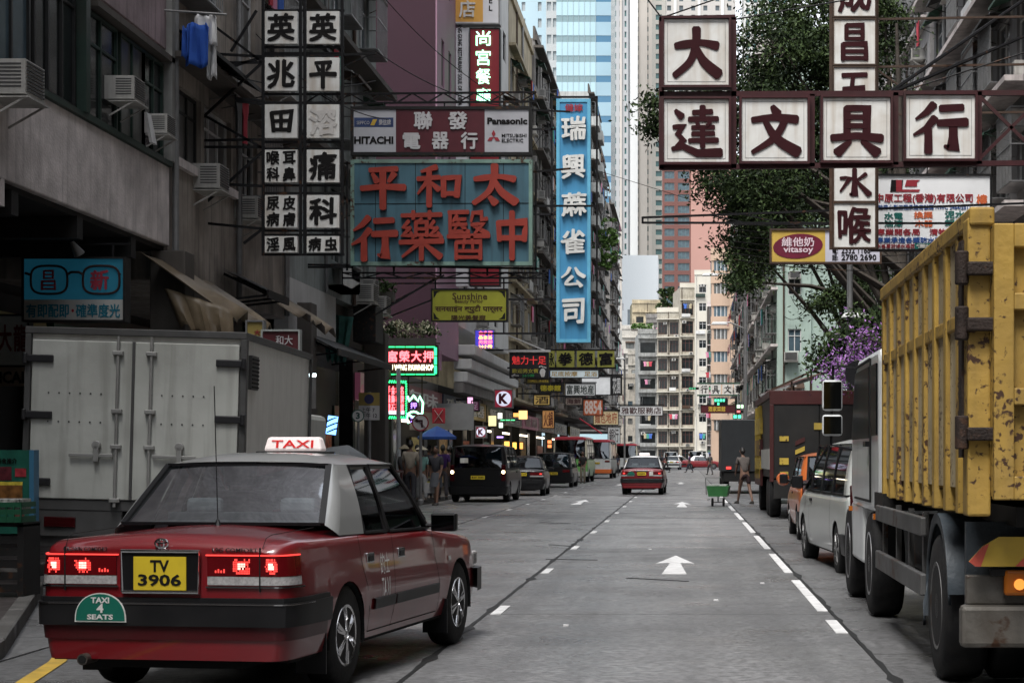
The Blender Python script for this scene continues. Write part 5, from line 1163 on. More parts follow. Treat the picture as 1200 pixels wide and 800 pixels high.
m.build('support_frame', black_st, r)
# narrow open steel bracket of a missing sign
D = 30.5; r = thing('sign_bracket', 'bare horizontal steel bracket crossing in front of the tree, no board', 'bracket', at(850, 255, D))
m = MB()
def LB(m, r, a, b_, w, y=0): p, q = P2(r, *a), P2(r, *b_); m.bar((p[0], y, p[1]), (q[0], y, q[1]), w)
for a, b_, w in (((753, 255), (1260, 236), .035), ((753, 261), (1260, 262), .035), ((753, 254), (753, 262), .035), ((830, 252), (870, 260), .02), ((870, 251), (910, 260), .02), ((700, 200), (860, 250), .008)): LB(m, r, a, b_, w)
m.build('steel_frame', black_st, r)
# --- 5. white character boards on the left (two columns)
D = 34.0; r = thing('sign', 'two columns of white boards with black characters on dark frame, upper left', 'sign', at(355, 155, D))
rows = [(14, 52), (68, 107), (123, 162), (176, 214), (229, 267), (277, 296)]
for col, (xa, xb) in enumerate(((311, 349), (360, 398))):
    for k, (ya, yb) in enumerate(rows):
        s = [['英', '兆', '田', '喉耳\n科鼻', '尿皮\n病膚', '淫風'], ['英', '平', '溶', '痛', '科', '病虫']][col][k]
        x0, z1 = P2(r, xa, ya); x1, z0 = P2(r, xb, yb)
        m = MB(); m.box(x0, x1, -.04, .06, z0, z1); bd = m.build('board', white_bd, r)
        if len(s) == 1:
            mt = L_blk if s != '溶' else M('letter_faded', (.48, .46, .44), .6); put('character', glyph(s, (x1 - x0) * .86, (z1 - z0) * .86, mt, .01, .055, 1.35), r, ((x0 + x1) / 2, -.042, (z0 + z1) / 2))
        else:
            rws = s.split('\n')
            for j, line in enumerate(rws):
                for i, ch in enumerate(line):
                    w_ = (x1 - x0) / 2; h_ = (z1 - z0) / len(rws); put('character', glyph(ch, w_ * .8, h_ * .86, L_blk, .01, .06), r, (x0 + w_ * (i + .5), -.042, z1 - h_ * (j + .5)))
m = MB()
for px in (308, 352, 357, 401): LB(m, r, (px, -60), (px, 299), .05, .02)
for py in (12, 55, 62, 64, 110, 120, 166, 174, 217, 226, 270, 275, 298): LB(m, r, (306, py), (403, py), .04, .05)
for a, b_ in (((308, 66), (200, 60)), ((308, 73), (196, 73)), ((310, 172), (196, 172)), ((308, 163), (200, 165)), ((310, 70), (206, 166)), ((310, 175), (206, 268)), ((310, 268), (143, 252)), ((312, 264), (285, 285)), ((308, 118), (275, 115)), ((310, 122), (276, 118)), ((250, 30), (310, 75)), ((403, 64), (440, 62)), ((196, 100), (310, 66)), ((230, 130), (310, 175)), ((250, 215), (310, 218)), ((270, 60), (300, 12))): LB(m, r, a, b_, .045, .04)
m.build('support_frame', black_st, r)
# --- 6. electrical shop sign
D = 43.0; r = board('sign', 'grey and maroon electrical shop sign above the red character sign', 411, 125, 623, 182, D, M('sign_greywhite', (.40, .40, .43), .4, var=.04, dirt=.2), dark_st, .07, .25)
panel(r, 464, 127, 568, 180, M('panel_maroon', (.075, .014, .02), .4, var=.1), 'panel')
wl_ = M('letter_silver', (.42, .41, .42), .5)
for s, a, b_, c, e in (('聯', 485, 131, 507, 152), ('發', 525, 131, 548, 152), ('電', 472, 156, 493, 175), ('器', 506, 155, 526, 175), ('行', 540, 155, 560, 175)):
    words(r, s, a, b_, c, e, wl_, .045, .03, 'character', y=-.005)
panel(r, 415, 138, 461, 149, M('panel_navy', (.03, .05, .13), .4), 'panel'); words(r, 'SEPPCO', 418, 142, 433, 146, wl_, .0, y=-.006); words(r, '樂信牌', 444, 140, 458, 147, wl_, .02, y=-.006)
m = MB(); x0, z1 = P2(r, 434, 140); x1, z0 = P2(r, 442, 147); m.prism([(x0, z0), (x0 + (x1 - x0) * .6, z0), (x1, z1), (x0 + (x1 - x0) * .4, z1)], -.012, -.006); m.build('logo', M('logo_yellow', (.5, .33, .05), .5), r)
words(r, 'HITACHI', 415, 160, 461, 169, L_blk, .045); words(r, 'Panasonic', 571, 138, 618, 146, L_blk, .045); words(r, 'MITSUBISHI\nELECTRIC', 588, 157, 617, 167, L_blk, .015)
cx, cz = P2(r, 578.5, 161); m = MB()
for a in (90, 210, 330):
    u = Vector((math.cos(R(a)), math.sin(R(a)))); v = Vector((-u.y, u.x)); k = .085; m.prism([(0, 0), (u.x * k + v.x * k * .55, u.y * k + v.y * k * .55), (u.x * 2 * k, u.y * 2 * k), (u.x * k - v.x * k * .55, u.y * k - v.y * k * .55)], -.012, -.006)
m.build('logo', red_, r, loc=(cx, 0, cz))
m = MB(); a = P2(r, 300, 121); b_ = P2(r, 628, 118); truss(m, (a[0], .12, a[1]), (b_[0], .12, b_[1]), .22, 18, .045)
for px in (414, 450, 520, 590, 622): LB(m, r, (px, 125), (px, 118), .03, .12)
LB(m, r, (320, 113), (440, 60), .03, .1); LB(m, r, (623, 128), (668, 130), .04, .12)
m.build('support_frame', black_st, r)
# --- 7. big blue-grey sign with red characters
D = 42.6; r = board('sign', 'big blue grey sign with raised red characters 太和平 中醫藥行 over the left lane', 411, 187, 624, 311, D, M('sign_slate', (.055, .13, .17), .55, var=.1, scale=2, streak=.5, dcol=(.025, .04, .05), dirt=.3), M('frame_verdigris', (.16, .26, .22), .55, var=.15, streak=.5, dirt=.4, rust=.35, dcol=(.07, .06, .05)), .085, .3)
for ch, a, b_, c, e in (('平', 422, 194, 477, 246), ('和', 489, 194, 541, 244), ('太', 551, 191, 609, 243), ('行', 412, 252, 467, 307), ('藥', 468, 248, 521, 306), ('醫', 524, 246, 575, 306), ('中', 577, 248, 624, 305)):
    char(r, ch, a, b_, c, e, redch, .09, fat=1.28 if ch not in '醫藥' else 1.12, y=-.02)
m = MB()
for a, b_ in (((411, 239), (624, 238)), ((440, 187), (440, 311)), ((487, 187), (487, 311)), ((545, 187), (545, 311)), ((590, 187), (590, 311))): LB(m, r, a, b_, .012, -.004)
m.build('panel_joint', void_m, r)
m = MB()
for a, b_ in (((300, 308), (640, 314)), ((405, 188), (405, 316)), ((627, 188), (627, 316)), ((460, 322), (460, 311)), ((515, 322), (515, 312)), ((570, 322), (570, 312)), ((300, 312), (412, 312)), ((330, 190), (412, 190)), ((624, 240), (700, 240)), ((624, 200), (668, 196)), ((515, 322), (438, 368))): LB(m, r, a, b_, .045, .2)
a = P2(r, 400, 325); b_ = P2(r, 640, 325); truss(m, (a[0], .15, a[1]), (b_[0], .15, b_[1]), .12, 10, .04)
m.build('support_frame', black_st, r)
# --- 8. tall blue sign
D = 67.; r = board('sign', 'tall narrow blue sign with white raised characters 瑞興蔴雀公司', 652, 116, 692, 401, D, M('sign_azure', (.045, .20, .36), .45, var=.06, scale=.6, streak=.35, dcol=(.03, .11, .17)), M('frame_azure', (.10, .33, .48), .45, var=.08, streak=.3), .12, .5)
wch = M('letter_whitegrey', (.55, .55, .53), .5, var=.08, dirt=.2)
for ch, a, b_, c, e in (('瑞', 658, 137, 687, 165), ('興', 658, 181, 686, 210), ('蔴', 658, 226, 688, 254), ('雀', 657, 269, 686, 298), ('公', 657, 312, 686, 337), ('司', 659, 350, 685, 380)):
    char(r, ch, a, b_, c, e, wch, .12, bold=.042, fat=1.35, y=-.02)
words(r, '健嫁', 662, 122, 683, 131, red_, .03, y=-.03)
m = MB()
for a, b_ in (((646, 112), (700, 112)), ((560, 150), (652, 150)), ((560, 250), (652, 250)), ((560, 350), (652, 350)), ((560, 390), (652, 390)), ((699, 112), (699, 405)), ((646, 112), (646, 405))): LB(m, r, a, b_, .07, .3)
m.build('support_frame', black_st, r)
# --- 9. yellow-green parlour sign
D = 56.; r = board('sign', 'olive yellow beauty parlour sign with Devanagari lettering', 505, 338, 595, 377, D, M('sign_olive', (.33, .33, .04), .4, var=.06, dirt=.15), dark_st, .05, .2)
br_ = M('letter_brown', (.07, .035, .015), .5)
words(r, 'Sunshine', 530, 343, 571, 351, br_, .015); words(r, 'Beauty Parlor', 533, 351, 566, 356, br_, .01); words(r, 'सनसाईन ब्युटी पार्लर', 510, 357, 589, 367, br_, .03); words(r, '陽光美髮廊', 529, 369, 569, 375, br_, .03)
for (px, py, sx, sz) in ((508, 341, 1, -1), (592, 341, -1, -1), (508, 374, 1, 1), (592, 374, -1, 1)):
    cx, cz = P2(r, px, py); m = MB(); m.prism([(0, 0), (sx * .2, 0), (sx * .1, sz * .06), (sx * .06, sz * .14), (0, sz * .22)][::1], -.008, -.003); m.build('corner_scroll', dark_st, r, loc=(cx, 0, cz))
m = MB()
for a, b_ in (((440, 325), (600, 325)), ((510, 325), (510, 340)), ((590, 325), (590, 340)), ((420, 385), (508, 350)), ((420, 375), (520, 322)), ((440, 332), (600, 331))): LB(m, r, a, b_, .045, .1)
m.build('support_frame', black_st, r)
# --- 10. neon pawnshop signs
neon_g = E('neon_green', (.03, .85, .22), 1.1); neon_r = E('neon_red', (1, .12, .14), 1.4); neon_w = E('neon_white', (1, .95, .62), 1.0); neon_b = E('neon_blue', (.1, .2, 1), 2.2); neon_p = E('neon_purple', (.35, .2, .9), 1.); neon_gw = E('neon_mint', (.3, 1, .55), 1.5)
dkred = M('sign_darkred', (.05, .008, .012), .5)
def neonframe(r, a, b_, c, e, w, n=None):
    x0, z1 = P2(r, a, b_); x1, z0 = P2(r, c, e); m = MB()
    for (p, q) in (((x0, z0), (x1, z0)), ((x1, z0), (x1, z1)), ((x1, z1), (x0, z1)), ((x0, z1), (x0, z0))):
        L = math.hypot(q[0] - p[0], q[1] - p[1]); k = max(2, int(L / .28))
        for i in range(k):
            u0 = (i + .06) / k; u1 = (i + .94) / k; m.bar((p[0] + (q[0] - p[0]) * u0, -.04, p[1] + (q[1] - p[1]) * u0), (p[0] + (q[0] - p[0]) * u1, -.04, p[1] + (q[1] - p[1]) * u1), w, .03)
    return tag(m.build('neon_border', neon_g, r), kind='stuff')
D = 60.; r = board('neon_sign', 'green bordered neon pawnshop sign with red characters 富榮大押', 449, 404, 513, 441, D, dkred, dark_st, .03, .25)
neonframe(r, 451.5, 406.5, 510.5, 438.5, .085)
for i, ch in enumerate('富榮大押'): words(r, ch, 454 + i * 14, 411, 466 + i * 14, 424, neon_r, .03, .03, 'neon_character', y=-.02)
words(r, 'FU WING PAWNSHOP', 455, 427, 508, 434, neon_w, .012, .03, 'neon_lettering', y=-.02)
m = MB()
for a, b_ in (((430, 402), (515, 402)), ((478, 441), (478, 470)), ((494, 441), (494, 470)), ((470, 448), (500, 448))): LB(m, r, a, b_, .04, .12)
m.build('support_frame', rusty, r)
D = 57.5; r = thing('neon_sign', 'slanted neon price panel of red columns below the pawnshop sign', 'sign', at(460, 468, D), R(0)); r.rotation_euler = (0, 0, R(38))
m = MB(); m.box(-.5, .5, 0, .2, -.6, .62); m.build('board', dkred, r)
m = MB()
for i in range(12):
    for z in (-.56, .56): m.bar((-.46 + i * .08, -.03, z - .04), (-.42 + i * .08, -.03, z + .04), .03)
for i in range(14):
    for x in (-.47, .47): m.bar((x - .02, -.03, -.5 + i * .075), (x + .02, -.03, -.46 + i * .075), .03)
tag(m.build('neon_border', neon_g, r), kind='stuff')
for i, s in enumerate(('押\n大\n榮\n富', '手\n錶\n鑽', '金\n飾\n石', '相\n機\n珠', '名\n牌\n寶')):
    put('neon_character', fit_text(s, .12, .8 if i else .95, neon_r, .02, .03, line=1) if False else fit_text(s, .12, .8 if i else .95, neon_r, .02, .03), r, (-.32 + i * .16, -.02, .02 if i else -.03))
m = MB(); m.box(-.22, .4, -.03, 0, -.46, -.34); m.build('lit_panel', M('lit_white', (.6, .6, .65), .5, emit=(.8, .85, 1), estr=.5), r)
D = 59; r = thing('neon_sign', 'bat and coin shaped neon outline hanging under the pawnshop sign', 'sign', at(485, 478, D))
m = MB(); k = 11.0 / 400 * 1
def px_(a, b_): x, z = P2(r, a, b_); return (x, -.05, z)
m.tube([px_(*p) for p in ((478, 464), (474, 472), (475, 484), (481, 487), (485, 489), (489, 487), (495, 484), (496, 472), (492, 464), (490, 470), (487, 466), (485, 463), (483, 466), (480, 470), (478, 464))], .035, 6); m.tube([px_(485 + 8 * math.cos(t), 490 + 8 * math.sin(t)) for t in [PI * .75 + i * PI * 1.5 / 12 for i in range(-0, 13)]], .035, 6)
tag(m.build('neon_outline', neon_gw, r), kind='stuff')
m = MB(); m.lathe([(.17, 0), (.17, .04)], px_(485, 475), 'y', 16); m.lathe([(.16, 0), (.16, .04)], px_(485, 491), 'y', 16); m.build('disc', M('disc_plum', (.06, .01, .03), .5), r)
for s, a, b_ in (('押', 485, 475), ('大', 485, 491)): p = px_(a, b_); put('neon_character', fit_text(s, .2, .2, neon_p, .02, .02), r, (p[0], p[1] - .01, p[2]))
# --- 11. vertical hotel sign (white strip, red neon strip, orange cap)
D = 70.2; r = board('sign', 'red vertical restaurant sign with mint neon characters 尚宮餐廳', 550, 33, 586, 335, D, M('sign_crimson', (.19, .012, .02), .4, var=.06), black_st, .04, .5)
for ch, a, b_ in (('尚', 37, 54), ('宮', 59, 77), ('餐', 81, 99), ('廳', 104, 121)): words(r, ch, 558, a, 575, b_, neon_gw, .0, .06, 'neon_character', y=-.03)
r = board('sign', 'narrow white vertical strip sign left of the red restaurant sign', 530, 33, 549, 335, 70.4, M('sign_paper', (.6, .6, .62), .5, var=.03), None, 0, .4)
put('lettering', fit_text('SANG GUNG RESTAURANT SOUL OF KOREA', 3.2 * 1.0, .16, L_blk, .01, .01), r, (P2(r, 539, 0)[0], -.01, P2(r, 0, 75)[1]), (0, R(90), 0))
r = board('sign', 'orange and white sign box capping the red restaurant sign', 530, -40, 586, 29, 70.3, M('sign_paper', (.6, .6, .62), .5, var=.03), grey_st, .06, .5)
panel(r, 530, -38, 566, 26, M('sign_orange', (.62, .33, .07), .4, var=.03)); words(r, '店', 538, 1, 557, 21, white_bd, .03, .05, 'character', y=-.01); words(r, '酒', 538, -27, 557, -7, white_bd, .03, .05, 'character', y=-.01)
words(r, 'E\nL', 573, -2, 577, 13, L_blk, .02)
# --- 12. optician light box
D = 27.6; r = board('sign', 'blue optician light box with painted spectacles over the box truck', 26, 301, 147, 377, D, M('sign_cyan', (.02, .13, .19), .35, var=.2, scale=.9, dirt=.5, dcol=(.015, .04, .06), emit=(.03, .25, .4), estr=.03), dark_st, .03, .25)
panel(r, 28, 351, 144, 375, M('sign_greyed', (.40, .40, .38), .4, var=.08, dirt=.2), 'panel')
m = MB(); 
for cx in (58, 119):
    pts = []
    for i in range(25):
        t = 2 * PI * i / 24; c, s_ = math.cos(t), math.sin(t); e = .62
        pts.append(px_c := (P2(r, cx + 21.5 * math.copysign(abs(c) ** e, c), 328 + 16.5 * math.copysign(abs(s_) ** e, s_))))
    m.tube([(a, -.02, b_) for a, b_ in pts], .018, 6, caps=False)
m.tube([(*[P2(r, a, b_)[0]], -.02, P2(r, a, b_)[1]) for a, b_ in ((79, 322), (84, 319), (93, 319), (98, 322))], .02, 6); m.tube([(P2(r, a, b_)[0], -.02, P2(r, a, b_)[1]) for a, b_ in ((36, 322), (30, 320))], .022, 6); m.tube([(P2(r, a, b_)[0], -.02, P2(r, a, b_)[1]) for a, b_ in ((140, 322), (141, 320))], .022, 6)
m.build('spectacles_outline', M('brown_line', (.035, .012, .01), .5), r, 60)
for ch, cx in (('昌', 57), ('新', 117)): char(r, ch, cx - 11, 316, cx + 11, 340, M('letter_rose', (.30, .03, .05), .5), .012, .05, y=-.004)
words(r, '有即配即', 31, 356, 81, 372, M('letter_teal', (.01, .14, .2), .5), .03, y=-.006); words(r, '確準度光', 89, 356, 141, 372, M('letter_teal', (.01, .14, .2), .5), .03, y=-.006); words(r, '·', 84, 362, 87, 366, red_, .02, y=-.006)
m = MB()
for a, b_ in (((40, 301), (40, 285)), ((130, 301), (130, 285)), ((20, 285), (150, 285))): LB(m, r, a, b_, .03, .1)
m.build('support_frame', black_st, r)
lp = thing('spot_lamp', 'small bullet lamp above the blue optician light box', 'lamp', at(90, 293, 27.3)); m = MB(); m.lathe([(.03, .14), (.05, .06), (.085, -.06), (.085, -.08)], (0, 0, 0), 'z', 14); m.build('lamp_shade', grey_st, lp, 40, rot=(R(25), R(-25), 0)); m = MB(); m.bar((0, .05, .1), (-.2, .05, .2), .025); m.build('arm', black_st, lp)
# plain sign behind with red characters, OPTICAL line
r = board('sign', 'greyed white shop board with dark red characters at the left edge', -10, 368, 35, 430, 29.5, M('sign_greyed', (.40, .40, .38), .4, var=.08, dirt=.2), black_st, .03, .15)
for i, ch in enumerate('大龍'): words(r, ch, -2 + i * 18, 380, 14 + i * 18, 412, M('letter_oxblood', (.12, .015, .015), .5), .04)
r = board('sign', 'brown strip lettered OPTICAL below the greyed white board', -40, 430, 36, 452, 29.4, M('sign_tan', (.2, .15, .11), .5, dirt=.3), None, 0, .15); words(r, 'OPTICAL', -32, 435, 33, 449, L_blk, .03)
# --- 13. dark red upright sign behind box truck and small ones
r = board('sign', 'dark red upright sign with faint script next to the box truck rear', 306, 386, 352, 452, 29.8, M('sign_oxblood', (.07, .012, .016), .5, dirt=.3), M('frame_pale', (.3, .32, .31), .5), .03, .12); words(r, '和大', 323, 393, 343, 404, wl_, .01)
r = board('sign', 'lilac upright strip sign below the dark red one', 340, 452, 352, 480, 29.7, M('sign_lilac', (.50, .50, .58), .4), black_st, .02, .1); words(r, '大樂', 343, 440 + 14, 349, 478, L_maroon, .03)
r = board('sign', 'yellow sign edge behind the crumpled tan tarpaulin', 288, 375, 310, 396, 30.2, M('sign_dimyellow', (.26, .2, .06), .5), grey_st, .03, .12); words(r, '大', 298, 386, 305, 393, red_, .03)
lb = board('light_box', 'small lit show box with white tube on top beside the box truck', 352, 441, 366, 478, 32, M('case_green', (.12, .13, .10), .3, var=.3), grey_st, .04, .3); m = MB(); x0, z1 = P2(lb, 352, 440); m.box(x0 - .02, x0 + .28, -.1, -.04, z1 - .02, z1 + .03); m.build('tube_lamp', E('tube', (.75, .95, 1), 5), lb)
bp2 = thing('barber_pole', 'lit blue and white striped barber pole above the taxi roof', 'lamp', at(389, 498, 40)); m = MB(); m.lathe([(.11, -.2), (.11, .2)], (0, 0, 0), 'z', 14); m.build('glass_tube', E('barber_blue', (.15, .4, 1), 1.4), bp2, 40, rot=(0, R(8), 0))
for z in (-.12, .0, .12): m = MB(); m.tube([(.117 * math.cos(t), .117 * math.sin(t), z + .05 * math.cos(t)) for t in (2 * PI * i / 14 for i in range(15))], .018, 5); m.build('stripe', void_m, bp2)
# --- 14. small signs down the road
r = board('sign', 'dark hanging sign with red script and a white footprint', 597, 413, 643, 443, 78, M('sign_char', (.018, .018, .02), .5), dark_st, .05, .25)
words(r, '魅力十足', 600, 417, 640, 427, M('letter_glowred', (.4, .03, .03), .5, emit=(1, .05, .05), estr=.15), .02); words(r, '歡迎男女賓', 600, 432, 631, 437, M('letter_olive', (.4, .36, .05), .5), .02); words(r, '←', 599, 438, 608, 442, white_bd, .03); words(r, '24小時', 612, 438, 626, 442, M('letter_grn2', (.02, .3, .08), .5), .02)
cx, cz = P2(r, 636, 437); m = MB(); m.prism([(.13 * math.cos(t) * (1 if math.sin(t) > 0 else .75), .2 * math.sin(t)) for t in (2 * PI * i / 16 for i in range(16))], -.02, -.01)
for i in range(5): m.prism([(-.13 + i * .065 + .03 * math.cos(t), .25 + .02 * (2 - abs(i - 1)) + .03 * math.sin(t)) for t in (2 * PI * j / 8 for j in range(8))], -.02, -.01)
m.build('footprint', white_bd, r, loc=(cx, 0, cz))
m = MB(); LB(m, r, (590, 411), (645, 411), .09, .1); LB(m, r, (592, 391), (640, 411), .05, .1); m.build('support_frame', offwhite, r)
r = thing('sign', 'row of olive boards with black characters right of the footprint sign', 'sign', at(680, 420, 84))
for i, (a, c, ch) in enumerate(((643, 650, '永'), (652, 673, '拳'), (676, 697, '德'), (700, 720, '富'))):
    x0, z1 = P2(r, a, 411); x1, z0 = P2(r, c, 430); m = MB(); m.box(x0, x1, 0, .1, z0, z1); m.build('board', M('sign_olivedim', (.25, .25, .05), .5, var=.1, dirt=.2), r); put('character', glyph(ch, (x1 - x0) * .8, (z1 - z0) * .8, L_blk, .01, .05), r, ((x0 + x1) / 2, -.003, (z0 + z1) / 2))
m = MB(); LB(m, r, (560, 410), (722, 410), .08, .05); LB(m, r, (560, 431), (722, 431), .08, .05); m.build('support_frame', black_st, r)
D = 88
for (a, b_, c, e, d, bgc, s, tc, lab) in ((644, 433, 702, 443, 88, (.42, .48, .5), '足底按摩　足浴', (.35, .22, .04), 'long pale sign just under the olive boards'), (662, 449, 698, 464, 92, (.36, .37, .37), '富興地産', (.01, .02, .015), 'grey white property sign with black characters'), (681, 441, 716, 463, 94, (.55, .56, .57), '', None, 'blank white board behind the grey property sign'), (716, 440, 729, 463, 96, (.015, .015, .017), '花園', (.5, .5, .5), 'small black sign with white characters'),
        (662, 465, 683, 475, 98, (.25, .2, .17), '海鮮', (.05, .02, .02), 'small speckled brown sign over the pavement'), (683, 467, 707, 487, 100, (.50, .12, .05), '8854', (.6, .5, .45), 'orange sign numbered 8854'), (695, 481, 725, 498, 104, (.42, .34, .2), '麵包地府', (.3, .08, .04), 'tan sign with orange characters beneath the 8854 sign'), (726, 475, 777, 487, 118, (.4, .4, .4), '雅歡服務店', (.05, .02, .02), 'wide grey sign near the crossing on the left'), (631, 449, 659, 460, 86, (.02, .02, .02), '德泰館', (.5, .42, .03), 'black sign with yellow characters 德泰館'), (616, 443, 645, 450, 80, (.08, .07, .03), '天地', (.4, .3, .05), 'narrow brown sign under the footprint sign'),
        (625, 462, 645, 475, 82, (.38, .26, .08), '酒', (.05, .03, .02), 'small amber sign beside the green shop sign'), (635, 480, 650, 502, 90, (.45, .22, .08), '火鍋', (.1, .02, .02), 'amber upright sign with dark strokes'), (552, 469, 562, 482, 72, (.2, .03, .1), '足', (.6, .4, .55), 'tiny pink lit sign by the white bands'), (712, 500, 727, 520, 130, (.3, .32, .32), '銀行', (.05, .05, .05), 'pale upright sign far down the left')):
    r = board('sign', lab, a, b_, c, e, d, M('bg_%d_%d' % (a, b_), bgc, .5, var=.1, dirt=.2, emit=bgc if sum(bgc) > .7 else None, estr=.15), dark_st, .04, .2)
    if s: words(r, s, a + 2, b_ + 2, c - 2, e - 2, M('fg_%d_%d' % (a, b_), tc, .5), .03)
    m = MB(); LB(m, r, (a - 18, b_ - 1), (c + 1, b_ - 1), .06, .1); m.build('support_frame', black_st, r)
# K convenience store sign (square, lit)
for (a, b_, c, e, d, lab) in ((579, 456, 601, 478, 74, 'larger square maroon sign with a white circled K'), (557, 499, 570, 513, 66, 'small square maroon sign with K behind the black van')):
    r = board('sign', lab, a, b_, c, e, d, M('sign_kred', (.12, .012, .03), .4, emit=(.5, .03, .06), estr=.12), grey_st, .04, .3); w_ = (c - a) * d / F
    m = MB(); m.lathe([(w_ * .4, -.012), (w_ * .4, 0)], (0, 0, 0), 'y', 24); m.build('disc', M('k_disc', (.55, .55, .62), .4, emit=(.8, .8, 1), estr=.25), r); put('lettering', fit_text('K', w_ * .5, w_ * .55, M('sign_kred2', (.12, .012, .03), .4), .06, .01), r, (0, -.014, 0))
# lit column signs / lamps deep in the left
for i, (px, py, w_, h_, d, c, s) in enumerate(((613, 486, 10, 10, 90, (1, .55, .2), 1.2), (605, 483, 9, 12, 92, (1, .45, .12), 1.0), (577, 493, 9, 12, 84, (.9, .8, .4), .8), (586, 487, 7, 9, 82, (.9, .9, .8), 1.), (587, 498, 6, 8, 83, (.8, 1, .8), 1.2), (566, 397, 22, 20, 74, (1, .2, .1), .01), (594, 522, 6, 10, 100, (1, .5, .1), 1.4), (603, 522, 6, 10, 101, (1, .55, .1), 1.4), (611, 522, 5, 10, 102, (1, .4, .1), 1.2), (586, 512, 10, 2.5, 78, (.5, .3, 1), 1.5), (644, 520, 6, 10, 120, (1, .3, .1), 1.), (640, 492, 10, 14, 100, (1, .5, .2), .5), (551, 470, 8, 12, 72, (1, .5, .8), .8), (598, 492, 24, 1.2, 80, (.1, 1, .3), 1.5), (820, 455, 26, 3, 180, (.1, .5, .25), .3), (845, 471, 16, 8, 150, (.1, 1, .5), .8), (868, 476, 10, 5, 120, (.6, 1, .6), 1.5), (868, 482, 10, 3, 120, (1, .15, .15), 1.2), (864, 488, 10, 5, 118, (.1, .9, .5), 1.))):
    if i == 5: continue
    r = thing('lit_sign', ['amber', 'orange', 'yellow', 'cream', 'pale green', '', 'orange', 'amber', 'deep orange', 'violet', 'red orange', 'dim orange', 'pink', 'green dotted', 'dim green', 'mint', 'light green', 'red', 'turquoise'][i] + ' lit shop sign ' + ['below the circled K sign, right one', 'below the circled K sign, left one', 'left of the pale green signs', 'under the circled K sign', 'lowest under the circled K sign', '', 'above the small dark car, left one', 'above the small dark car, middle one', 'above the small dark car, right one', 'behind the black van roof', 'beside the green minibus', 'over the dark saloon', 'by the white cantilever bands', 'as a thin line under the circled K', 'far over the crossing', 'on the far right beyond the red truck', 'topmost of the stack at the red truck', 'in the middle of the stack at the red truck', 'lowest of the stack at the red truck'][i], 'sign', at(px, py, d))
    ww, hh = w_ * d / F, h_ * d / F; m = MB(); m.box(-ww / 2, ww / 2, 0, .12, -hh / 2, hh / 2); m.build('case', black_st, r)
    m = MB()
    n = max(1, int(hh / .25)); k = max(1, int(ww / .22))
    rr = random.Random(i)
    for a in range(k):
        for b_ in range(n):
            if rr.random() < .75: x = -ww / 2 + ww * (a + .5) / k; z = -hh / 2 + hh * (b_ + .5) / n; m.box(x - ww / k * .38, x + ww / k * .38, -.02, -.005, z - hh / n * .38, z + hh / n * .38)
    if not m.v: m.box(-ww / 2, ww / 2, -.02, -.005, -hh / 2, hh / 2)
    tag(m.build('lit_face', E('lit_%d' % i, c, s * .55), r), kind='stuff')
# multicoloured neon picture panel on the white block
r = board('neon_sign', 'small multicoloured neon panel on the white corner block', 556, 386, 580, 409, 73.5, M('neon_navy', (.02, .02, .1), .5, emit=(.05, .05, .5), estr=.4), M('frame_pale', (.3, .32, .31), .5), .04, .2)
for i, (s, mt) in enumerate((('金多寶', neon_r), ('桑拿浴', E('neon_orange', (1, .4, .1), 1.3)), ('男賓部', neon_r), ('24小時', E('neon_orange', (1, .4, .1), 1.3)))): words(r, s, 561, 388 + i * 5.2, 577, 392.4 + i * 5.2, mt, .02, .02, 'neon_lettering', y=-.02)
# far signs at the crossing: white boards
r = thing('sign', 'row of small white boards 行具文華昇 far down the right side', 'sign', at(850, 456, 150))
for i, ch in enumerate('行具文華昇'):
    a = 819 + i * 13.8; x0, z1 = P2(r, a, 450); x1, z0 = P2(r, a + 12, 462); m = MB(); m.box(x0, x1, 0, .1, z0, z1); m.build('board', white_bd, r); put('character', glyph(ch, (x1 - x0) * .75, (z1 - z0) * .8, L_blk, .01, .05), r, ((x0 + x1) / 2, -.003, (z0 + z1) / 2))
m = MB(); LB(m, r, (817, 449), (900, 449), .12, .05); LB(m, r, (817, 463), (900, 463), .12, .05); m.build('support_frame', awn_green, r)
r = board('sign', 'dark red sign with gold characters across the far crossing', 821, 474, 862, 484, 160, M('sign_oxblood', (.07, .012, .016), .5), black_st, .05, .2); words(r, '酒家菜館', 830, 476, 850, 482, M('letter_gold', (.5, .35, .05), .5), .03)
# ---------------------------------------------------------------- overhead cables strung along the left facades
cables = [((440, 60), (620, 125), 41.8), ((452, 0), (623, 131), 42), ((300, 40), (455, 140), 35), ((196, 60), (440, 95), 32), ((640, 150), (560, 230), 60)]
for i, (a, b_, d) in enumerate(cables):
    p = Vector(at(*a, d)); q = Vector(at(*b_, d + 6)); pts = [p.lerp(q, t / 12) - Vector((0, 0, .35 * 4 * (t / 12) * (1 - t / 12))) for t in range(13)]
    m = MB(); m.tube(pts, .012, 4); tag(m.build('cable', black_st), ['upper black cable sloping to the electrical shop sign', 'black cable crossing the purple wall', 'sagging cable behind the white character boards', 'cable from the upper left windows to the boards', 'thin cable beside the red restaurant sign'][i], 'cable')
for i in range(7):
    py = 262 + i * 7; p = Vector(at(860, py, 46)); q = Vector(at(1160, py - 14 + i * 3, 50)); pts = [p.lerp(q, t / 10) - Vector((0, 0, .25 * 4 * (t / 10) * (1 - t / 10))) for t in range(11)]
    m = MB(); m.tube(pts, .012, 4); tag(m.build('cable', dark_st), ['topmost', 'second highest', 'third highest', 'middle', 'third lowest', 'second lowest', 'lowest'][i] + ' of the slack cables hanging through the tree on the right', 'cable', 'cables through the tree')
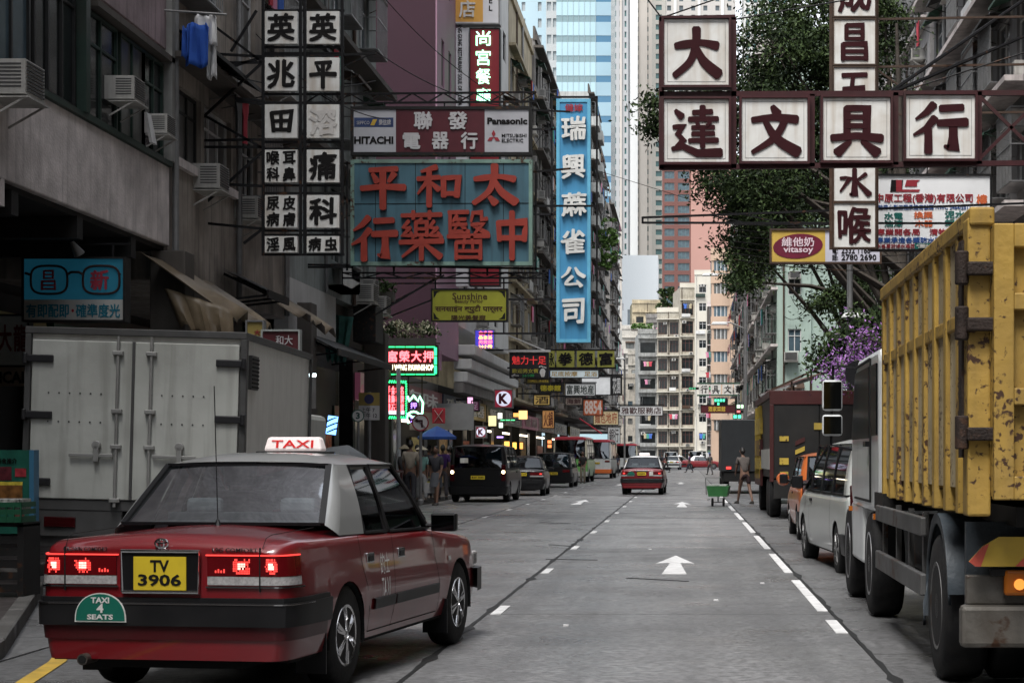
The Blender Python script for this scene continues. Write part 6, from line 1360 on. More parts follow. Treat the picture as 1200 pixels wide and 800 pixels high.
for i, (a, b_) in enumerate((((776, 21), (1010, -60)), ((1040, 110), (1200, 0)), ((1046, 108), (1230, 30)))):
    p = Vector(at(*a, 27.2)); q = Vector(at(*b_, 33)); m = MB(); m.tube([p, q], .012 if i == 0 else .03, 5); tag(m.build('cable' if i == 0 else 'stay_rod', black_st), ['stay wire rising from the top board of the red framed sign', 'thick stay rod right of the red framed boards', 'second stay rod under the first one, right of the boards'][i], 'cable')
# ---------------------------------------------------------------- box truck (left)
bt = thing('box_truck', 'white box truck parked at the left kerb behind the big taxi', 'truck', (-7.70, 21.2, 0), R(2.2)); bt.rotation_euler = (0, R(1.5), R(2.2))
Wb, Lb, z0, z1 = 2.54, 4.6, 1.02, 3.0
tw = M('truck_box_white', (.40, .41, .385), .42, var=.12, scale=1.8, streak=.6, dirt=.5, dscale=.9, dcol=(.16, .16, .14), bump=.1); tfr = M('truck_frame', (.06, .06, .06), .5, var=.2, dirt=.3)
m = MB(); m.box(.04, Wb - .04, .05, Lb, z0, z1 - .04); m.build('cargo_box', M('truck_side', (.62, .61, .57), .4, metal=.0, var=.05, streak=.3, dcol=(.22, .21, .19)), bt)
m = MB(); m.box(0, Wb, -.02, Lb + .02, z1 - .05, z1 + .03); m.box(0, .07, -.015, .06, z0 - .05, z1 - .05); m.box(Wb - .07, Wb + .005, -.015, .09, z0 - .05, z1 - .05); m.box(.07, Wb - .07, -.01, .06, z0 - .1, z0 + .02); m.box(Wb - .05, Wb + .006, .09, Lb, z0 - .05, z0 + .04); m.box(Wb - .03, Wb + .008, Lb - .06, Lb, z0, z1); m.build('box_frame', tfr, bt, bevel=.008)
for k, (a, b_) in enumerate(((.09, 1.235), (1.265, 2.46))):
    m = MB(); m.box(a, b_, -.03, .05, z0 + .03, z1 - .12); dr = m.build('rear_door', tw, bt, bevel=.012)
    xr = 1.08 if k == 0 else 1.46
    m = MB(); m.tube([(xr, -.065, z0 - .05), (xr, -.065, z1 - .06)], .018, 8); m.build('lock_rod', M('rod_grey', (.3, .3, .29), .4, metal=.4, dirt=.3), dr)
    for z in (z0 - .0, z0 + .62, z1 - .28, z1 - .95): m = MB(); m.box(xr - .06, xr + .06, -.09, -.028, z, z + .05); m.build('rod_guide', tfr if z > 9 else M('rod_grey', (.3, .3, .29), .4), dr, bevel=.008)
    hx = .0 if k == 0 else Wb - .34
    for z in (z0 + .18, z0 + .95, z1 - .38): m = MB(); m.box(hx, hx + .34, -.07, -.03, z, z + .085); m.tube([(hx + (.02 if k == 0 else .32), -.06, z - .02), (hx + (.02 if k == 0 else .32), -.06, z + .105)], .03, 8); m.build('hinge', M('hinge_black', (.02, .02, .022), .35), dr, bevel=.015)
    hx = .55 if k == 0 else 1.5
    m = MB(); m.box(hx, hx + .5, -.085, -.055, z0 + .52, z0 + .56); m.box(hx + .28, hx + .34, -.1, -.03, z0 + .47, z0 + .66); m.lathe([(.05, -.1), (.05, -.04)], (hx + .31, 0, z0 + .66), 'y', 12); m.build('handle', M('rod_grey', (.3, .3, .29), .4), dr, bevel=.006)
    for z in (z0 + .62 + .3, z0 + 1.25):
        for i in range(6):
            m = MB(); m.lathe([(.011, -.036), (.008, -.03)], (a + .2 + i * .12, 0, z), 'y', 6); m.build('rivet', tfr, dr)
m = MB(); m.box(1.235, 1.265, -.035, .04, z0 + .03, z1 - .12); m.build('door_seal', tfr, bt)
m = MB(); m.box(Wb - .045, Wb - .0, .32, .74, z1 - .62, z1 - .22); vt = m.build('vent', tfr, bt)
for i in range(8): m = MB(); m.box(Wb - .01, Wb + .012, .34, .72, z1 - .6 + i * .047, z1 - .58 + i * .047); m.build('slat', void_m, vt)
m = MB(); m.box(.15, 2.45, .05, .2, .5, .62); m.box(.1, 1.15, .0, .06, .62, .95); m.box(1.45, 2.5, 0, .06, .62, .95); m.build('rear_bumper', tfr, bt)
for x in (.45, 2.15): m = MB(); m.box(x - .18, x + .18, -.03, .02, .72, .84); m.build('tail_light', lamp_dkred, bt, bevel=.01)
m = MB(); m.box(.4, .55, .1, 6.8, .6, 1.0); m.box(2.05, 2.2, .1, 6.8, .6, 1.0); m.build('chassis', void_m, bt)
for y in (1.3, 5.7):
    for x, s_ in ((.3, -1), (2.3, 1)): add_wheel(bt, x, y, .4, .26, s_, 'truck', grey_st)
m = MB(); m.box(.15, 2.45, Lb + .15, 6.6, .6, 2.2); m.build('cab', tw, bt, bevel=.08)
# ---------------------------------------------------------------- generic boxy vehicles
def van(name, label, cat, loc, rz, Ld, Wd, H, col, glassm, roofm=None, belt=1.0, hood=.9, lights='side', lit=None, group=None, lowcol=None, plate_t=None, wr=.9, rear_slope=.08, zb=.25, wheelr=.33, wx=(.85, 3.6), front_slope=.9, panelled=False):
    root = thing(name, label, cat, loc, rz, group)
    sh = Shell(Ld, Wd, [(0, belt - .02), (.08, belt), (Ld - hood, belt), (Ld - .15, belt - .22), (Ld, belt - .38)], [(0, belt), (.1, belt + .01), (Ld - hood, belt + .03), (Ld - .2, belt - .12), (Ld, belt - .34)],
               [(0, .93), (.03, .96), (.1, .985), (.4, 1), (Ld - .5, 1), (Ld - .15, .93), (Ld, .8)], zb, [(wx[0], wheelr + .045), (wx[1], wheelr + .045)], wheelr, tumble=.02)
    sh.build('body', col, root, .1)
    zr = H - .1; wb = Wd / 2 - .03; wr_ = wb * wr; yf = Ld - hood; yr = rear_slope + .04
    n = 3 if Ld > 4.4 else 2; y0 = .30; cells = [(.16, yr + .1, 'paint')]; y1 = yf - .75; step = (y1 - .38) / n
    for i in range(n):
        a = .38 + step * i; cells += [(a, a + .0, 'glass'), (a + step - .08, a + step - .08, 'trim')]
    cells += [(y1, y1 - .0, 'glass'), (yf - .06, yf - front_slope, 'trim'), (yf, yf - front_slope + .06, 'end')]
    g = dict(yb0=.03, zb0=belt, wb0=wb * .88, yr0=yr + .02, yr1=yf - front_slope + .05, yb1=yf + .02, zb1=belt + .02, wb1=wb * .9, wr=wr_, wr0=wr_ * .93, wr1=wr_ * .93, zr=zr, crown=.09, wbs=wb, zbs=[(0, belt - .01), (Ld, belt - .01)], cells=cells, cpill=True, apill=False)
    greenhouse(root, g, roofm or col, trim, glassm, glassm)
    for y in wx:
        for s_ in (-1, 1): add_wheel(root, s_ * (Wd / 2 - .12), y, wheelr + .03, .2, s_, 'alloy' if wheelr < .36 else 'truck', grey_st)
    for s_ in (-1, 1):
        m = MB()
        if lights == 'side': m.box(s_ * (Wd / 2 - .13) - .07, s_ * (Wd / 2 - .13) + .07, -.02, .03, belt - .42, belt + .12)
        else: m.box(s_ * (Wd / 2 - .3) - .17, s_ * (Wd / 2 - .3) + .17, -.02, .03, belt - .25, belt - .12)
        tl = m.build('tail_light', lamp_red if lights != 'side' else lamp_dkred, root, bevel=.015)
        if lit: m = MB(); m.lathe([(.06, -.035), (.05, -.02)], (s_ * (Wd / 2 - .13), 0, belt - .12), 'y', 10); m.build('lit_lens', lit, tl)
        m = MB(); m.box(s_ * (Wd / 2 + .13) - .08, s_ * (Wd / 2 + .13) + .08, yf - .45, yf - .38, belt + .02, belt + .2); m.box(s_ * (Wd / 2 + .02) - .04, s_ * (Wd / 2 + .02) + .04, yf - .43, yf - .4, belt + .05, belt + .1); m.build('wing_mirror', trim, root, bevel=.02)
        m = MB(); m.box(s_ * (Wd / 2 - .4) - .15, s_ * (Wd / 2 - .4) + .15, Ld - .05, Ld + .02, .6, .75); m.build('headlight', lamp_clear, root, bevel=.02)
    m = MB()
    for s_ in (-1, 1): wrap_strip(m, sh, 0, .35, zb + .02, zb + .28, .045, .06, sg=s_)
    m.build('rear_bumper', lowcol or trim, root, 30)
    if plate_t: plate(root, (0, -.02, belt - .3), .46, .12, [(plate_t, .85, .6, 0)])
    m = MB(); wrap_strip(m, sh, 0, .05, belt - .05, belt - .035, .006, .01); m.build('tailgate_line', void_m, root)
    for x in (-.4, .4): seat(root, x, min(2.2, Ld * .5), belt - .25, seat_m, .48, .6)
    for sg in (-1, 1):
        for y in ((.38 + step, y1 + .0) if n else ()):
            m = MB(); side_strip(m, sh, [(y, belt - .03), (y, zb + .1)], .012, .003, sg); m.build('door_gap', void_m, root)
        m = MB(); x = Wd / 2; m.box(min(sg * (x - .03), sg * (x + .01)), max(sg * (x - .03), sg * (x + .01)), y1 - .3, y1 - .12, belt - .16, belt - .12); m.build('door_handle', trim, root)
    return root
blk = M('car_black', (.006, .006, .007), .3, var=.1, coat=.25, dirt=.1, dcol=(.03, .03, .03)); whitep = M('car_white', (.50, .51, .50), .3, var=.03, coat=.5, dirt=.15, dcol=(.3, .3, .28))
bv_ = van('van', 'tall black van parked at the left kerb with two warm lamps lit', 'van', (X_(560, 60.5), 60.5, 0), R(-1), 4.9, 1.95, 1.93, blk, glass_dk, belt=1.12, lit=lamp_warm, plate_t='RW 7595', hood=1.0)
m = MB(); m.box(-.58, -.32, -.03, -.02, 1.3, 1.46); m.build('window_sticker', white_bd, bv_)
saloon('car', 'small dark saloon car between the two black vehicles on the left', 'car', (X_(612, 70), 70, .03), R(1), blk, blk, 1, True, False, gl=glass_dk, ptext=('KJ', '210'), seats4=False)
mpv = van('estate_car', 'black estate car with yellow plate in front of the green minibus', 'car', (X_(648, 89), 89, 0), R(-1), 4.6, 1.88, 1.72, blk, glass_lt, belt=.98, lights='h', plate_t='SL 9024', hood=1.1)
mg = M('minibus_green', (.16, .42, .12), .35, coat=.3, var=.05); mr_ = M('minibus_red', (.42, .04, .06), .35, coat=.3); mc = M('minibus_cream', (.55, .52, .40), .4, coat=.3)
def minibus(lab, loc, lower, roof, lowc, upper):
    r = van('minibus', lab, 'minibus', loc, R(-1.5), 6.3, 2.05, 2.6, lower, glass_pv, roofm=upper, belt=1.35, hood=.5, lights='h', wheelr=.37, wx=(1.4, 4.9), wr=.93, rear_slope=.12, front_slope=.35, plate_t='LX 331', lowcol=lowc, zb=.35)
    m = MB(); P = [(-.93, 0), (-.9, .12), (-.7, .2), (.7, .2), (.9, .12), (.93, 0)]; m.prism([(x, 2.45 + z) for x, z in P], .12, 5.7); m.build('roof_cap', roof, r, bevel=.03); return r
minibus('green minibus with red roof waiting at the left kerb', (X_(668, 106), 106, 0), mg, mr_, whitep, mc)
minibus('white and red minibus ahead of the green one', (X_(699, 124), 124, 0), M('minibus_greywhite', (.45, .47, .47), .4), mr_, M('minibus_orange', (.5, .12, .03), .4), whitep)
minibus('third minibus with red roof, furthest down the left kerb', (X_(734, 166), 166, 0), M('minibus_greywhite', (.45, .47, .47), .4), mr_, whitep, mc)
# crossing traffic at the end
tr2 = M('taxi_red_far', (.16, .012, .016), .35, coat=.4)
saloon('taxi', 'red taxi with white roof crossing sideways at the far junction', 'taxi', (X_(798, 214), 214, .03), R(-90), tr2, M('taxi_white', (.62, .62, .62), .35), 1, gl=glass_dk)
saloon('taxi', 'second red taxi turning at the far junction behind walkers', 'taxi', (X_(774, 222), 222, .03), R(-100), tr2, M('taxi_white', (.62, .62, .62), .35), 1, gl=glass_dk)
saloon('car', 'pale silver car waiting at the far junction', 'car', (X_(787, 205), 205, .03), R(-4), whitep, whitep, 1, True, False, gl=glass_lt)
van('van', 'white van far beyond the junction on the left', 'van', (X_(786, 240), 240, 0), 0, 4.8, 1.9, 2.1, whitep, glass_dk, belt=1.2)
van('van', 'white delivery van far beyond the junction on the right', 'van', (X_(815, 245), 245, 0), 0, 4.8, 2.0, 2.2, whitep, glass_dk, belt=1.2)
saloon('car', 'purple grey car left of the silver car at the junction', 'car', (X_(764, 190), 190, .03), R(-3), M('car_plum', (.1, .05, .12), .4, coat=.3), whitep, 1, True, False, gl=glass_dk)
# ---------------------------------------------------------------- parked on the right
wv = van('people_carrier', 'white people carrier parked on the right ahead of the yellow truck', 'van', (2.02 + .86, 23.2, 0), R(3.2), 5.5, 1.72, 1.79, M('van_silverwhite', (.46, .48, .46), .28, coat=.6, var=.03, dirt=.12, dcol=(.3, .3, .28)), glass_dk, belt=1.04, hood=1.0, wx=(.95, 4.5), wr=.85, front_slope=1.75, plate_t='PH 2280', wheelr=.32)
oc = van('car', 'orange hatchback parked between the white people carrier and the red truck', 'car', (2.05 + .85, 32.9, 0), R(0), 4.2, 1.72, 1.62, M('car_orange', (.50, .13, .035), .3, coat=.5, var=.05), glass_dk, belt=.98, hood=1.1, wx=(.8, 3.3), front_slope=1.0, wheelr=.31)
m = MB(); m.lathe([(.11, -.03), (.13, .03), (.06, .06)], (-1.0, 2.75, 1.08), 'y', 14); m.build('wing_mirror', MC['car_orange'], oc, 40)
# red truck
rt = thing('box_truck', 'dark maroon and black box truck with yellow corner, right side', 'truck', (2.05, 44.5, 0))
mrn = M('truck_maroon', (.05, .012, .012), .5, var=.15, dirt=.3); dk = M('truck_dark', (.011, .011, .011), .55, var=.2, dirt=.3); ylw = M('truck_yellow_old', (.42, .30, .05), .5, var=.15, dirt=.4, rust=.3)
m = MB(); m.box(.06, 2.4, .1, 9.0, 1.0, 3.05); m.build('cargo_box', dk, rt)
m = MB(); m.box(.0, 2.46, .02, .1, 2.78, 3.12); m.box(0, .1, .02, .1, .9, 2.78); m.box(2.36, 2.46, .02, .1, .9, 2.78); m.box(-.01, .06, .1, 9.0, 2.95, 3.12); m.build('box_frame', mrn, rt, bevel=.01)
m = MB(); m.box(.1, 1.2, .04, .1, 1.0, 2.78); m.build('rear_door', dk, rt, bevel=.01); m = MB(); m.box(1.22, 2.36, .04, .1, 1.0, 2.78); m.build('rear_door', dk, rt, bevel=.01)
for i, (z, mt) in enumerate(((2.35, ylw), (1.75, mrn), (1.25, ylw), (.95, mrn))): m = MB(); m.box(-.02, .05, 5.2 - i * .01, 9.0, z - .22, z + .22); m.build('side_panel', mt, rt)
for i in range(4): m = MB(); m.box(-.03, .05, 5.5 + i, 5.6 + i, .9, 2.9); m.build('side_post', ylw, rt)
m = MB(); m.box(.0, .1, .3, 5.1, 1.2, 1.7); m.build('side_panel', M('panel_pale', (.3, .3, .28), .5), rt)
for (x, z, w_, h_) in ((.35, 1.95, .22, .12), (.35, 1.4, .22, .16), (.35, 1.1, .2, .1), (1.35, 2.25, .55, .16)): m = MB(); m.box(x - w_ / 2, x + w_ / 2, .02, .04, z - h_ / 2, z + h_ / 2); m.build('placard', ylw, rt)
for i in range(5): m = MB(); m.prism([(.62, .9 + i * .22), (.85, 1.0 + i * .22), (.85, 1.11 + i * .22), (.62, 1.01 + i * .22)], .02, .038); m.build('chevron', [mrn, ylw][i % 2], rt)
m = MB(); m.box(.1, 2.36, .0, .15, .5, .95); m.build('rear_bumper', dk, rt)
for y in (1.6, 2.8, 7.6):
    for x, s_ in ((.2, -1), (2.25, 1)): add_wheel(rt, x, y, .48, .28, s_, 'truck', dark_st)
# dark truck further
d2 = thing('box_truck', 'black box truck with red cab side, beyond the maroon truck', 'truck', (1.45, 74, 0)); m = MB(); m.box(0, 2.35, 0, 5.5, .9, 3.0); m.build('cargo_box', M('truck_slate', (.018, .02, .022), .5), d2, bevel=.03); m = MB(); m.box(.0, 2.35, -6, -.3, .9, 2.0) if False else m.box(.1, 2.2, .05, 5.4, .5, .9); m.build('chassis', void_m, d2); m = MB(); m.box(.2, 2.2, 5.7, 7.2, .6, 2.5); m.build('cab', mrn, d2, bevel=.08)
for y in (1.2, 6.3):
    for x, s_ in ((.2, -1), (2.15, 1)): add_wheel(d2, x, y, .45, .28, s_, 'truck', dark_st)
m = MB(); m.box(.2, .4, -.03, 0, 1.0, 1.1); m.build('tail_light', lamp_lit, d2)
fk = thing('truck', 'small red cab truck standing between the black and maroon trucks', 'truck', (2.6, 62, 0)); m = MB(); m.box(0, 1.9, 0, 1.6, .6, 2.25); m.build('cab', mrn, fk, bevel=.08); m = MB(); m.box(.15, 1.75, -.02, .02, 1.35, 2.05); m.build('rear_window', pane_m[0], fk); m = MB(); m.box(.1, 1.8, -3.5, -.1, .6, .8); m.build('flatbed', dk, fk)
for y in (-2.6, .9):
    for x, s_ in ((.15, -1), (1.75, 1)): add_wheel(fk, x, y, .42, .26, s_, 'truck', dark_st)
# ---------------------------------------------------------------- the yellow skip truck
yt = thing('skip_truck', 'white cab lorry carrying a rusty yellow steel skip, right foreground', 'truck', (1.70, 10.9, 0), R(-.4))
ysk = M('skip_yellow', (.37, .235, .05), .6, var=.22, scale=2.2, streak=.6, dirt=.55, dcol=(.17, .115, .045), dscale=1.6, rust=.55, rscale=24, bump=.25)
ysp = M('skip_panel', (.42, .35, .22), .65, var=.2, scale=1.5, streak=.6, dirt=.5, dcol=(.15, .11, .06), rust=.45, rscale=30, bump=.2)
rst = M('rust_dark', (.022, .014, .011), .75, var=.4, scale=8, bump=.4, rust=.7); wcab = M('cab_white', (.60, .62, .62), .32, coat=.4, var=.06, dirt=.25, dcol=(.2, .2, .19), streak=.25)
Ls, z0, z1, Ws = 5.35, 1.27, 2.93, 2.45
m = MB(); m.box(.03, .13, .1, Ls, z0 + .06, z1 - .02); m.build('side_panel', ysp, yt)
m = MB(); m.box(Ws - .1, Ws, .1, Ls, z0, z1); m.build('side_panel', ysk, yt); m = MB(); m.box(.1, Ws - .1, Ls - .1, Ls, z0, z1); m.build('front_panel', ysk, yt); m = MB(); m.box(.1, Ws - .1, .1, Ls - .1, z0, z0 + .08); m.build('floor_plate', rst, yt)
m = MB(); m.box(-.01, .14, .0, Ls + .02, z1 - .03, z1 + .08); m.build('top_rail', ysk, yt, bevel=.015)
m = MB(); m.box(.008, .05, .25, Ls - .1, 2.33, 2.42); m.build('middle_rail', ysk, yt, bevel=.01)
nr = 9
for i in range(nr):
    y = .62 + (Ls - .7) * i / (nr - 1); m = MB()
    m.prism([(0, 0)] * 3, 0, 0) if False else None
    m.hexa([(.0, y - .06, z0 - .1), (.1, y - .09, z0 - .1), (.1, y + .09, z0 - .1), (.0, y + .06, z0 - .1), (.0, y - .06, z1 - .03), (.1, y - .09, z1 - .03), (.1, y + .09, z1 - .03), (.0, y + .06, z1 - .03)]); m.build('side_rib', ysk, yt, bevel=.008)
m = MB(); m.box(-.02, .12, .02, .22, z0 - .1, z1 + .02); m.build('rear_post', ysk, yt, bevel=.015)
m = MB(); m.box(-.035, .0, .16, .30, z0 + .25, z1 - .1); m.build('hinge_strip', rst, yt)
for z in (z0 + .3, z0 + .95, z1 - .38): m = MB(); m.tube([(-.05, .04, z), (-.05, .04, z + .2)], .045, 8); m.box(-.03, .13, -.05, .02, z + .05, z + .13); m.box(-.05, -.0, .06, .3, z + .06, z + .15); m.build('door_hinge', rst, yt, bevel=.01)
# rear doors
m = MB(); m.box(.12, 1.2, -.01, .03, z0 + .02, z1 - .05); rd = m.build('rear_door', ysk, yt)
m = MB(); m.box(1.24, Ws - .05, -.01, .03, z0 + .02, z1 - .05); rd2 = m.build('rear_door', ysk, yt)
for (a, b_, r_) in ((.12, 1.2, rd), (1.24, Ws - .05, rd2)):
    for (xa, xb, za, zb) in ((a, a + .12, z0 + .0, z1 - .03), (b_ - .1, b_, z0, z1 - .03), (a + .12, b_ - .1, z1 - .17, z1 - .03), (a + .12, b_ - .1, z0, z0 + .14), (a + .12, b_ - .1, z0 + .56, z0 + .66), (a + .12, b_ - .1, z0 + 1.12, z0 + 1.22)):
        m = MB(); m.box(xa, xb, -.09, -.01, za, zb); m.build('door_rail', ysk, r_, bevel=.008)
# chassis, rear
slate = M('mudguard_slate', (.035, .045, .055), .5, var=.35, scale=4, dirt=.5, dcol=(.09, .095, .1), dscale=2, bump=.2); bump_s = M('bumper_silver', (.12, .112, .10), .5, metal=.3, var=.4, dirt=.85, dcol=(.06, .05, .04), dscale=3, rust=.5, bump=.2)
m = MB(); m.box(.55, .8, .5, 8.9, .75, 1.1); m.box(1.65, 1.9, .5, 8.9, .75, 1.1); m.box(.3, 2.2, .2, 5.6, 1.1, 1.22); m.build('chassis', M('chassis_black', (.012, .012, .012), .6, var=.3, dirt=.3), yt)
yw = (1.75, 6.75, 9.2)
for y in yw:
    for x, s_ in ((.17, -1), (2.3, 1)): add_wheel(yt, x, y, .50, .30, s_, 'truck', M('rim_dirty', (.12, .12, .12), .5, metal=.3, dirt=.5, rust=.3) if y < 5 else M('rim_bright', (.4, .4, .41), .3, metal=.8, dirt=.3))
add_wheel(yt, .5, yw[0], .50, .28, -1, 'truck', dark_st)
# mudguard over the rear wheel
m = MB(); P = []
for i in range(13):
    a = PI * (-.06 + 1.0 * i / 12); P.append([(x, yw[0] + .60 * math.cos(a), .50 + .64 * math.sin(a)) for x in (-.01, .02, .62)])
P = [[(p[0] + (.03 if k == 0 else 0), p[1], p[2] - (.07 if k == 0 else 0)) for k, p in enumerate(r)] for r in P]; m.grid(P); o = m.build('mudguard', slate, yt, 40); s = o.modifiers.new('s', 'SOLIDIFY'); s.thickness = .02
m = MB(); m.hexa([(.02, .7, .5), (.9, .55, .5), (.9, 1.0, .5), (.1, 1.0, .5), (.02, .78, 1.12), (.9, .6, 1.15), (.9, 1.2, 1.15), (.1, 1.2, 1.12)]) if False else m.box(.05, 2.3, .55, .62, .55, 1.12); m.build('rear_panel', slate, yt)
m = MB(); m.box(-.02, 2.45, .28, .40, .36, .62); m.build('rear_bumper', bump_s, yt, bevel=.03); m = MB(); m.box(.02, 2.42, .34, .42, .62, .80); m.build('bumper_plate', bump_s, yt, bevel=.01)
m = MB(); m.box(.16, 2.3, .27, .33, .80, .84); m.build('lamp_bar', dark_st, yt)
m = MB(); m.box(.24, .42, .26, .34, .68, .84 - .0); m.build('indicator', lamp_amber, yt, bevel=.02)
m = MB(); m.lathe([(.035, .25), (.03, .258)], (.33, 0, .75), 'y', 12); m.build('indicator_glow', amber_lit, yt)
m = MB(); m.box(.46, .64, .26, .34, .68, .84); m.build('tail_light', lamp_dkred, yt, bevel=.02)
chy = M('chevron_yellow', (.50, .34, .05), .45, var=.1, dirt=.4, dcol=(.2, .14, .06), dscale=4); chr_ = M('chevron_red', (.55, .10, .07), .4, var=.1, dirt=.25)
zc0, zc1 = .86, 1.04; xs = [.06, .12, .30, .46, .64, .80, .98, 1.14, 1.32, 1.48, 1.66, 1.82, 2.0, 2.16]
m = MB(); m.prism([(.02, zc0 + .03), (.06, zc0), (2.3, zc0), (2.3, zc1), (.2, zc1), (.1, zc1 - .06)], .225, .25); m.build('marker_board', chy, yt)
for i in range(6):
    x = .30 + i * .36; m = MB(); m.prism([(x, zc0 + .002), (x + .18, zc0 + .002), (x + .36, zc1 - .002), (x + .18, zc1 - .002)] if x < 1.9 else [(x, zc0 + .002), (x + .18, zc0 + .002), (x + .2, zc1 - .002), (x + .18, zc1 - .002)], .219, .226); m.build('marker_stripe', chr_, yt)
m = MB(); m.prism([(.018, zc0 + .03), (.06, zc0), (.09, zc0 + .0), (.14, zc1 - .04), (.1, zc1 - .06)], .219, .226); m.build('marker_stripe', chr_, yt)
# side guard rails
sg_ = M('guard_grey', (.10, .10, .10), .5, metal=.3, var=.3, scale=4, dirt=.6, dcol=(.035, .033, .03), rust=.4)
for z, h_ in ((.60, .16), (1.02, .14)): m = MB(); m.box(-.02, .03, 2.35, 5.7, z - h_ / 2, z + h_ / 2); m.build('side_guard', sg_, yt, bevel=.012)
for y in (2.6, 3.5, 4.4, 5.5): m = MB(); m.box(.03, .07, y - .04, y + .04, .52, 1.12); m.build('guard_post', sg_, yt)
m = MB(); m.box(.15, .6, 3.2, 4.4, .6, 1.05); m.build('fuel_tank', dark_st, yt, bevel=.06)
m = MB(); m.box(.0, .5, 5.2, 6.0, 1.05, 1.2); m.build('step_plate', dark_st, yt)
# cab
cabg = M('cab_glass', (.005, .006, .007), .35, var=.4, spec=.05)
m = MB(); P = [(5.75, 1.0), (8.6, 1.0), (8.8, 1.15), (8.75, 1.72), (8.25, 2.42), (8.0, 2.52), (5.85, 2.52), (5.75, 2.44)]
m.prismx(P, .02, 2.38); m.build('cab', wcab, yt, bevel=.06)
m = MB(); m.prismx([(6.45, .55), (8.1, .55), (8.1, 1.2), (6.3, 1.2)] if False else [(7.5, .45), (8.85, .45), (8.85, 1.05), (7.5, 1.05)], .03, 2.37); m.build('front_bumper', wcab, yt, bevel=.04)
m = MB(); m.prismx([(5.9, 1.72), (6.45, 1.72), (6.45, 2.38), (5.9, 2.38)], .005, .03); m.build('rear_side_window', cabg, yt)
m = MB(); m.prismx([(6.6, 1.70), (8.55, 1.70), (8.1, 2.38), (6.6, 2.38)], .002, .03); m.build('door_window', cabg, yt)
m = MB()
for a, b_ in (((6.52, 1.1), (6.52, 2.45)), ((6.52, 1.1), (8.2, 1.1)), ((6.52, 2.45), (8.1, 2.44))): m.bar((.012, a[0], a[1]), (.012, b_[0], b_[1]), .02)
m.build('door_gap', void_m, yt)
m = MB(); m.box(-.03, .02, 6.6, 6.85, 1.62, 1.67); m.build('door_handle', trim, yt)
for y, w_ in ((5.9, .5), (8.6, .3)): m = MB(); m.box(-.02, .02, y, y + .08, .95, 1.0); m.build('side_marker', lamp_amber, yt)
m = MB(); m.tube([(.02, 8.2, 2.45), (-.17, 8.85, 2.5), (-.19, 8.85, 1.65), (.02, 8.7, 1.6)], .016, 6); m.build('mirror_arm', trim, yt)
for (z, h_) in ((2.18, .33), (1.86, .23)): m = MB(); m.box(-.29, -.07, 8.8, 8.87, z - h_ / 2, z + h_ / 2); o = m.build('mirror', wcab if z < 9 else trim, yt, bevel=.035); m = MB(); m.box(-.275, -.085, 8.79, 8.80, z - h_ / 2 + .02, z + h_ / 2 - .02); m.build('mirror_glass', M('mirror', (.12, .13, .13), .06, 1., var=0), o)
m = MB(); m.lathe([(.14, 0), (.12, .05), (.03, .07)], (.1, 8.9, 2.42), 'y', 16); m.build('round_mirror', trim, yt, 40); m = MB(); m.tube([(.1, 8.95, 2.42), (.1, 8.2, 2.5)], .014, 6); m.build('mirror_arm', trim, yt)
# exhaust stack, hoses behind the cab
m = MB(); m.tube([(.25, 5.58, 1.1), (.25, 5.58, 2.2)], .06, 10); m.build('exhaust_stack', dark_st, yt, 40)
# ---------------------------------------------------------------- hand cart
hc = thing('hand_cart', 'green two wheeled hand cart left standing in the road', 'cart', (X_(842, 56), 56, 0), R(-5))
gp = M('cart_green', (.03, .13, .04), .5, var=.15, dirt=.3)
m = MB(); m.hexa([(-.28, -.4, .3), (.28, -.4, .3), (.28, .5, .3), (-.28, .5, .3), (-.34, -.42, .62), (.34, -.42, .62), (.34, .52, .62), (-.34, .52, .62)]); m.build('tray', gp, hc)
m = MB(); m.box(-.27, .27, -.35, .45, .60, .66); m.build('load', M('cart_load', (.4, .42, .4), .7, var=.5, scale=12), hc)
for x in (-.17, .17): m = MB(); m.lathe([(.12, -.03), (.13, 0), (.12, .03)], (x, -.2, .125), 'x', 16); m.build('wheel', rubber, hc, 40)
m = MB(); m.tube([(-.34, -.4, .35), (-.36, -.5, .85), (-.34, -.5, .88), (.1, -.5, .88)], .015, 6); m.tube([(-.3, -.42, .2), (-.3, .4, .2)], .015, 6); m.bar((-.17, -.2, .125), (.17, -.2, .125), .03); m.bar((0, -.2, .12), (0, -.2, .32), .04); m.build('handle_bar', grey_st, hc)
